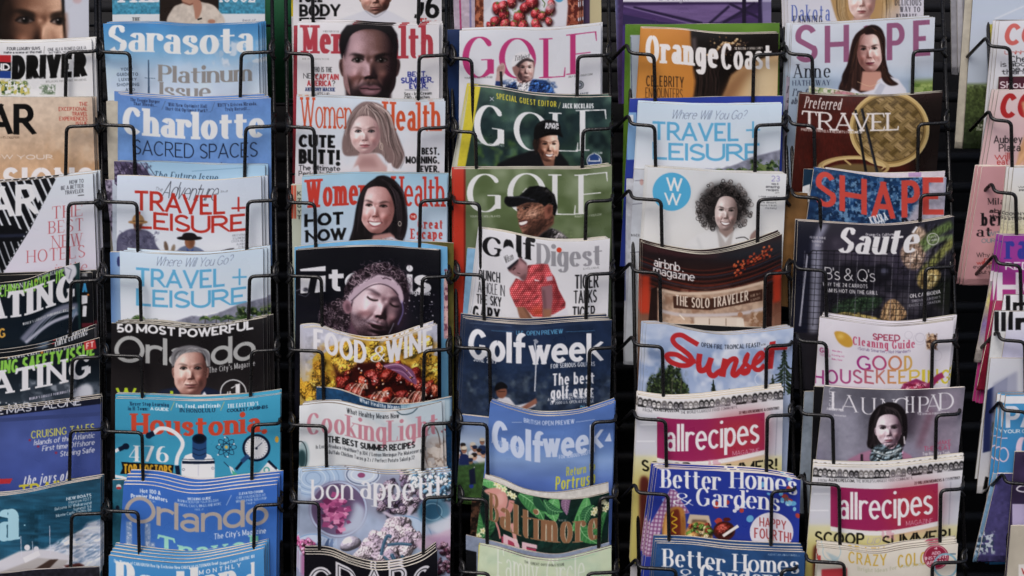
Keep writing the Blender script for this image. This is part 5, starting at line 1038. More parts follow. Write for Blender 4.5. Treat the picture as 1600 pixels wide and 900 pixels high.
m = mag('food_magazine', 'black magazine with inlined white capitals, sagging deeply at the bottom edge', [(477,866),(515,868),(550,882),(590,891),(630,886),(660,876),(683,860)], (476,684), 960, '#17161f', a, bulge=.008)
stack(m, 3, 'black magazine with inlined white capitals', -.5, 2.2, 6)
# ---------------------------------------------------------------- column 3 (golf)
def a(c):
    c.r(730,-100,950,60,'#b9bbc6'); c.p([(742,-100),(756,-100),(756,60),(742,60)],'#7d4a3a'); c.blotch((742,-60,757,60),['#a8694e','#5f3024'],5,4,.5); c.p([(890,-100),(905,-100),(903,60),(884,60)],'#8a4a38'); c.blotch((884,-60,905,60),['#b0705a','#5f2a24'],5,5,.5)
    c.p([(757,60),(757,20),(768,8),(775,-60),(880,-60),(888,10),(884,60)],'#c4c6cf',1,1)
    rs=random.Random(7)
    for i,(x,y,r_) in enumerate([(778,14,9),(788,24,9),(800,4,8),(812,28,10),(822,12,9),(832,4,10),(838,22,8),(775,34,8),(790,38,8),(804,40,7),(818,42,9),(838,38,8),(848,26,7),(860,16,8),(858,34,6),(770,44,7),(840,46,8),(786,10,8),(814,-6,8),(765,40,5),(862,6,6)]):
        c.e(x+1,y+2,r_*1.1,r_*1.15,'#2a0c10',.7,1.5); c.ball(x,y,r_*.95,r_*1.1,['#a83038','#962630','#b23a42'][i%3],(i*37)%50-25,.25,.3,i)
        for k_ in range(16): c.e(x+rs.gauss(0,.4)*r_,y+rs.gauss(0,.45)*r_,.6,.8,'#e0b09a' if k_%2 else '#5a141a',.7)
        if i%3==0: c.p([(x-4,y-r_*.85),(x-1,y-r_*1.25),(x+5,y-r_*.95),(x+1,y-r_*.7)],'#5f7a3c',.9,.3)
    c.e(858,10,10,6,'#c9c9d0',.6,2); c.e(874,-2,7,6,'#4f97bd'); c.l([(846,-2),(852,6),(850,12)],1.5,'#54703a'); c.blotch((775,5,870,45),'#6d8a4a',3,6,.68,.7)
m = mag('food_magazine', 'white dessert magazine with a heap of red strawberries, top of the golf column', [(742,-100),(820,-101),(905,-100)], (742,905), 52, '#b9bbc6', a)
stack(m, 2, 'white dessert magazine with strawberries', 3.5, .3, 4)
mag('magazine', 'magenta-striped magazine showing as a strip left of the strawberries', [(705,-98),(760,-98),(860,-98)], (710,860), 52, '#b3a6b6', lambda c: (c.l([(716,-95),(721,60)],2.5,'#a8366e'), c.l([(734,-95),(736,60)],3,'#7a78a0'), c.n(5,.1,3)), d=.017)
mag('magazine', 'cream and lilac magazine edges right of the strawberries', [(830,-98),(880,-98),(938,-99)], (830,940), 52, '#b9b08c', lambda c: (c.r(905,-100,912,60,'#b9aeb2'), c.r(912,-100,922,60,'#51405f')), d=.0225)
def a(c):
    c.r(700,30,960,180,'#c9ccd4'); c.n(40,.05,3); c.g([(40,'#c2c8d0'),(170,'#cdced4')],a=.6)
    P='#b03c74'; c.t('G',723,772,58,122,P,'D',wm=.9); c.t('O',780,838,60,123,P,'D',wm=.9); c.t('L',843,884,60,122,P,'D',wm=.9); c.t('F',885,933,52,115,P,'D',wm=.9)
    c.t('YOUR LIFE, WELL PLAYED',726,770,120,123,'#555','S'); c.t('JULY 2019 / GOLF.COM',888,926,117,120,'#555','S')
    c.p([(774,170),(778,142),(792,136),(806,128),(820,124),(836,124),(854,126),(864,138),(872,170)],'#2c4a7c',1,.8,k=0); c.blotch((774,124,872,172),['#16294c','#3e64a0','#20365e'],6,5,.52,.85,.05)
    c.p([(806,126),(818,124),(830,124),(824,148),(812,152)],'#c7c8d0',1,.8); c.l([(812,126),(816,148)],1.5,'#8f93a6',.8,.5)
    c.p([(805,108),(808,96),(834,92),(834,118),(828,128),(812,130),(806,118)],'#8d6f6c',1,.8,k=1); c.face(821,108,27,44,'#a3837d',side=-1,turn=.45,brow='#3a2a28',eye='#1d1515',lip='#7d5a58',ear=0,hl='#d0b4ae',shade='#4f3a3c',neck=0)
    c.p([(812,108),(806,104),(801,106),(804,116),(808,118)],'#8a6864',1,.6,k=1); c.p([(800,104),(801,94),(808,84),(820,81),(829,85),(833,92),(835,96),(826,91),(816,94),(808,101)],'#cfcfd4',1,.5,k=1); c.p([(806,103),(814,95),(824,91.5),(835,96),(830,97),(822,96),(812,102)],'#3a3236',.9,.5,k=1); c.t('Titleist',803,827,86,94,'#222','H',wm=2,rot=12)
    c.p([(776,119),(777,107),(784,99),(789,101),(790,110),(786,120),(782,127),(775,127)],'#b0938f',1,.6,k=1)
    for i in range(4): c.l([(779+i*2.6,105-i*.8),(778+i*2.6,112-i)],.8,'#6d504e',.8,.3)
    c.p([(773,142),(775,127),(785,128),(785,144)],'#22386c',1,.5); c.l([(783,112),(784.5,143)],4,'#2a2628',1,.4)
    c.tex([(774,170),(786,140),(806,128),(836,124),(864,138),(872,170)],3.5,1.2,6)
    c.ring(906,133,6,1.4,'#394247'); c.e(906,133,4.5,4.5,'#49545a',.9); c.e(906,133,2.4,2,'#aab'); c.t('THE OPEN',893,920,146,153,'#59636a','Q',wm=.8)
m = mag('golf_magazine', 'white golf magazine with pink serif letters and a golfer in a blue camouflage jacket', [(718,48),(780,46),(860,47),(939,39)], (717,938), 175, '#c9ccd4', a)
stack(m, 3, 'white golf magazine with pink serif letters', 1.6, .4, 4)
mag('magazine', 'navy blue magazine strip down the left of the pink-lettered golf cover', [(699,46),(740,46),(790,47)], (701,790), 300, '#1c3560', lambda c: c.n(20,.15,4), d=.0225)
def blur(c, box, cols, sc, seed): c.blotch(box, cols, sc, seed, .5, .75, .3, 2)
def golf(c, W, xs, y, wm=.9):
    for ch,(x0,x1),(ya,yb) in zip('GOLF',xs,y): c.t(ch,x0,x1,ya,yb,W,'D',wm=wm)
def a(c):
    c.g([(135,'#2f4646'),(200,'#26393c'),(270,'#33493a')]); blur(c,(735,130,960,280),['#1a2a2e','#4d6a58','#5e7a6e','#20343a'],22,6); blur(c,(735,210,810,280),['#4f6f38','#6f8a48'],14,8); c.p([(730,130),(752,132),(724,280),(700,280)],'#c3b63a',1,.4); c.n(3,.04,4)
    c.p([(730,130),(734,130),(712,280),(700,280)],'#b9bcb0')
    c.l([(766,152),(772,158)],.8,'#ccd'); c.l([(772,152),(766,158)],.8,'#ccd'); c.t('SPECIAL GUEST EDITOR',776,870,154,163,'#c9bb3c','S',ls=.05); c.l([(873,170),(876,160)],.7,'#cc9'); c.t('JACK NICKLAUS',879,928,162,170,'#d0d4d6','B')
    golf(c,'#d2d6d8',((741,788),(803,858),(858,904),(900,948)),((165,228),(176,236),(177,237),(172,236)))
    c.t('YOUR LIFE, WELL PLAYED',744,788,224,227,'#c9ced0','S'); c.t('GOLF.COM',926,941,238,241,'#c9ced0','S')
    c.p([(770,290),(778,256),(800,246),(830,236),(842,234),(862,250),(874,238),(888,254),(900,290)],'#15171c',1,1.2,k=0)
    c.p([(836,262),(838,240),(868,246),(866,262)],'#7d5a4c',1,1); c.face(857,228,35,52,'#a9806c',side=-1,turn=.4,brow='#3a2822',eye='#1d1614',lip='#7d4c46',smile=.55,hl='#d9b8a6',shade='#5a3c32',ear=1,neck=0,jaw=1.1); c.hair([(838,240),(833,226),(837,213),(843,216),(842,228)],'#241a18','#5a443a',3,20,.6,[[(838,214),(836,226),(839,238)],[(841,216),(839,226),(841,236)]],.7,.8)
    c.p([(835,217),(836,200),(845,190),(860,187.5),(874,193),(877,206),(880,214),(872,208),(858,207),(844,216)],'#131417',1,.5,k=1); c.p([(843,216),(858,206.5),(872,207),(880,215),(872,212),(858,212)],'#0a0a0c',1,.6,k=1); c.l([(841,196),(852,190),(866,190)],1.5,'#3a3b40',.7,.8,k=1); c.t('KPMG',852,873,195,202,'#d9dade','B',slant=.15)
    for q in range(4): c.r(853+q*5.3,192.5,857+q*5.3,196,'#c9cacf',.9)
    c.p([(836,262),(832,246),(842,238),(852,262)],'#15171c',1,.6); c.p([(866,266),(868,244),(880,250),(886,268)],'#15171c',1,.6)
    c.e(929,252,12,12,'#c9ced4'); c.p([(922,246),(929,240),(936,246),(936,251),(922,251)],'#2c4a80'); c.ring(929,252,10,1.4,'#2c4a80'); c.r(920,253,938,257,'#2c4a80')
m = mag('golf_magazine', 'dark green golf magazine with a yellow spine, tilted, golfer in a black cap', [(733,134),(780,139),(840,149),(900,152),(955,151)], (706,953), 282, '#2f4646', a)
stack(m, 2, 'dark green golf magazine with a yellow spine', -2.2, .6, 5)
def a(c):
    c.g([(260,'#6d7a5e'),(330,'#5f6e4c'),(400,'#626f58')]); blur(c,(725,255,960,410),['#4d5b3a','#7f8d6e','#566642','#8a967c'],30,5); c.p([(700,255),(727,255),(727,420),(700,420)],'#b23a2a'); c.p([(725,255),(728,255),(728,420),(725,420)],'#7a2a20')
    golf(c,'#cfd3d2',((730,783),(793,854),(857,900),(898,950)),((272,332),(271,334),(273,336),(272,334)),.88)
    c.t('YOUR LIFE, WELL PLAYED',735,782,337,340,'#c9cec6','S'); c.t('AUGUST 2019 / GOLF.COM',898,940,336,339,'#c9cec6','S')
    c.p([(822,410),(830,384),(842,366),(858,357),(874,362),(890,376),(898,410)],'#3a3836',1,1,k=0); c.n(3,.15,5,(826,360,895,405)); c.p([(826,400),(834,372),(846,366),(856,356),(850,380)],'#7a4c3a',1,1.5)
    Q=lambda *q:[(770+a/9,280+b/9) for a,b in q]
    hd=Q((335,340),(340,400),(350,470),(340,520),(360,560),(365,610),(375,660),(390,690),(420,760),(470,785),(540,810),(640,790),(740,700),(860,620),(860,400),(740,330),(500,320))
    c.p(Q((530,800),(700,560),(860,480),(850,640),(640,850)),'#5f4038',1,1.5)
    c.p(hd,'#86604f',1,.7); c.clip(hd,s=.7)
    c.p(Q((520,560),(700,480),(900,500),(860,700),(600,860),(400,800),(480,700)),'#4a3028',.75,3); c.e(*Q((560,490))[0],11,6,'#b8917e',.75,3,rot=-14); c.e(*Q((385,520))[0],4,5,'#a87f6c',.7,1.6); c.e(*Q((420,700))[0],5,4,'#94695a',.7,2); c.p(Q((340,330),(660,330),(640,370),(420,370),(340,400)),'#3f2a24',.75,2.5); c.tex(hd,4,.5,4); c.n(1.5,.08,6,(800,305,870,372))
    c.l(Q((425,420),(460,395),(510,405)),1.8,'#1a1110',.95,.5,k=1); c.e(*Q((455,418))[0],2.6,1.6,'#241815',.95,.5); c.e(*Q((440,412))[0],.8,.6,'#d8cfc8'); c.e(*Q((352,432))[0],1.6,1.6,'#241815',.9,.5); c.l(Q((420,385),(470,365),(540,385)),2,'#251a16',.7,.8,k=1); c.l(Q((400,440),(380,500),(375,540)),2,'#5a3c32',.6,1,k=1)
    c.l(Q((350,560),(390,570),(430,540)),1.6,'#33201a',.85,.6,k=1); c.l(Q((510,520),(530,580),(505,650)),1.8,'#4a3028',.75,.9,k=1); c.p(Q((365,600),(400,585),(490,575),(500,605),(480,640),(400,675),(378,650)),'#4a2424',1,.6,k=1); c.p(Q((372,615),(410,605),(488,590),(478,625),(420,650),(382,645)),'#dcd7d2',1,.5,k=1); c.l(Q((385,670),(430,672),(490,640)),1.8,'#8a5a54',.8,.6,k=1); c.p(Q((410,760),(480,720),(560,700),(640,640),(720,560),(740,690),(620,800),(480,800)),'#1d1210',.5,3); c.clip()
    c.p(Q((730,400),(790,345),(850,360),(855,430),(810,520),(740,560)),'#86584a',1,.8,k=1); c.p(Q((770,420),(820,380),(835,430),(790,500)),'#4f3028',.8,1.4,k=1)
    c.p(Q((370,240),(450,170),(520,110),(640,95),(760,120),(870,220),(915,400),(880,520),(850,500),(850,370),(800,340),(730,390),(690,350),(640,330),(500,320)),'#101114',1,.6); c.p(Q((165,310),(190,250),(300,250),(420,245),(640,310),(640,335),(500,330),(330,390),(230,390),(180,350)),'#15161a',1,.6,k=1); c.l(Q((240,260),(420,255),(600,305)),2,'#3a3b44',.8,.8,k=1); c.l(Q((700,140),(800,190),(870,280)),3,'#4a4644',.6,1.6,k=1); c.l(Q((420,190),(480,130)),1.5,'#c9c9c9',.9,.4); c.tex(Q((370,240),(520,110),(760,120),(915,400),(850,370),(640,330)),8,1.0,4)
    c.p(Q((600,850),(720,750),(840,690),(960,740),(1080,850),(1080,1000),(560,1000)),'#6d6a6c',1,1); c.p(Q((600,850),(720,750),(840,690),(860,760),(780,860),(700,1000),(600,1000)),'#1d1b1f',1,1); c.tex(Q((600,850),(840,690),(1080,850),(1080,1000)),6,1.5,9)
m = mag('golf_magazine', 'mossy green golf magazine with a red spine and a grinning golfer in profile', [(709,264),(780,264),(860,264),(910,264),(956,259)], (709,955), 410, '#657256', a)
stack(m, 2, 'mossy green golf magazine with a red spine', -.8, .8, 6)
def a(c):
    c.r(720,350,970,520,'#c9cacf'); c.n(50,.05,3); c.p([(720,350),(756,350),(734,520),(700,520)],'#b9bdc6')
    K='#15151a'; c.t('G',754,785,371,401,K,'X'); c.t('o',787,803,364,401,K,'X'); c.t('lf',806,837,369,405,K,'X'); c.t('Digest',838,941,384,417,'#8a8a90','X',wm=.85); c.e(874,391,4,4,'#c2452e')
    c.t('EXCLUSIVE',912,937,418,421,'#777','S')
    P=lambda *q:[(740+a/6,360+b/6) for a,b in q]
    c.p(P((400,700),(480,700),(560,840),(620,900),(480,900),(430,810)),'#8a6450',1,.8); c.l(P((470,720),(560,860)),3,'#5f4236',.6,1.2)
    sh=P((510,330),(640,315),(700,320),(730,400),(760,440),(800,560),(865,680),(860,730),(750,790),(660,815),(560,810),(480,720),(400,720),(345,600),(340,550),(400,450),(470,480))
    c.p(sh,'#a3363c',1,.6); c.clip(sh,s=.6)
    for i in range(30):
        for j in range(28): c.e(792+i*3.1+(j%2)*1.5,408+j*3.1,.75,.75,'#d6a3a3',.85)
    c.tex(sh,12,.45,4,2); c.p(P((640,520),(750,500),(760,640),(740,780),(860,700),(860,600),(780,440)),'#4f151c',.35,3); c.p(P((520,740),(660,700),(660,815),(560,810)),'#c0562e',.5,4); c.l(P((470,480),(540,560),(600,600)),3,'#5f1a22',.5,1.5,k=1); c.clip()
    c.p(P((636,530),(740,512),(745,640),(730,760),(720,850),(650,860),(650,700)),'#86636a',1,.8,k=0); c.l(P((655,560),(670,700),(668,840)),4,'#5a3f44',.6,1.6,k=1); c.p(P((655,740),(735,740),(718,860),(655,860)),'#8f674f',.9,1.5)
    c.p(P((570,830),(700,815),(760,810),(880,730),(900,900),(600,900)),'#c3c3cc',1,.8); c.l(P((740,810),(720,880)),2,'#8f8f9a',.6,1)
    c.p(P((325,360),(420,270),(470,290),(505,330),(505,420),(470,470),(430,440),(380,420)),'#8f6d70',1,.7,k=1); c.p(P((325,362),(420,285),(420,320),(340,385)),'#3f2c30',.8,1.2); c.e(*P((455,330))[0],6,6,'#b0898c',.7,2.5); c.l(P((370,375),(395,352)),1.6,'#241818',.9,.4); c.l(P((410,400),(440,410)),1.3,'#3a2222',.8,.4); c.p(P((430,440),(500,400),(500,470),(460,480)),'#5f4346',.7,1.5)
    c.p(P((250,250),(260,190),(330,150),(400,195),(420,265),(400,290),(320,355),(300,330)),'#c9cad0',1,.5,k=1); c.p(P((315,355),(420,270),(424,290),(335,372)),'#23222a',.9,.5); c.t('Wilson',786,802,399,409,'#222','H',wm=2.6,rot=35); c.p(P((430,240),(500,310),(500,330),(430,270)),'#5a4044',.8,.8)
    c.p(P((570,460),(610,470),(600,455),(620,478),(580,476)),'#d8d0d4'); c.p(P((680,440),(740,430),(745,470),(690,480)),'#b9a3b0',.9,.8)
    c.lines([('PUNCH',749,782,424,440),('A HOLE IN',747,789,443,460),('THE SKY',745,784,462,477)],K,'B',wm=.85); c.t('GARY',739,782,480,502,K,'B',wm=.9)
    c.lines([('TIGER',899,936,429,451),('TALKS',897,933,454,474),('TIGER',895,931,479,501)],K,'B',wm=.9)
m = mag('golf_magazine', 'white golf magazine with a golfer in a red shirt and white cap', [(752,357),(790,363),(850,375),(905,377),(953,373)], (733,949), 512, '#c9cacf', a)
stack(m, 2, 'white golf magazine with a golfer in a red shirt', -2.4, .4, 4)
mag('magazine', 'light blue magazine strip left of the red-shirted golfer', [(730,388),(770,390),(830,394)], (716,816), 600, '#7ba3c4', lambda c: (c.n(8,.08,3), c.r(716,570,760,620,'#5c8a2c')), d=.0215)
def crowd(c, box, seed, sc=1, cols=('#2a3a5e','#8a9ab4','#3f4f70','#c3c6cc')):
    rs=random.Random(seed); x0,y0,x1,y1=box; n=int((x1-x0)*(y1-y0)/(70*sc*sc))
    P_=sorted([(y0+rs.random()*(y1-y0),x0+rs.random()*(x1-x0)) for i in range(n)])
    for y,x in P_:
        s=sc*(1+.2*rs.random()); c.p([(x-5*s,y+15*s),(x-4.5*s,y+6*s),(x-2*s,y+4*s),(x+2*s,y+4*s),(x+4.5*s,y+6*s),(x+5*s,y+15*s)],rs.choice(cols),1,.4); c.e(x,y,2.8*s,3.6*s,rs.choice(['#a8826f','#8f6a58','#b8937f']),1,.4); c.e(x,y-2.2*s,3*s,2*s,rs.choice(['#d0d2d8','#22304e','#2a2422','#c3b9a8']),1,.4)
        c.l([(x-1.8*s,y),(x+1.8*s,y)],.8*s,'#2a201e',.8)
def a(c):
    c.g([(495,'#22324e'),(580,'#263650'),(650,'#303d54')]); c.n(20,.2,4); blur(c,(722,580,960,660),['#3a4658','#54606c','#1e2a3c'],10,6); c.n(4,.12,9,(722,570,960,660)); W='#d3d6dc'
    c.l([(738,511),(800,516),(955,500)],1.2,'#46566e',.5,1,k=1); c.l([(734,505),(800,510)],.8,'#789',.5)
    c.t('U.S. OPEN PREVIEW',807,880,517,524,'#5fa0c6','S'); c.l([(768,517),(803,519)],.6,'#5fa0c6',.7); c.l([(884,519),(930,517)],.6,'#5fa0c6',.7)
    c.t('Golf',732,822,518,566,W,'S',wm=1.2,gap=.06); c.t('week',826,944,523,567,W,'S',wm=1.2,gap=.06); c.t('JUNE 2019',740,776,559,567,W,'S'); c.t('FOR SERIOUS GOLFERS',861,930,567,574,W,'S')
    c.l([(836,535),(838,560),(836,612)],2,'#b9bcc4',1,.4,k=1); c.p([(833,532),(838,530),(842,534),(839,538)],'#8d93a0')
    c.t('The best',864,929,582,601,W,'S',wm=.95); c.t('golf ever',861,928,602,622,W,'S',wm=.95); c.lines([('A DETAILED LOOK BACK',875,928,614,618.5),("AT TIGER WOODS' DOMINATION",856,928,620,624.5),('OF 2000 U.S. OPEN AT PEBBLE',860,928,626,630.5)],W,'S'); c.t('PLUS',907,928,634,643,'#5fa0c6','S')
    c.p([(768,660),(772,628),(784,619),(796,622),(806,634),(836,628),(838,634),(812,646),(806,660)],'#c3c4cc',1,.8); c.p([(810,640),(832,626),(838,622),(840,630),(820,642)],'#8d6152',1,.8); c.e(784,613,8.5,10,'#7d5344',1,.7); c.p([(774,611),(775,602),(783,597),(791,601),(793,607),(784,608)],'#14151a',1,.5,k=1); c.l([(778,612),(790,612)],1.2,'#2a1a16',.8,.4)
m = mag('golf_magazine', 'navy golf magazine with thick white title and a golfer swinging his club at left', [(727,498),(775,504),(830,507),(890,503),(956,500)], (719,952), 652, '#26364f', a)
stack(m, 3, 'navy golf magazine with thick white title', -2, 1, 4)
def a(c):
    c.g([(640,'#4a6498'),(690,'#a3b4cc'),(735,'#3a4a40'),(775,'#4a6a38')]); crowd(c,(712,690,762,722),3,1.35); c.p([(712,728),(765,722),(765,775),(712,775)],'#3d5a34',1,2); c.n(4,.25,3,(710,728,770,780)); c.e(737,760,3.5,3.5,'#2c3f86'); c.l([(736,740),(742,730)],1.4,'#ccc'); 
    crowd(c,(714,700,745,708),9,1.5,('#22305a','#1c2850')); c.p([(733,735),(742,731),(744,756),(735,758)],'#1a2138',1,.5)
mag('golf_magazine', 'golf magazine showing a crowd of capped spectators, left of the pale blue golf cover', [(722,648),(760,652),(815,656)], (713,806), 776, '#4a6498', a, d=.0165, full=134)
def a(c):
    c.g([(628,'#4f6da8'),(690,'#5c7ab2'),(720,'#7c97c4'),(755,'#5670ae')]); c.n(26,.12,5,sx=2.4); W='#b7c4de'
    c.t('BRITISH OPEN PREVIEW',819,898,658,665,W,'S'); c.l([(800,660),(816,660)],.6,W); c.l([(900,660),(930,656)],.6,W)
    c.t('Golf',769,850,667,716,W,'S',wm=1.2,gap=.06); c.t('week',848,944,670,712,W,'S',wm=1.2,gap=.06); c.t('JULY/AUGUST 2019',768,817,693,701,W,'S',wm=.8); c.t('FOR SERIOUS GOLFERS',874,930,708,714,W,'S'); c.p([(945,690),(953,676),(956,690)],W)
    c.t('Return to',885,930,727,741,'#b9b83f','S',wm=.8,slant=.05); c.t('Portrush',868,930,742,763,'#c3c13f','S',wm=.85,slant=.05)
m = mag('golf_magazine', 'pale blue golf magazine with white title and yellow words at lower right', [(766,628),(800,640),(845,650),(905,646),(960,629)], (753,956), 775, '#5874ae', a, bulge=.007)
stack(m, 2, 'pale blue golf magazine with yellow words', 1.4, 1.6, 6)
def a(c):
    c.r(730,730,960,870,'#16302a'); c.n(20,.15,4); G=['#3f7a48','#2f6240','#5a9a5e','#24503a']; V='#8cc08a'
    c.tex([(740,740),(955,760),(955,870),(735,870)],14,.3,3); c.leaf(754,752,792,775,13,G[2],V,-.2); c.leaf(742,790,760,850,11,G[0],V,.1); c.leaf(744,850,768,790,9,G[1],V); c.leaf(812,772,850,813,13,G[0],V,-.1); c.leaf(868,778,868,815,13,G[2],V,.15); c.leaf(850,782,880,800,8,G[1],V,.2); c.leaf(918,778,895,830,11,G[2],V,-.1); c.leaf(905,805,935,850,12,G[0],V,.2); c.leaf(928,790,914,820,8,G[1],V); c.leaf(946,800,938,850,8,G[0],V); c.leaf(892,770,886,805,7,'#7a5f78','#a58aa0'); c.leaf(836,770,855,800,6,G[3],None); c.leaf(796,790,800,830,5,G[3],None); c.leaf(760,835,784,862,7,G[3],V)
    c.l([(800,782),(796,797),(784,805),(778,796),(772,778)],9,'#b97f7a',1,.6,k=1); c.p([(757,768),(770,763),(786,764),(794,780),(790,797),(780,800),(775,782)],'#c08a82',1,.8,k=1); c.e(782,780,6,10,'#cfa098',.7,2); c.l([(774,812),(780,830),(782,842)],3,'#b97f7a'); c.l([(800,818),(804,835),(806,850)],6,'#c48e88',1,.6); c.e(806,848,3.5,6,'#cfb8ae')
    for x,y in ((780,760),(788,765),(797,772),(803,776),(776,756),(755,830),(748,838),(752,846),(944,785),(950,790),(946,796),(942,782),(931,797),(928,802)):
        for q in range(5): c.e(x+3*math.cos(q*1.26),y+3*math.sin(q*1.26),2.3,1.7,'#cfcfa8',1,.3,rot=q*72)
        c.e(x,y,1,1,'#c9b04a')
    g='#9a7558'; o='#c9b8a0'
    for dx,dy,cl,wm in ((0,0,o,1.35),(0,0,'#86644a',.95)):
        c.t('B',762,780,772,815,cl,'D',wm=wm); c.t('altimore',781,938,800,847,cl,'D',wm=wm*1.05,gap=.02)
    c.r(784,842,804,870,'#9c3f58'); c.r(816,856,838,870,'#9c3f58'); c.t('BE',787,840,846,880,'#c9a8b0','B'); c.t('AUGUST 2019',873,886,812,815,'#aaa','N')
m = mag('city_magazine', 'dark green city magazine with tropical leaves, a flamingo and bronze lettering', [(757,748),(785,758),(820,772),(870,780),(910,779),(952,770)], (741,949), 872, '#16302a', a, bulge=.006, d=-.002)
mag('city_magazine', 'fat white page stack of a magazine rising behind the tropical leaf cover', [(758,741),(785,749),(820,764),(860,770),(900,766),(951,754)], (742,951), 872, '#b9b7b2', lambda c: (c.n(3,.08,3)), d=.004, bulge=.006)
m2 = stack(m, 1, 'dark green tropical city magazine', -1.5, -1.0, 3)
mag('magazine', 'brown-edged dark magazine left of the tropical leaf cover', [(737,780),(765,786),(800,790)], (731,795), 900, '#3a2a22', lambda c: (c.blotch((725,770,800,900),['#1a1412','#5a4032'],6,3,.5)), d=.0165, full=200)
def a(c):
    c.g([(855,'#b4c3a6'),(930,'#bccaa8')]); c.n(24,.05,3); c.blotch((746,850,955,930),['#c9d3b8','#a9c0a6'],26,5,.52,.5,.2); c.p([(742,845),(750,850),(744,930),(736,930)],'#c3b63a'); c.t('THE GREAT OUTDOORS ISSUE',820,882,881,885,'#4a5048','S',ls=.1); c.t('Family Circle',776,914,873,918,'#cfd6c9','E',wm=.9,a=.85); c.l([(800,868),(880,876),(930,866)],1,'#7fae96',.6,.5,k=1)
m = mag('family_magazine', 'pale green magazine with faint white serif title and a yellow spine, bottom edge', [(748,851),(780,858),(825,872),(870,876),(910,868),(955,856)], (744,955), 950, '#b8c6a8', a, bulge=.008)
mag('magazine', 'grey-blue magazine edge between the tropical leaves and the pale green cover', [(728,836),(770,846),(825,861),(870,866),(910,858),(952,847)], (728,952), 950, '#7d879a', lambda c: (c.n(5,.1,3), c.r(720,860,745,950,'#17181c')), d=.009, bulge=.006)
stack(m, 1, 'pale green magazine with faint title', 1, 1.5, 3)
# ---------------------------------------------------------------- column 4 (orange, travel, recipes)
def a(c):
    c.g([(-100,'#c9c9d0'),(2,'#cfcfd6'),(4,'#3b2c52')]); c.p([(960,8),(980,8),(1110,40),(1210,14),(1240,10),(1240,60),(960,60)],'#4d3a68'); c.p([(975,9),(1180,7),(1125,35),(1095,37)],'#6d5a86',1,.8); c.n(4,.12,3,(960,6,1240,60),sx=8)
    for P_ in ([(990,12),(1098,37)],[(1140,10),(1108,38)],[(1180,5),(1130,37)],[(1140,6),(1190,30)]): c.l(P_,4,'#2c2240',.95,.6)
    c.r(1160,-10,1166,60,'#241c33'); c.r(1185,-10,1192,60,'#2b2240'); c.p([(1190,-5),(1240,-5),(1240,40),(1192,40)],'#8a86a8',.7,1); c.p([(960,20),(1030,34),(1080,40),(960,52)],'#3a3058'); c.p([(960,40),(1205,38),(1240,30),(1240,60),(960,60)],'#54448a',.7,1); c.l([(975,10),(1090,40)],2,'#8b7aa6',.7,.5)
    c.t('Design',1030,1076,-15,1,'#8a8a94','L')
m = mag('design_magazine', 'purple architecture magazine with dark roof beams, top of the orange column', [(975,-100),(1090,-101),(1205,-100)], (973,1205), 48, '#5d4a78', a)
mag('magazine', 'pale blue and violet magazine edges left of the purple roof beams', [(958,-100),(990,-100),(1050,-100)], (966,1050), 150, '#6b6a94', lambda c: (c.g([(955,'#7f9cc0'),(968,'#4a3a62')],True), c.n(6,.15,3)), d=.0125)
def a(c):
    c.g([(1000,'#c28540'),(1085,'#bb7d3b'),(1110,'#8a5a35'),(1220,'#c2a684')],True); c.n(40,.06,3)
    c.p([(1120,165),(1130,130),(1160,104),(1220,90),(1220,170),(1090,170)],'#b9986e',1,4); c.p([(1170,110),(1220,95),(1220,165),(1160,165)],'#cdb894',.9,9)
    c.p([(1216,84),(1190,92),(1160,104),(1142,118),(1134,140),(1122,165),(1082,168),(1088,128),(1081,90),(1079,40),(1222,40),(1219,84)],'#17110f',1,1.6); c.p([(1120,160),(1136,132),(1160,108),(1190,98),(1170,120),(1140,165)],'#6d4830',.6,6); c.p([(1081,60),(1088,58),(1090,80),(1083,84)],'#6d6468',.7,2); c.e(1092,158,9,9,'#5d565c',.7,4)
    for i in range(40):
        rs=random.Random(i); x=1084+rs.random()*36; c.l([(x,165),(x+rs.random()*6,130),(x+12*rs.random(),96),(1130+40*rs.random(),66)],.9,rs.choice(['#3a2a26','#5a4640','#0c0808','#2a1e1a']),.6,.4,k=1)
    for i in range(26): t=i/25; c.e(1106+46*t,86-26*t+4*math.sin(9*t),2.3,1.7,['#b99a72','#d0b892','#7a5f42'][i%3],.95,.3)
    c.spots((1105,58,1165,90),40,1.2,['#8a6a4a','#c9ad86','#3a2822'],4,.7)
    W='#dad8d6'
    c.t('Orange',1009,1123,58,101,W,'C',wm=.72,gap=.02); c.t('Coast',1127,1206,68,109,W,'C',wm=.72,gap=.02); c.t('THE MAGAZINE of ORANGE COUNTY',1148,1192,74,78,'#c9c4be','B')
    c.t('CELEBRITY',1010,1069,119,136,'#3a2a1e','N',wm=.9); c.t('ENCOUNTERS',1009,1067,138,154,'#3a2a1e','N',wm=.9)
m = mag('city_magazine', 'orange city magazine with a braided dark hairdo and white masthead', [(1003,44),(1060,46),(1130,53),(1217,52)], (995,1214), 165, '#c08440', a)
stack(m, 2, 'orange city magazine with braided hairdo', -.6, .6, 4)
mag('magazine', 'olive green magazine rising above the orange cover, its long green strip on the left', [(977,38),(1050,38),(1130,37),(1218,36)], (972,1217), 330, '#5b7f2e', lambda c: (c.n(40,.1,3), c.r(985,55,1003,200,'#9aa4b0'), c.l([(986,58),(988,180)],1,'#3a4a5a')), d=.0195, full=300)
def a(c): tlb(c,(1020,1188),160,5)
m = mag('travel_magazine', 'pale blue travel magazine with blue title over palms, under the orange cover', [(998,160),(1060,163),(1130,164),(1222,162)], (991,1217), 280, '#c3d0e2', a)
stack(m, 1, 'pale blue travel magazine under the orange cover', -1.5, .6, 5)
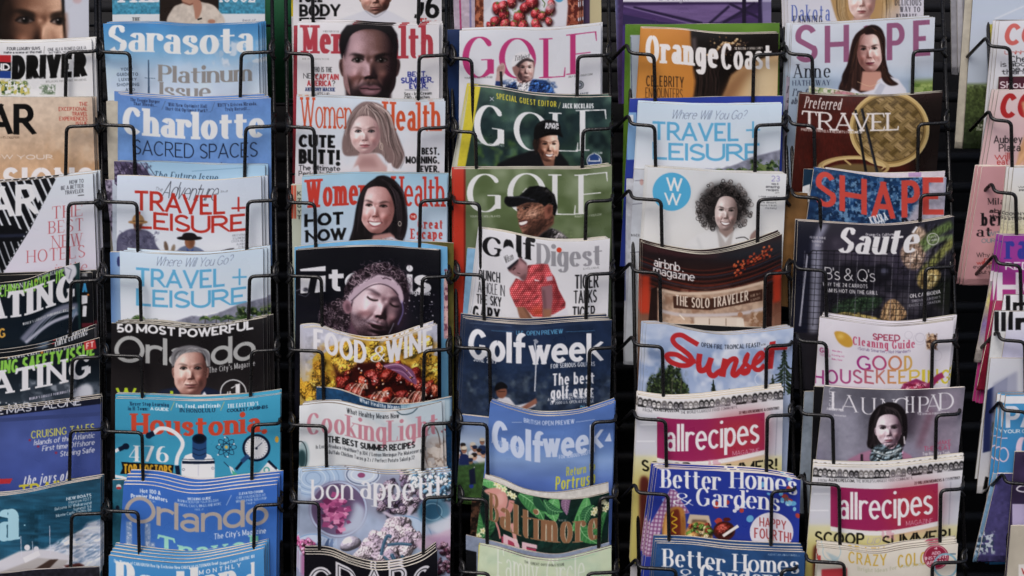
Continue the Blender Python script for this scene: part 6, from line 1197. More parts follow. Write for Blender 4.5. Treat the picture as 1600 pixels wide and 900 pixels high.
mag('magazine', 'royal blue magazine framing the pale blue travel cover under the orange one', [(984,154),(1060,153),(1130,151),(1224,150)], (976,1221), 285, '#31459a', lambda c: (c.n(40,.06,3), c.r(980,176,995,250,'#7aa0cc'), c.r(984,180,990,196,'#d0d6e0')), d=.0125)
def a(c):
    c.g([(260,'#c6cbce'),(330,'#cbcecf'),(400,'#c9cac8')]); c.n(50,.05,3); c.e(1050,300,30,30,'#51a3cc'); W='#d8dcdf'
    c.t('W',1041,1067,278,299,W,'S',wm=1.1); c.t('W',1038,1065,302,321,W,'S',wm=1.1)
    c.t('23',1206,1219,275,284,'#7d78b0','N'); c.lines([('easy &',1206,1217,286,289),('amazing',1197,1218,290,294),('recipes',1198,1217,295,299)],'#2d2d33','S'); c.lines([('Lose weight',1186,1215,306,309),('eating',1196,1215,310.5,313.5),('pasta, dessert,',1184,1214,315,318),('& more. It is on',1184,1214,319.5,322.5),('the menu!',1196,1214,324,327)],'#44464c','N'); c.l([(1211,302),(1218,301.6)],.7,'#555')
    c.p([(1066,405),(1072,380),(1092,366),(1116,360),(1124,352),(1146,352),(1152,362),(1176,372),(1196,388),(1202,405)],'#c9cbcc',1,1,k=0); c.p([(1120,356),(1134,380),(1148,354),(1140,400),(1126,400)],'#a8a4a2',1,1); c.l([(1120,356),(1128,385)],1.2,'#9a9c9e',.8,.6); c.l([(1090,372),(1100,400)],3,'#aeb1b3',.7,2); c.l([(1172,376),(1164,400)],3,'#aeb1b3',.7,2)
    rs=random.Random(3); c.e(1131,322,39,36,'#2b2828',1,5)
    for i in range(260):
        t=rs.random()*6.283; q=.35+.7*rs.random()**.6; x=1131+42*q*math.cos(t); y=322+38*q*math.sin(t)+(4 if abs(math.cos(t))>.6 else 0); r_=1.6+2*rs.random(); c.ring(x,y,r_,1.1,rs.choice(['#1b1818','#3c3838','#5f5958','#0e0c0c','#77706e']),.75)
    c.p([(1124,352),(1146,352),(1146,362),(1135,372),(1124,362)],'#8a7872',1,1)
    c.face(1135,332,36,60,'#ab9894',side=1,brow='#1d1817',eye='#141112',lip='#6d4f4f',smile=.9,hl='#dcd0cc',shade='#5d4f4c',ear=0,neck=0,rot=4,key=.7)
    for i in range(90):
        t=3.3+rs.random()*2.75; x=1132+23*math.cos(t)*(1+.4*rs.random()); y=326+27*math.sin(t)*(1+.35*rs.random()); c.ring(x,y,1.4+1.6*rs.random(),1.1,rs.choice(['#141212','#2c2828','#4f4948','#0e0c0c']),.85)
    c.p([(1172,372),(1178,362),(1184,360),(1186,372),(1178,384)],'#8f7a74',1,.8,k=1); c.l([(1150,373),(1163,371),(1172,377)],1.2,'#222',1,.3,k=1)
m = mag('wellness_magazine', 'white wellness magazine with a blue disc and a laughing curly-haired woman', [(1012,261),(1060,264),(1130,269),(1229,272)], (1003,1222), 405, '#cacdcf', a)
stack(m, 2, 'white wellness magazine with a curly-haired woman', -1.8, .6, 4)
mag('magazine', 'pale magazine with thin grey lines, its strip left of the blue disc cover', [(991,264),(1030,266),(1080,268)], (976,1080), 560, '#b5bcc6', lambda c: (c.l([(992,283),(1008,282)],1,'#667'), c.l([(986,320),(1004,318)],1,'#667'), c.e(1003,285,3,5,'#b07a70',.6), c.t('SUMMER',982,1000,366,370,'#444','N'), c.l([(984,395),(1000,394)],1,'#556'), c.n(10,.05,3)), d=.0165, full=300)
mag('magazine', 'grey and blue bundle of spines hanging lowest at the left of the building cover', [(979,280),(1010,280),(1040,282)], (974,1040), 560, '#a7abb4', lambda c: (c.r(970,300,978,470,'#33437c'), c.r(980,515,995,560,'#b07f96'), c.n(6,.1,3)), d=.0225, full=272)
def a(c):
    c.g([(370,'#3a1a17'),(400,'#241a1e'),(440,'#3a211d'),(452,'#5a3024'),(520,'#8a6a58')]); f=c.topf
    xs=np.linspace(995,1230,30)
    for i in range(16):
        y0=22+i*3.4; c.l(np.stack([xs,f(xs)+y0+4*np.sin((xs-995)/235*3.14)],1),1.4,['#5a2a22','#1b1518','#6d2c20','#30384a','#14161f'][i%5],.85,.4)
    c.p([(1003,380),(1020,384),(1060,394),(1100,398),(1130,395),(1120,404),(1060,402),(1010,392)],'#40262a',.9,2); c.p([(1100,404),(1228,368),(1228,400),(1160,408)],'#2a3038',.8,6)
    rs=random.Random(2)
    for i in range(60): t=rs.random(); c.e(1150+56*t+rs.gauss(0,4),422-32*t+rs.gauss(0,5),2.4,1.5,rs.choice(['#a8482c','#7a2a1e','#c0623c']),.9,.3,rs.random()*180)
    c.l([(1152,428),(1180,408),(1208,386)],1,'#2a1512',.9)
    c.p([(1003,430),(1016,432),(1016,490),(1000,490)],'#b03f28',1,2); c.p([(1208,425),(1222,420),(1220,470),(1208,474)],'#a53a26',1,2); c.p([(1018,452),(1028,448),(1028,520),(1012,520)],'#2a1a18'); c.p([(1198,445),(1208,440),(1206,520),(1196,520)],'#2a1a18')
    c.p([(1028,450),(1060,457),(1110,456),(1150,450),(1196,438),(1196,520),(1028,520)],'#a88f7c',1,1); c.n(9,.2,4,(1020,445,1210,520)); c.blotch((1028,452,1196,520),['#c0a892','#8a6a56'],14,5,.55,.7,.1)
    c.l([(1028,452),(1062,459),(1112,458),(1152,452),(1196,441)],4,'#c6b09c',.95,.6,k=1); c.l([(1030,485),(1062,492),(1112,493),(1160,490),(1196,482)],5,'#b9b0b0',.95,.8,k=1)
    c.p([(1052,463),(1110,467),(1192,452),(1192,470),(1110,485),(1053,482)],'#4a3026',1,.4); c.t('THE SOLO TRAVELER',1056,1170,465,481,'#cfc0b0','N',wm=1.15,gap=.14); c.t('ISSUE No.9',1173,1188,459,463,'#a98','N'); c.t('SUMMER',1173,1188,466,470,'#a98','N')
    c.p([(1085,496),(1160,496),(1160,520),(1085,520)],'#c9bcae',1,1); 
    for x in (1108,1134): c.r(x,498,x+1.5,520,'#8a7464')
    c.e(1157,492,4,4,'#a07a60'); c.p([(1150,520),(1152,498),(1162,498),(1165,520)],'#cfc4b6'); c.l([(1062,492),(1070,500)],2,'#d9cdbc'); c.blotch((1170,485,1200,520),'#8a6a50',5,4,.5)
    W='#d8d6d6'; c.t('airbnb',1022,1063,407,421,W,'S',wm=.8,gap=.1); c.t('magazine',1021,1086,421,435,W,'S',wm=.8,gap=.1)
m = mag('travel_magazine', 'brown and black travel magazine of a lamplit wooden building with a title band', [(1004,379),(1040,389),(1090,397),(1130,394),(1180,382),(1222,366)], (1001,1220), 520, '#5a3a30', a, bulge=.007)
stack(m, 3, 'brown travel magazine of a lamplit building', -.8, .6, 4)
def a(c):
    c.g([(500,'#a9b6cc'),(560,'#7e93b8'),(620,'#9aa9c6')]); c.blotch((1003,510,1245,630),['#c3cbd9','#8f9fbf','#d0d5df'],24,4,.52,.7,.2); c.p([(1060,512),(1110,526),(1150,528),(1080,540)],'#c9d2dd',.6,5)
    rs=random.Random(9); TR=[(1008,632),(1012,600),(1020,584),(1026,590),(1034,572),(1042,580),(1048,568),(1054,580),(1062,574),(1066,592),(1074,604),(1080,632)]
    c.p(TR,'#1c2617',.9,2); c.blotch((1008,570,1080,632),'#7f8a9a',4,5,.66,.7)
    for q in range(520):
        x=1008+72*rs.random(); y=566+66*rs.random(); top=np.interp(x,[t[0] for t in TR],[t[1] for t in TR])
        if y < top-2: continue
        c.e(x,y,1+1.8*rs.random(),.8+1.1*rs.random(),rs.choice(['#26331f','#1b2616','#36472a','#4d5d36','#141c10','#5f6f48']),.9,.2,rs.random()*180)
    for x in (1036,1050,1064): c.l([(x,630),(x+1,590)],1.2,'#6d6558',.7,.3)
    def fir(x,y,h,w,n=11):
        for i in range(n):
            t=i/n; yy=y+h*t; ww=w*(.12+.9*t)*(.65+.6*rs.random())
            for sg in (-1,1): c.p([(x,yy-h/n*.5),(x+sg*ww*.6,yy+h/n*.7),(x+sg*ww,yy+h/n*1.6),(x+sg*ww*.3,yy+h/n*1.1)],['#243021','#33422c','#1b2519'][i%3],1,.4)
            for q in range(7): c.e(x+(rs.random()*2-1)*ww,yy+h/n*(.6+rs.random()),1.4,.9,rs.choice(['#1b2519','#3d4d33','#2a3824']),.9,.2)
        c.l([(x,y-4),(x,y+h)],1.4,'#1f2619')
    fir(1115,598,40,13); fir(1226,545,70,22,14); fir(1140,612,26,9); fir(1208,590,40,12)
    R_='#b02e33'
    Z=lambda *q:[(1000+x/6.4,500+y/6.4) for x,y in q]
    c.l(Z((585,250),(500,200),(420,155),(355,160),(330,200),(360,250),(440,310),(500,360),(525,420),(480,455),(400,455),(310,420),(270,370),(290,345),(370,350),(440,390),(500,420),(560,415)),7.6,R_,1,.2,k=1)
    def st(P_,w_=9.0): c.l(Z(*P_),w_,R_,1,.2,k=1)
    st(((600,340),(590,430),(600,500),(640,505),(680,470),(715,385))); st(((715,380),(690,480),(700,540),(740,560),(780,530),(830,500)),8.5)
    st(((860,390),(840,480),(825,570)),10); st(((840,500),(890,420),(940,390),(965,410),(945,480),(930,540),(960,555),(1010,500)),8)
    st(((1010,500),(1060,420),(1080,350),(1060,380),(1050,430),(1090,470),(1085,520),(1045,540),(1020,520),(1080,500),(1140,450)),6.5)
    st(((1140,450),(1200,410),(1235,360),(1215,330),(1175,360),(1140,430),(1150,490),(1200,500),(1250,450)),7); c.p(Z((1300,222),(1360,212),(1330,490),(1270,495)),R_,1,.2); c.p(Z((1245,282),(1480,272),(1470,300),(1240,310)),R_,1,.2)
    c.t('OPEN-FIRE TROPICAL FEAST!',1096,1188,539,546,'#1d2430','N',wm=1.2); c.t('p.56',1190,1197,537,540,'#333','N'); c.ring(1189,593,9,1.2,'#b9c3d4')
m = mag('regional_magazine', 'blue-sky magazine with red brush-script masthead and dark fir trees', [(1010,506),(1040,507),(1080,516),(1130,523),(1190,519),(1240,512)], (1003,1234), 632, '#93a5c4', a, bulge=.006)
stack(m, 2, 'blue-sky magazine with red script masthead', -3.4, .6, 4)
mag('magazine', 'black magazine whose top edge shows above the red script masthead', [(1001,505),(1080,507),(1160,511),(1238,512)], (996,1234), 640, '#16161a', lambda c: (c.t('NOZ',1206,1230,514,524,'#c9c9cc','B',rot=180), c.l([(1004,515),(1012,515)],1.5,'#ccc'), c.l([(1004,520),(1011,520)],1.5,'#ccc')), d=.0165)
def allrec(c, dx, dy, X):
    """X = (left, right) edges at the band; dx, dy move the whole print"""
    P=lambda x,y:(x+dx,y+dy); c.g([(600+dy,'#c9c8c4'),(640+dy,'#c9c8cc'),(700+dy,'#c6c6cc'),(716+dy,'#c4c19a'),(760+dy,'#b5ab66')]); c.n(40,.05,4)
    rs=random.Random(5); xs=X[0]-5
    while xs < X[1]+8:
        f=float(c.topf(xs)); y=f+9+rs.random()*2
        c.p([(xs-6,y+12),(xs-5,y+5),(xs+5,y+5),(xs+6,y+12)],rs.choice(['#2a2a2c','#55555a','#8d8d92','#17171a','#b9b9bd']),1,.4); c.e(xs,y,4.3,6,rs.choice(['#1b1a1b','#3a3838','#6d6a68','#232224']),1,.4); c.e(xs,y+1.3,3,4.2,rs.choice(['#a5a3a4','#c3c1c1','#77757a','#8f8d8f']),1,.4)
        c.l([(xs-2,y+.4),(xs+2,y+.4)],.9,'#333',.8); c.l([(xs-1.2,y+3.6),(xs+1.2,y+3.6)],.8,'#eee',.8); xs+=6.8+rs.random()*2.4
    xm=(X[0]+X[1])/2; c.r(X[0]-4,float(c.topf(xm))+18,X[1]+8,float(c.topf(xm))+26,'#c9c9cd'); y=float(c.topf(xm))
    c.t('FROM',X[0]+8,X[0]+22,y+19.5,y+24,'#55575c','N'); c.t('ALLRECIPES.COM,',X[0]+24,X[0]+65,y+19.5,y+24,'#222','B',wm=.8); c.t("THE WORLD'S LARGEST FOOD COMMUNITY,",X[0]+67,X[0]+156,y+19.5,y+24,'#55575c','N'); c.t('22 MILLION MEMBERS & COUNTING!',X[0]+158,X[1]-6,y+19.5,y+24,'#222','B',wm=.8)
    c.p([P(990,646),P(1030,648),P(1030,712),P(985,712)],'#b9bcc6',.8,2); c.l([P(1000,664),P(1026,664)],2,'#d6d8de',.9,.5); c.l([P(995,690),P(1024,690)],2,'#d6d8de',.9,.5); c.p([P(1204,640),P(1236,640),P(1232,712),P(1200,712)],'#b4b8c3',.8,2); c.l([P(1215,645),P(1212,712)],1.5,'#8f95a4',.8,.4)
    b=c.topf; xs=np.linspace(1027+dx,1195+dx,24); d=b(xs)-b(xm)+np.array([6*math.sin(q*3.14) for q in np.linspace(0,1,24)])
    c.put(*c.cover([np.concatenate([np.stack([xs,y+31+d*.6],1),np.stack([xs,y+94+d],1)[::-1]])]),'#93295a'); xr=np.linspace(1120+dx,1195+dx,12); dr=np.interp(xr,xs,d); c.put(*c.cover([np.concatenate([np.stack([xr,y+31+dr*.6],1),np.stack([xr,y+94+dr],1)[::-1]])],s=14),'#a83a44',.9)
    c.put(*c.cover([np.concatenate([np.stack([xs,y+94+d],1),np.stack([xs,y+101+d],1)[::-1]])],s=.6),'#d2d2d6',.9)
    c.t('allrecipes',1040+dx,1187+dx,y+39,y+82,'#d8d5d8','N',wm=1.0,gap=.02); c.t('MAGAZINE',1145+dx,1187+dx,y+83,y+90,'#d0b8c4','L')
    c.t('SCOOP',1003+dx,1080+dx,y+103,y+121,'#15140f','B',wm=.9); c.t('SUMMER!',1108+dx,1215+dx,y+103,y+121,'#15140f','B',wm=.9); c.t('up',1083+dx,1104+dx,y+107,y+121,'#9a93a0','H',wm=1.6)
    c.blotch((1105+dx,y+97,1130+dx,y+116),'#c4879a',4,4,.5,.6); c.p([P(1000,752),P(1010,745),P(1016,760),P(1014,800),P(1002,805)],'#5a2a24',1,2,k=1)
def a(c): allrec(c,0,0,(997,1224))
m = mag('recipe_magazine', 'magenta-banded recipe magazine with a row of tiny grey faces, above the blue holiday cover', [(997,617),(1040,623),(1090,622),(1150,615),(1224,606)], (990,1221), 755, '#c6c5c8', a)
stack(m, 2, 'magenta-banded recipe magazine above the blue holiday cover', -.6, 1.4, 4)
mag('magazine', 'yellow-green food magazine foot with a dark hand print, left of the blue holiday cover', [(993,640),(1030,642),(1070,642)], (985,1070), 890, '#b9b04e', lambda c: (c.g([(640,'#b9b8bc'),(720,'#c0b96a'),(838,'#a9a43a'),(842,'#c2c2c6'),(890,'#b9b8c0')]), c.p([(1000,752),(1012,746),(1018,770),(1014,800),(1004,805)],'#5a2a24',1,2,k=1)), d=.0165)
def bhg(c, col, dx, dy, row1, row2):
    W='#d8dae0'; c.t('Better',*row1[0],W,'E',wm=.85,gap=.03); c.t('Homes',*row1[1],W,'E',wm=.85,gap=.03)
    c.t('&',*row2[0],W,'E',wm=.8); c.t('Gardens',*row2[1],W,'E',wm=.85,gap=.03)
def a(c):
    c.r(1010,720,1260,870,'#2b3d92'); c.n(50,.07,4)
    c.spots((1165,740,1250,830),16,4,['#a8443c','#5f9cc6','#b85a50','#7ab0cc'],6); c.spots((1110,780,1180,820),9,4,['#a8443c','#5f9cc6','#c9ccd6'],9); c.spots((1020,740,1250,800),10,2,['#c9ccd6','#6a8acc'],12)
    ck=[(1048,764),(1058,768),(1066,784),(1078,802),(1050,806),(1034,826),(1022,870),(1006,870),(1010,830),(1024,806)]
    c.p(ck,'#b9a9be',1,.5); c.clip(ck)
    for i in range(18):
        c.l([(1000+i*6,760),(985+i*6,875)],2.6,'#7d4a78',.75); c.l([(1000,765+i*6.4),(1085,769+i*6.4)],2.6,'#7d4a78',.75)
    c.clip()
    c.p([(1037,842),(1038,810),(1046,796),(1060,792),(1070,800),(1072,830),(1068,845)],'#a8763c',1,1,k=1); c.p([(1046,845),(1046,808),(1053,798),(1062,800),(1064,845)],'#6d3020',1,1,k=1); c.l([(1053,800),(1050,806),(1058,811),(1050,817),(1058,822),(1051,828),(1057,834)],2,'#cda62e',1,.3,k=1); c.p([(1038,842),(1040,812),(1045,806),(1046,842)],'#c79a5c',.9,1,k=1); c.p([(1064,842),(1066,808),(1071,818),(1070,842)],'#8a5c2c',.9,1,k=1)
    c.p([(1074,818),(1078,804),(1108,806),(1112,822),(1096,826)],'#b9a892',1,.5); c.p([(1082,812),(1104,813),(1108,824),(1080,822)],'#6d5a48',1,1); c.p([(1074,845),(1072,830),(1082,818),(1098,816),(1110,824),(1114,838),(1110,848)],'#b58a54',1,1,k=1); c.pile([(1078,818),(1110,822),(1112,840),(1076,838)],26,5,['#7a2f20','#a04a30','#5a7a34','#c9b080'],6,.5,.25,.7,0,.6); c.ball(1084,842,13,9,'#b58a54',10,.2,.2)
    c.e(1132,830,17,15,'#4a1f1a',1,.6); c.ball(1132,829,13,11,'#7a2a20',0,.6,.3); c.l([(1130,838),(1154,822)],4.5,'#d6d2cc',1,.3); c.e(1136,812,6,3,'#5a241c')
    c.e(1206,832,34,31,'#c9c6cf'); c.t('HAPPY',1187,1229,811,825,'#9c3a3e','N',wm=1.1); c.t('FOURTH!',1179,1237,828,844,'#9c3a3e','N',wm=1.1)
    P_=[(1229+(6 if i%2==0 else 2.6)*math.cos(i*.628-1.57),780+(6 if i%2==0 else 2.6)*math.sin(i*.628-1.57)) for i in range(10)]; c.p(P_,'#6d5a5a'); c.p([(x-24,y+66) for x,y in P_],'#a89a6a')
    bhg(c,0,0,0,(((1031,1127,735,764)),(1139,1246,736,766)),((1052,1084,771,790),(1088,1219,766,794))); c.t('JULY 2019',1206,1244,749,752,'#aab4d0','N')
m = mag('home_magazine', 'royal blue home magazine with a hot dog, burger and a round holiday greeting', [(1027,732),(1080,734),(1140,737),(1200,741),(1251,750)], (1010,1247), 862, '#2b3d92', a)
stack(m, 3, 'royal blue home magazine with a hot dog', -2.2, .5, 4)
def a(c):
    c.r(1010,840,1270,960,'#2c4e78'); c.n(40,.12,4); c.n(8,.08,7)
    bhg(c,0,0,0,((1034,1134,860,888),(1144,1249,868,895)),((1058,1090,890,909),(1094,1228,888,918))); c.t('AUGUST 2019/BHG.COM $4.99',1200,1250,866,869,'#aab8cc','N')
m = mag('home_magazine', 'slate blue home magazine with white serif title, bottom of its column', [(1026,849),(1080,851),(1140,858),(1200,861),(1258,863)], (1015,1254), 960, '#2c4e78', a)
stack(m, 3, 'slate blue home magazine with white title', -.8, 1.8, 4)
# ---------------------------------------------------------------- columns 5 and 6 (right)
def a(c):
    c.g([(-100,'#b9bccb'),(40,'#c3c4ce')]); c.t('Dakota',1236,1298,8,33,'#4f62a8','F',wm=1.3); c.t('FANNING',1239,1285,25,38,'#1d1d24','F',wm=1.2)
    c.hair([(1347,-100),(1290,-60),(1296,-10),(1312,40),(1330,42),(1366,44),(1402,40),(1406,-10),(1400,-70)],'#a8895f','#dcc7a0',4,90,1,[[(1330,-90),(1310,-30),(1308,20),(1318,44)],[(1335,-90),(1322,-30),(1322,20),(1334,44)]],.7)
    c.face(1347,-1,44,68,'#c9aca6',side=1,brow='#8a6f58',eye='#4a5058',lip='#9c6062',hl='#e6d6d0',shade='#8a6a64',neck=1,ear=0,key=.8); c.p([(1326,40),(1334,28),(1360,28),(1368,42)],'#b9978c',1,2)
    c.hair([(1372,-60),(1392,-20),(1398,44),(1376,44),(1370,20),(1372,0)],'#a8895f','#d9c39a',6,40,.8,[[(1374,-50),(1380,0),(1378,44)],[(1380,-50),(1394,0),(1394,44)]],.7); c.p([(1385,20),(1420,-10),(1440,0),(1440,44),(1380,44)],'#bdb9c6',.6,8)
    c.lines([('DELICIOUS',1398,1440,-1,9),('WAY TO',1406,1438,11,19),('HYDRATE',1400,1433,22,30)],'#2b2b33','F',wm=1.4)
m = mag('fashion_magazine', 'pale lilac fashion magazine with a blonde, cut by the top edge of the photo', [(1228,-100),(1340,-101),(1444,-100)], (1232,1443), 44, '#bcbecb', a)
stack(m, 2, 'pale lilac fashion magazine with a blonde', -4, .2, 4)
def shape(c, col, y0, y1, xs, wm=.85):
    for ch,(a0,a1) in zip('SHAPE',xs): c.t(ch,a0,a1,y0,y1,col,'N',wm=wm*1.25)
def a(c):
    c.g([(30,'#c2cad6'),(100,'#bcc6d4'),(118,'#a9b9cc'),(128,'#93a4ba')]); c.p([(1230,120),(1300,124),(1300,160),(1230,160)],'#8fa0b0',.8,4); c.p([(1425,126),(1470,124),(1470,160),(1425,160)],'#7d9052',1,3); c.n(30,.04,3); c.blotch((1425,128,1465,155),['#5f7a3c','#9aac6a'],5,4,.5,.8)
    P='#8f5c7c'; c.t('S',1243,1278,39,98,P,'N',wm=1.35); c.t('H',1289,1327,40,98,P,'N',wm=1.35); c.t('A',1330,1380,40,98,P,'N',wm=1.35); c.t('P',1386,1414,36,94,P,'N',wm=1.35); c.t('E',1427,1454,32,88,P,'N',wm=1.35)
    F=[[(1364,42),(1336,58),(1326,100),(1314,136)],[(1366,42),(1344,64),(1338,100),(1336,142)],[(1368,42),(1384,62),(1382,100),(1398,128)]]
    c.hair([(1362,40),(1376,44),(1383,60),(1384,90),(1388,112),(1402,130),(1386,138),(1340,146),(1312,142),(1316,124),(1324,104),(1330,80),(1338,56),(1350,44)],'#33211e','#7d5648',5,120,.8,F,.65)
    c.p([(1344,142),(1348,112),(1376,112),(1384,122),(1390,146)],'#b98a7c',1,1); c.p([(1320,160),(1332,138),(1346,146),(1366,140),(1372,126),(1384,118),(1404,124),(1416,140),(1420,160)],'#c6c9d4',1,.8,k=0); c.p([(1366,146),(1376,130),(1384,134),(1376,150)],'#a9aebd',.9,.8); c.l([(1340,128),(1360,135),(1376,128)],.8,'#d0b090',.8,.3,k=1)
    c.face(1359,80,41,68,'#b9928c',side=-1,turn=-.12,brow='#1f1413',eye='#1d1413',lip='#7d3a48',smile=.2,hl='#e4cbc4',shade='#7d5650',ear=0,rot=-4,neck=0,key=.8,browt=.04)
    c.hair([(1364,40),(1350,46),(1342,60),(1338,84),(1334,108),(1322,134),(1316,120),(1327,96),(1331,74),(1340,52)],'#2a1b1b','#74523f',9,50,.7,[[(1362,41),(1340,66),(1324,130)],[(1362,41),(1344,66),(1332,108)]],.7); c.hair([(1360,40),(1374,43),(1382,60),(1383,90),(1388,112),(1381,110),(1378,84),(1374,62),(1366,54),(1352,54)],'#2a1b1b','#6d4b3a',10,40,.7,[[(1362,42),(1378,62),(1382,108)],[(1360,44),(1374,60),(1380,98)]],.7)
    c.hair([(1380,96),(1384,108),(1394,124),(1404,132),(1390,134),(1378,122)],'#33211e','#6d4b3a',12,24,.7,[[(1381,96),(1386,120),(1400,131)],[(1380,98),(1382,120),(1392,133)]],.7)
    c.t('Anne',1239,1298,101,122,'#1d1d26','F',wm=1.2); c.t('HATHAWAY',1238,1298,126,134,'#2d3550','F',wm=1.5); c.lines([("I'm finally",1238,1290,139,150),('about the',1236,1280,153,163)],'#2b2b3a','G')
m = mag('fitness_magazine', 'pale blue magazine with mauve capitals and a brown-haired woman in a white blazer', [(1238,38),(1300,37),(1380,32),(1461,27)], (1232,1456), 160, '#bcc6d4', a)
stack(m, 3, 'pale blue magazine with a woman in a white blazer', -2.6, .2, 5)
m = mag('magazine', 'grey-violet magazine full of italic print, its strip left of the dark red cover', [(1229,120),(1270,120),(1330,121)], (1220,1330), 310, '#8d8796', lambda c: (c.n(10,.08,3), [c.t(s,1229,1246,y,y+11,'#25232e','G') for s,y in (("I'm",135),('abo',150),('the',164),('che',178))], [c.t(s,1229,1242,y,y+10,'#25232e','F',wm=1.4) for s,y in (('Yo',212),('FE',225),('SI',239),('WA',253))]), d=.0215, full=230)
def a(c):
    c.g([(140,'#4a1e18'),(200,'#54211a'),(280,'#45170f')]); c.n(5,.2,4,sx=.25); c.n(30,.15,5); c.p([(1400,150),(1480,140),(1480,290),(1430,290)],'#1f1614',1,12)
    c.e(1390,202,61,58,'#a38a58'); c.e(1390,201,55,52,'#7d6844'); t=np.linspace(0,6.28,40); c.clip(np.stack([1390+54*np.cos(t),201+51*np.sin(t)],1))
    c.r(1330,145,1450,262,'#5d4c34')
    for i in range(-9,10):
        for j in range(-9,10):
            x=1390+i*8.2+j*8.2; y=200+(i-j)*7.6
            if (i+j)%2==0: c.p([(x-9,y-2),(x-3,y-8),(x+9,y+2),(x+3,y+8)],['#8f7a52','#7f6b45','#9c8660'][(i*3+j)%3],1,.4); c.l([(x-6,y-2),(x+5,y+5)],.8,'#574626',.7)
            else: c.p([(x-9,y+2),(x+3,y-8),(x+9,y-2),(x-3,y+8)],['#6f5e40','#64532f','#83704a'][(i*3+j)%3],1,.4); c.l([(x-5,y+4),(x+6,y-4)],.8,'#3f3220',.7)
    c.clip()
    for r_,w_,cl in ((59.5,4,'#b9a06c'),(56,2,'#8a7348'),(62,1.4,'#c9b482'),(53.5,1.2,'#5a4828')): c.ring(1390,202,r_,w_,cl,1,r_*.95)
    c.ring(1334,262,54,5,'#a89062',1,16); c.ring(1334,260,48,2.5,'#c2ab7a',1,12); c.e(1334,268,46,12,'#6d5a3a',1,1); c.l([(1320,250),(1330,258)],3,'#a89062'); c.l([(1280,262),(1310,250),(1350,248),(1385,262)],3,'#c2ab7a',.9,.4,k=1)
    c.l([(1337,172),(1357,290)],4,'#15171d',1,.4); c.l([(1347,170),(1376,290)],4,'#191b22',1,.4); c.l([(1346,172),(1374,285)],.8,'#5a6070',.7,.3)
    W='#d2cdca'; c.t('Preferred',1256,1314,153,171,W,'G',wm=1.2); c.t('TRAVEL',1253,1405,177,205,W,'Q',wm=.75,gap=.08); c.t('PREFERRED HOTELS & RESORTS | VOLUME IX',1252,1348,204,208,W,'B')
m = mag('travel_magazine', 'dark red travel magazine with a round woven bamboo basket and chopsticks', [(1249,146),(1310,150),(1390,150),(1473,144)], (1237,1462), 288, '#4d1f18', a)
stack(m, 2, 'dark red travel magazine with a bamboo basket', 1.4, .4, 4)
mag('magazine', 'cream and green magazine peeking above the dark red bamboo cover', [(1264,134),(1310,141),(1360,148),(1440,148)], (1262,1440), 200, '#bdbcae', lambda c: (c.blotch((1264,132,1440,152),['#5f7a4a','#8d9a70'],5,4,.55), c.e(1318,150,18,8,'#a9677a',.8,2)), d=.0165)
def a(c):
    c.g([(260,'#22466e'),(350,'#1c3a5e')]); c.n(7,.35,4,sx=1.8); c.blotch((1268,262,1480,360),['#4f7398','#162c4a','#6d8fae'],5,6,.6,.8,.05); c.p([(1480,268),(1480,365),(1390,365),(1420,340),(1445,300),(1460,275)],'#a5a1b0',1,3); c.n(4,.1,8,(1400,270,1490,360))
    for ch,(x0,x1),(y0,y1) in zip('SHAPE',((1275,1307),(1312,1355),(1361,1400),(1409,1438),(1442,1475)),((269,324),(277,333),(284,342),(282,340),(277,336))): c.t(ch,x0,x1,y0,y1,'#bd4a42','N',wm=1.45)
    c.t('KRIRA',1358,1388,336,348,'#cfd2d8','Q',rot=22); c.t('OF',1372,1386,344,352,'#cfd2d8','Q',rot=22); c.t('Dod',1408,1440,338,360,'#1d2230','W',rot=14)
m = mag('fitness_magazine', 'deep blue watery magazine with coral red capitals spelling a five-letter title', [(1272,261),(1320,268),(1380,277),(1430,277),(1479,277)], (1258,1472), 362, '#22466e', a)
mag('fitness_magazine', 'lilac and white magazine bundle peeping above the coral red capitals', [(1290,262),(1350,269),(1410,270),(1477,267)], (1288,1472), 300, '#bcb6be', lambda c: (c.r(1420,262,1440,290,'#a58ab0'), c.n(6,.06,3)), d=.0065)
mag('magazine', 'dark teal magazine with white box lines, strip left of the coral red capitals', [(1256,264),(1290,266),(1320,268)], (1248,1320), 400, '#1e3a50', lambda c: (c.p([(1254,292),(1266,288),(1266,306),(1254,306)],'#c3c6ca'), c.r(1254,310,1266,316,'#c3c6ca'), c.r(1254,330,1265,340,'#c3c6ca'), c.n(6,.1,3)), d=.0125, full=170)
mag('magazine', 'brown paper covered magazine between the curly-haired woman and the dark basket cover', [(1224,298),(1240,300),(1262,302)], (1220,1262), 430, '#7d5f3c', lambda c: c.n(20,.15,3), d=.0165, full=180)
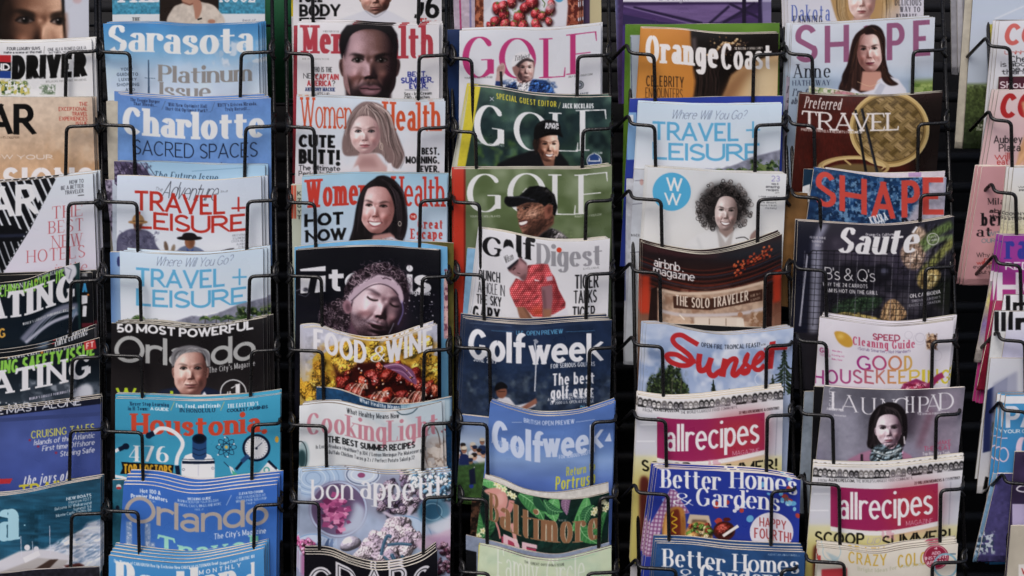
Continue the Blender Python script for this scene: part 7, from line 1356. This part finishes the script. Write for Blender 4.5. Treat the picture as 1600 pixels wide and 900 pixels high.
def a(c):
    c.g([(340,'#2f2f3a'),(380,'#302e38'),(450,'#1f1f27'),(510,'#2a2830')]); c.p([(1230,340),(1282,345),(1270,380),(1262,520),(1230,520)],'#1b1d2e'); c.p([(1282,352),(1296,350),(1285,372),(1278,520),(1265,520),(1270,380)],'#8d8fa0',.9,3); c.p([(1290,372),(1320,362),(1400,372),(1440,390),(1440,440),(1300,450)],'#3a3644',1,10); c.blotch((1290,365,1480,505),['#47424f','#17161c','#5d5762'],20,4,.52,.5,.2)
    c.p([(1330,440),(1350,424),(1376,412),(1394,418),(1394,434),(1376,446),(1350,456),(1330,455)],'#1c1b24',1,2,k=1); c.e(1382,424,6,5,'#6a6c80',.7,2); c.p([(1300,420),(1330,410),(1365,420),(1360,440),(1320,445)],'#1f1e26',.9,4,k=1)
    c.p([(1300,482),(1320,470),(1350,463),(1378,466),(1372,480),(1345,488),(1310,492)],'#2a3a2c',1,1.5,k=1); c.spots((1310,466,1372,486),120,.8,['#54704e','#1b2a1c','#7d9a74','#3c5638'],3,.7)
    for P_ in ([(1302,494),(1320,490),(1345,494),(1370,498)],[(1320,500),(1345,494),(1380,502)],[(1296,500),(1330,502),(1372,506)],[(1340,490),(1362,500),(1395,504)]): c.l(P_,4,'#97854f',.95,.8,k=1); c.l(P_,1.2,'#c2b27a',.8,.4,k=1)
    c.p([(1376,496),(1384,474),(1398,468),(1412,480),(1417,494),(1404,502),(1385,503)],'#94795a',1,.8,k=1); c.tex([(1376,496),(1384,474),(1398,468),(1412,480),(1417,494),(1404,502),(1385,503)],6,.6,4,sx=.4,k=1)
    for i in range(7): c.l([(1391+i,470),(1382+i*5,486),(1385+i*4,502)],1,['#7a5a3e','#c9b48c','#4f3a2c'][i%3],.7,.4,k=1)
    c.p([(1410,408),(1408,392),(1420,380),(1440,384),(1446,400),(1436,420),(1420,420)],'#8f7a6c',1,1.5,k=1); c.p([(1424,372),(1432,355),(1445,360),(1450,380),(1436,384)],'#a08c7a',1,2,k=1); c.l([(1440,384),(1460,366),(1488,350)],13,'#56673f',1,2,k=1); c.l([(1442,392),(1466,376),(1490,370)],8,'#72845a',.9,1.5,k=1); c.blotch((1412,384,1446,420),['#b8a494','#5f4c40'],4,5,.52,.7)
    c.l([(1490,376),(1466,402),(1448,420),(1438,438)],12,'#6d6f42',1,2,k=1); c.p([(1434,444),(1440,424),(1462,418),(1470,430),(1462,448),(1444,452)],'#a08c5c',1,1,k=1); c.ring(1456,436,7,3,'#d0bd8a',.9); c.e(1444,440,5,9,'#3a2c1c',.8,1.5); c.l([(1452,420),(1446,436),(1456,450)],1.5,'#e0d0a0',.7,.5,k=1)
    c.e(1480,460,22,26,'#1c2218',.8,5); c.e(1430,470,26,14,'#55525c',.6,5)
    c.tex([(1408,380),(1446,380),(1446,424),(1408,424)],8,.55,5); c.tex([(1300,460),(1380,460),(1380,506),(1296,506)],7,.5,6); c.tex([(1430,350),(1490,350),(1490,450),(1430,450)],10,.4,7,sx=.5)
    for i in range(26):
        x=1258+i*9.2; c.l([(x,392+.0*i),(x-6,510)],.9,'#101016' if i%3 else '#77757f',.8)
    for j in range(14): c.l([(1252,396+j*9.2),(1485,404+j*9.2)],.9,'#121218',.75)
    c.l([(1262,398),(1250,510)],2.4,'#b9bac4',.8,.5); c.l([(1262,400),(1270,392),(1400,394)],1.4,'#0c0c10',.9)
    W='#d2d1d4'; c.t('Sauté',1308,1434,358,398,W,'G',wm=1.9,gap=.02); c.t('Orange Co. California',1353,1401,365,369,W,'P'); c.lines([('ISSUE NINE',1266,1291,370,373.5),('SUMMER',1269,1287,376,379.5),('2019',1274,1283,382,385.5)],'#a9a8b0','B',ls=.1)
    c.t("B's & Q's",1289,1368,420,439,W,'L',gap=.1,wm=.9); c.t('WHY THE 24 CARROTS',1286,1356,443,449,W,'S',ls=.05); c.t('JAM IS HOT ON THE GRILL',1288,1372,453,459,W,'S',ls=.05); c.t('OH, CAMBODIA',1422,1470,457,463,W,'S'); c.t("SIMON MAJUMDAR'S",1425,1470,466,470,'#a9a8b0','N',wm=1.2); c.t('EXOTIC EXPLORATION',1421,1470,473,477,'#a9a8b0','N',wm=1.2); c.ring(1458,374,9,1.2,'#b9bab4'); c.t('TASTE',1452,1464,369,372,'#b9bab4','B'); c.t('IT HERE',1451,1465,374,377,'#b9bab4','B')
m = mag('food_magazine', 'dark slate food magazine with grilled vegetables under a wire grid', [(1247,345),(1310,349),(1380,352),(1440,347),(1491,338)], (1240,1482), 518, '#3a3a46', a)
stack(m, 1, 'dark slate food magazine with grilled vegetables', -4, .6, 4)
def a(c):
    c.r(1260,490,1510,630,'#c9c6cf'); c.n(40,.05,3)
    c.p([(1304,520),(1312,518),(1322,521),(1330,528),(1333,538),(1328,543),(1318,541),(1309,533)],'#b98f3a',1,.7,k=1); c.e(1314,526,5,4,'#d6b868',.7,2)
    c.p([(1448,540),(1450,528),(1458,522),(1464,528),(1462,540),(1452,546)],'#8a6a52',1,.8,k=1); c.blotch((1446,520,1466,548),['#c0a488','#4f3a30'],3,4,.5)
    c.t('SPEED',1364,1407,523,533,'#97304f','B',wm=.95); c.t('Cleaning Guide',1333,1430,532,545,'#b04a6a','E',wm=.8); c.t('(Scrub Smarter, Not Harder!)',1341,1423,547,552,'#7a6a8a','S')
    c.t('GH',1281,1295,544,552,'#a83a72','B'); c.lines([('TESTED',1281,1298,554,557),],'#a83a72','N'); c.lines([('Blenders',1301,1316,548,550.5),('Cooling AC',1300,1320,555,557.5),('Baby Gear',1300,1317,561,563.5)],'#a83a72','N')
    G=['#97347a','#a84a72','#b8785a','#c09a58']; H=['#97347a','#98387a','#9c4478','#a25072','#a85c6c','#b06e62','#b98458','#c09850','#c6ac46','#c9b840','#c9bb3c']
    for ch,x,q in zip('GOOD',(1340,1368,1396,1404+18),G): pass
    for i,(ch,(x0,x1)) in enumerate(zip('GOOD',((1339,1361),(1363,1386),(1388,1410),(1413,1424+2)))): c.t(ch,x0,x1,556,579,G[i],'S')
    xs=[1272,1291,1313,1333,1351,1369,1387,1404,1421,1441,1449,1470,1488]
    for i,ch in enumerate('HOUSEKEEPING'): c.t(ch,xs[i],xs[i+1]-3,578,600,H[min(i,10)],'S')
    c.p([(1402,620),(1412,600),(1432,592),(1452,600),(1456,620)],'#8a2f5c',1,.6,k=0); c.p([(1412,612),(1432,597),(1448,606),(1448,620),(1412,620)],'#b9506e',1,1); c.blotch((1410,597,1450,620),['#d9a0ae','#7a1f40'],4,4,.5); c.l([(1452,604),(1466,590),(1474,586)],9,'#98305f',1,.5); c.p([(1294,604),(1340,608),(1400,616),(1400,625),(1290,622)],'#8a2a5c',.9,2)
    for q in ((1437,530,9),(1464,556,8),(1420,524,6)): c.ring(*q,.8,'#b4b0bc')
    c.r(1430,522,1446,536,'#c9c6cf'); c.ring(1438,528,7,.7,'#aaa6b4')
m = mag('home_magazine', 'white home magazine with a lemon and a title fading from purple to yellow', [(1281,496),(1330,503),(1390,510),(1440,507),(1491,500)], (1272,1478), 622, '#c9c6cf', a, bulge=.006)
stack(m, 3, 'white home magazine with a lemon', 3.2, .8, 4)
def a(c):
    c.g([(600,'#6a6a74'),(680,'#8d8c9a'),(730,'#77748a')]); c.p([(1330,600),(1400,600),(1340,730),(1285,730)],'#4d4c56',.9,14); c.p([(1300,640),(1345,630),(1350,735),(1290,735)],'#9a9aaa',.8,12); c.p([(1420,606),(1470,604),(1440,680),(1400,690)],'#372f3a',.9,9); c.p([(1450,612),(1506,606),(1490,735),(1440,735),(1430,660)],'#8a7f8f',.8,9); c.p([(1452,640),(1460,640),(1440,700),(1432,700)],'#6d4a5a',.8,4); c.n(6,.06,4)
    W='#d0cfd6'; xs=((1300,1313),(1312,1344),(1347,1376),(1380,1410),(1405,1425),(1422,1447),(1431,1452),(1450,1480),(1470,1493))
    for ch,x0,x1,y0,y1 in (('L',1298,1318,613,640),('A',1313,1342,618,644),('U',1345,1370,622,648),('N',1376,1400,624,650),('C',1396,1420,622,648),('H',1414,1430,620,645),('P',1434,1452,620,645),('A',1446,1472,617,643),('D',1466,1491,614,640)): c.t(ch,x0,x1,y0,y1,W,'F',wm=1.25)
    c.t('BEAUTY',1281,1319,618,626,W,'L',rot=90); c.t('February 2019',1292,1318,638,642,W,'G',wm=1.6); c.lines([('@beautylaunchpad',1304,1322,648,651),],W,'N'); c.t('THE OFFICIAL PUBLICATION OF',1434,1484,645,648,W,'S')
    F=[[(1390,632),(1366,646),(1358,676),(1360,698)],[(1388,632),(1372,650),(1370,680),(1372,700)],[(1392,632),(1410,642),(1416,664),(1414,690)]]
    c.hair([(1388,630),(1404,632),(1416,646),(1418,668),(1414,690),(1408,700),(1364,702),(1355,694),(1360,676),(1361,654),(1370,640)],'#221c20','#5d5358',6,90,.7,F,.6)
    c.p([(1318,735),(1326,718),(1346,708),(1374,700),(1404,702),(1424,712),(1436,735)],'#9a7088',1,1.2); c.p([(1376,712),(1379,690),(1402,690),(1404,712)],'#9a7a84',1,1)
    c.face(1389,672,41,58,'#b3a0aa',side=1,brow='#2a2226',eye='#171216',lip='#93606e',hl='#dccfd6',shade='#5f4c58',ear=1,browt=.035,rot=-2,neck=0,browd=.025,jaw=.85)
    c.e(1380,668,6,2.6,'#2a2028',.5,1.2); c.e(1398,667,6,2.6,'#2a2028',.5,1.2)
    c.hair([(1392,629),(1376,636),(1367,652),(1366,672),(1362,690),(1357,694),(1357,672),(1361,650),(1374,634)],'#1d181c','#6d6266',8,36,.6,[[(1390,630),(1368,650),(1360,690)],[(1390,630),(1372,646),(1364,680)]],.7); c.hair([(1380,632),(1398,630),(1411,640),(1418,664),(1416,688),(1410,680),(1409,662),(1404,650),(1394,644),(1382,646),(1372,652)],'#1d181c','#6d6266',9,50,.6,[[(1384,634),(1406,648),(1412,684)],[(1382,638),(1400,642),(1410,668)],[(1384,634),(1376,642),(1370,652)]],.7)
    c.p([(1362,722),(1364,702),(1378,694),(1392,702),(1406,694),(1410,712),(1404,724)],'#54626a',1,.7,k=1); [c.l([(1360+q*2,700+q*3.2),(1384,705+q*3.4),(1410-q,697+q*3.6)],1.6,['#20282d','#a9b6ba','#39454b','#7d8c92'][q%4],.9,.4,k=1) for q in range(7)]; c.tex([(1360,694),(1412,694),(1410,724),(1362,724)],5,1.2,6); c.l([(1366,706),(1390,712),(1408,700)],2,'#c3cacc',.7,.5,k=1); c.l([(1347,710),(1347,735)],4,'#2a222a',1,.5); c.l([(1413,682),(1414,694)],2,'#c9c3c9',.9,.4)
    c.lines([('MAKE',1464,1486,688,695),('THE HEAT',1444,1486,697,704)],'#b0486a','N',wm=1.1); c.lines([('Top Blow Dry Tools',1442,1485,706,711),('and Protectors',1450,1485,713,718)],W,'S')
m = mag('beauty_magazine', 'grey-violet beauty magazine with a short-haired woman in a neck scarf', [(1288,603),(1350,608),(1430,609),(1508,605)], (1273,1494), 738, '#77757f', a)
mag('magazine', 'black-spined magazine left of the short-haired woman in a neck scarf', [(1272,604),(1310,606),(1360,608)], (1262,1360), 860, '#17171b', lambda c: c.n(8,.15,3), d=.0065)
mag('magazine', 'grey-blue magazine strip farthest left of the short-haired woman', [(1257,612),(1300,612),(1340,612)], (1248,1340), 770, '#77818c', lambda c: c.n(8,.1,3), d=.0145, full=190)
def a(c): allrec(c,271,108,(1271,1506))
m = mag('recipe_magazine', 'magenta-banded recipe magazine with a row of tiny grey faces, under the scarf cover', [(1271,727),(1320,730),(1380,730),(1440,724),(1506,716)], (1260,1492), 860, '#c6c5c8', a)
stack(m, 2, 'magenta-banded recipe magazine under the scarf cover', .6, 1.8, 5)
mag('recipe_magazine', 'red-topped recipe magazine edge above the lower row of tiny faces', [(1276,722),(1330,724),(1390,722),(1440,718),(1505,712)], (1268,1493), 860, '#a8352e', lambda c: (c.g([(700,'#b9b08e'),(728,'#8f2a26'),(760,'#b0aa90')]),), d=.0165)
def a(c):
    c.r(1260,840,1510,960,'#c3beb2'); c.n(40,.05,3); Y='#b99a3a'
    c.t('CRAZY',1326,1386,866,884,Y,'S',wm=.8,ls=.05); c.t('COLOR',1403,1460,864,884,Y,'S',wm=.8,ls=.05); c.t('Bright Ideas for Your Front Door',1340,1470,883,889,'#a8a890','P')
    c.e(1463,871,20,19,'#8a2340'); c.ring(1463,871,17.5,.8,'#d9a8b0'); c.lines([('ADD',1456,1470,862,867),('INSTANT',1446,1480,869,874),('APPEAL!',1448,1478,876,882)],'#d6c8cc','B'); c.t('4',1460,1465,855,859,'#d6c8cc','B'); c.l([(1484,866),(1494,866)],2,'#4a6a80'); c.ring(1478,884,18,3,'#7aa0ae'); c.p([(1284,890),(1324,888),(1324,910),(1284,910)],'#a83a42',1,1); c.r(1275,868,1283,876,'#b04a4a'); c.ring(1300,862,14,1.5,'#9ab0b4'); c.p([(1290,862),(1312,872),(1306,884)],'#8fa6ae',.8,1)
m = mag('home_magazine', 'cream home magazine with pale gold capitals and a round crimson badge', [(1279,855),(1320,859),(1370,865),(1420,857),(1497,849)], (1272,1490), 960, '#c3beb2', a, bulge=.005)
stack(m, 3, 'cream home magazine with a crimson badge', .5, 1.1, 4)
# ---------------------------------------------------------------- column 6
def a(c):
    c.g([(-100,'#a9b9cf'),(60,'#b4bfd0'),(128,'#a8b4c4'),(133,'#6d7a58'),(140,'#4f5c36'),(225,'#2f3a26')]); c.n(3,.4,4,(1500,134,1700,226)); c.n(12,.2,5,(1500,134,1700,226)); c.t('FIELD',1545,1640,38,82,'#b0a852','N',wm=1.2); c.lines([('vineyard',1528,1550,193,198),('Platter',1526,1545,199,204)],'#b9bcae','Q'); c.l([(1555,30),(1600,10)],2,'#d6dae2',.7,.8)
mag('field_magazine', 'magazine with a green field under pale blue sky, hung behind the red-lettered covers', [(1524,-60),(1600,-61),(1720,-60)], (1505,1712), 222, '#a9b4c6', a, d=.021, full=284)
mag('magazine', 'beige magazine spine alongside the green field cover', [(1512,-60),(1540,-60),(1580,-60)], (1492,1580), 222, '#b3aea0', lambda c: c.n(8,.08,3), d=.0275, full=282)
for i,(x,w_,cl) in enumerate(((1485,9,'#8f9098'),(1495,8,'#a3a4ac'),(1504,7,'#83858f'))):
    mag('magazine', ('grey magazine hanging edge-on in the dark gap left of the green field cover','light grey magazine hanging edge-on in the dark gap, middle of three','slate grey magazine hanging edge-on in the dark gap, next to the beige spine')[i], [(x,-60),(x+20,-60),(x+40,-60)], (x+2,x+42), 107-i*3, cl, lambda c: (c.n(9,.1,3), [c.r(c.x0+2,50+q*5,c.x0+4,52+q*5,'#333') for q in range(3)]), d=.034+.006*(2-i), full=165)
def a(c):
    c.r(1540,30,1810,150,'#c6c8cf'); c.t('COSMO',1569,1706,36,70,'#c0645f','B',gap=.04,slant=.08,wm=1.1); c.t('Uhhhhhh',1570,1625,79,85,'#b0453f','S'); c.lines([('Cheating',1577,1640,87,97),('is about to',1564,1640,96,104),('be easier',1578,1640,103,112),('than ever',1566,1640,108,116)],'#17171c','S',wm=.9)
m = mag('fashion_magazine', 'white fashion magazine with coral red heavy title, upper of two red-lettered at right', [(1562,33),(1660,31),(1795,30)], (1552,1790), 135, '#c6c8cf', a)
stack(m, 2, 'white fashion magazine with coral title', -3.4, .2, 4)
mag('fashion_magazine', 'plum-topped fashion magazine reading a white question, behind the crimson title', [(1561,120),(1660,119),(1795,118)], (1548,1790), 300, '#4f2232', lambda c: (c.r(1540,141,1800,320,'#b9a08e'), c.t('Should You?',1563,1660,127,138,'#d2cbd0','S',wm=1.1)), d=.0065)
def a(c):
    c.g([(140,'#c9b8b8'),(200,'#c6a9ac'),(310,'#c3a2a6')]); c.t('COSMO',1562,1702,145,184,'#a62c30','B',gap=.04,slant=.08,wm=1.1); c.p([(1596,160),(1640,150),(1660,300),(1590,300),(1600,250),(1586,270),(1594,230),(1606,200)],'#b98f6c',1,1.5); c.p([(1604,180),(1640,170),(1640,260),(1612,250)],'#c9a688',.8,4); c.l([(1588,262),(1598,244),(1610,232)],5,'#c9a07a',.9,1,k=1)
    c.lines([('Aubrey',1553,1598,212,224),('Plaza',1561,1595,225,237)],'#1b1a1d','S',wm=.85); c.lines([('will',1554,1578,239,250),('eat',1558,1576,248,258),('you',1547,1572,256,267),('alive',1556,1585,264,275)],'#a8322f','S',wm=.85)
m = mag('fashion_magazine', 'pink fashion magazine with crimson heavy title and a bare-armed figure', [(1561,141),(1660,139),(1795,138)], (1536,1780), 285, '#c6a9ac', a)
stack(m, 2, 'pink fashion magazine with crimson title', -4, 0, 4)
def a(c):
    c.r(1490,250,1750,450,'#b5898d'); c.n(30,.06,3); c.t('Mila',1543,1570,310,320,'#1d1a1d','F',wm=1.8); c.lines([('about',1546,1585,326,333),('the',1546,1566,335,342)],'#1d1a1d','B'); c.t('being',1532,1590,333,353,'#17151a','E'); c.t('at',1526,1550,355,370,'#17151a','E'); c.lines([('WITH',1544,1572,362,369),('OUR',1534,1556,373,380)],'#5d7f84','N',wm=1.3); c.lines([('Why the',1526,1566,395,402),('everybody',1521,1566,414,420),('but you',1530,1558,422,428)],'#1d1a1d','N'); c.lines([('rog',1538,1556,402,409),('will be',1526,1555,408,414)],'#a8322f','B')
m = mag('fashion_magazine', 'dusty pink fashion magazine with black serif words, half behind white one at right', [(1535,260),(1630,259),(1760,258)], (1506,1740), 434, '#b5898d', a, d=.0145, full=176)
stack(m, 2, 'dusty pink fashion magazine with black words', -4, .0, 4, gap=.0005)
def a(c):
    c.r(1560,255,1810,400,'#c9c8c0'); c.g([(260,'#c9ccd2'),(330,'#c9c7b8'),(370,'#c6c09a')]); c.lines([('WOMEN MAKING',1591,1660,291,294),('PROGRESS',1593,1640,296,299)],'#222','B'); c.lines([('OWN YOUR',1577,1620,332,337),('STRENGTH',1575,1618,339,344)],'#25252a','B'); c.lines([('WHAT YOU',1574,1616,346,350),('NEED TO DO',1576,1620,352,356),('INSIGHTS',1575,1612,357,361)],'#8a8a70','N')
m = mag('womens_magazine', 'white and cream magazine with small black capitals, below the pink crimson-titled cover', [(1584,262),(1660,261),(1800,260)], (1572,1790), 378, '#c9c8c0', a)
stack(m, 2, 'white and cream magazine with small black capitals', -4, .1, 4)
def a(c):
    c.g([(370,'#8d3f92'),(430,'#9a3a8a'),(480,'#a83a78')]); c.t('rachael',1569,1700,366,405,'#3a3f92','E'); c.t('RED HOT',1571,1660,410,422,'#d6cfd8','B'); c.t('HOT',1558,1680,426,470,'#d6cfd8','B'); c.p([(1548,470),(1600,480),(1600,560),(1530,560)],'#9a2f5c')
m = mag('womens_magazine', 'magenta magazine with blue lower-case title and white capitals at the right edge', [(1568,368),(1650,368),(1790,367)], (1534,1770), 600, '#94408e', a)
stack(m, 2, 'magenta magazine with blue title', -4, .2, 4)
mag('magazine', 'yellowish magazine fanned out low beside the magenta one', [(1548,440),(1590,440),(1650,440)], (1524,1650), 556, '#b3a77a', lambda c: (c.g([(440,'#8f8a98'),(470,'#c2b878'),(505,'#7a6a98'),(540,'#a9a3a0')]), c.n(5,.15,3)), d=.0225, full=106)
mag('magazine', 'crimson magazine foot hanging below the magenta cover', [(1556,470),(1600,470),(1650,470)], (1528,1640), 600, '#8a2440', lambda c: (c.g([(520,'#9a3a5c'),(560,'#7a1c34')]), c.n(5,.1,3)), d=.0165, full=110)
def a(c):
    c.r(1540,455,1800,620,'#c9cace'); c.g([(480,'#c9cbd0'),(540,'#b4b4cc'),(620,'#a6a6c0')]); c.r(1572,462,1579,486,'#16161a'); c.t('n',1583,1612,467,486,'#16161a','K',wm=1.2); 
mag('fashion_magazine', 'white fashion magazine with black block letter, rear of two at the right edge', [(1569,461),(1660,460),(1790,459)], (1560,1780), 520, '#c9cace', a, d=.0065)
def a(c):
    c.g([(480,'#c9cbd0'),(540,'#b4b4cc'),(620,'#a6a6c0')]); c.r(1576,487,1583,516,'#16161a'); c.t('n',1587,1612,489,516,'#16161a','K',wm=1.2); c.t('InStyle',1620,1780,487,520,'#16161a','K'); c.p([(1545,560),(1565,570),(1558,630),(1540,640)],'#2c3866'); c.blotch((1545,650,1575,700),['#1d2022','#55605a'],4,3,.5); c.n(12,.05,3)
m = mag('fashion_magazine', 'white to lavender fashion magazine with black block letter, front at the right edge', [(1577,487),(1660,486),(1790,485)], (1552,1776), 640, '#b9b9cc', a)
mag('fashion_magazine', 'white-edged fashion magazine with a black block letter, leftmost at the right edge', [(1554,486),(1590,486),(1650,486)], (1536,1650), 640, '#c3c6c8', lambda c: (c.r(1554,487,1561,518,'#16161a'), c.r(1565,488,1572,518,'#16161a'), c.n(5,.04,3)), d=.004)
def a(c):
    c.g([(560,'#b9bcc4'),(640,'#b4b8c2'),(700,'#a9adb8'),(765,'#c3c4c8')]); c.p([(1540,612),(1575,590),(1570,700),(1536,708)],'#26305a',1,.6); c.p([(1552,600),(1590,580),(1590,720),(1548,716)],'#8f93a6',.9,2); c.blotch((1548,655,1585,715),['#1d2220','#5d6a62','#2c3430'],5,3,.45,.95); 
    for i in range(9): c.l([(1556,712),(1562+i*3,690-i*2),(1572+i*3,676+i*3)],1.4,'#17191b',.9,.3,k=1)
    c.t('Style',1545,1566,722,729,'#222','G',rot=80,wm=1.6); c.p([(1540,745),(1552,748),(1548,765),(1536,765)],'#111')
mag('fashion_magazine', 'grey and navy fashion magazine with a palm leaf, hung behind the blue guide', [(1548,560),(1590,560),(1660,559)], (1527,1650), 760, '#b4b8c2', a, d=.0125, full=200)
def a(c):
    c.r(1500,600,1800,900,'#3f86ba'); c.g([(615,'#4a90c0'),(700,'#3f86ba'),(870,'#3a76a8')]); c.n(30,.06,3); c.r(1570,618,1800,630,'#cfd3d8'); W='#c9cfe0'; c.t('PARENT',1572,1722,634,668,W,'B',wm=1.0,gap=.04); c.t('YOUR GUIDE TO',1568,1640,671,677,'#d0d6dc','B'); c.t('50',1561,1612,684,722,'#cfb9cc','E'); c.e(1570,813,20,19,'#c3bfae')
    for i in range(22): t=i*.2856; c.e(1570+20*math.cos(t),813+19*math.sin(t),3,3,'#c3bfae')
    for i in range(12): rs=random.Random(i); x=1560+50*rs.random(); y=730+60*rs.random(); c.l([(x,y),(x+8,y+6)],.8,'#8fb4cc',.7)
m = mag('guide_magazine', 'bright blue guide magazine with white capitals and a scalloped cream seal', [(1572,617),(1650,616),(1780,615)], (1546,1760), 870, '#3f86ba', a)
stack(m, 2, 'bright blue guide magazine with a scalloped seal', -5, .2, 4)
for i,(x,cl,t_) in enumerate(((1536,'#6a8aa6','pale steel-blue'),(1543,'#4a4672','violet-blue'))):
    mag('magazine', t_+' magazine fanned out left of the blue guide', [(x+16,740),(x+40,740),(x+90,740)], (x-14,x+70), 868, cl, lambda c: (c.n(5,.15,3), c.blotch((c.x0,830,c.x0+30,868),['#3a4a5e','#a9b4c0'],4,5,.5)), d=.0285-.006*i, full=128)
def a(c):
    c.r(1540,750,1800,960,'#3a2f4a'); c.n(20,.2,3); c.t('C',1588,1610,758,770,'#c9c3d0','B'); c.r(1582,788,1620,830,'#a9a0c0')
mag('magazine', 'dark violet magazine at the right edge, over the blue guide', [(1586,706),(1660,706),(1790,705)], (1572,1776), 880, '#3a2f4a', a, d=.002)
def a(c):
    c.r(1540,815,1800,960,'#a8a294'); c.n(30,.08,3); c.r(1592,882,1640,910,'#c9c6c2'); c.t('V',1596,1604,888,898,'#a83a3a','B')
mag('magazine', 'beige magazine in the bottom right corner of the photo', [(1580,822),(1660,821),(1790,820)], (1568,1776), 960, '#a8a294', a)
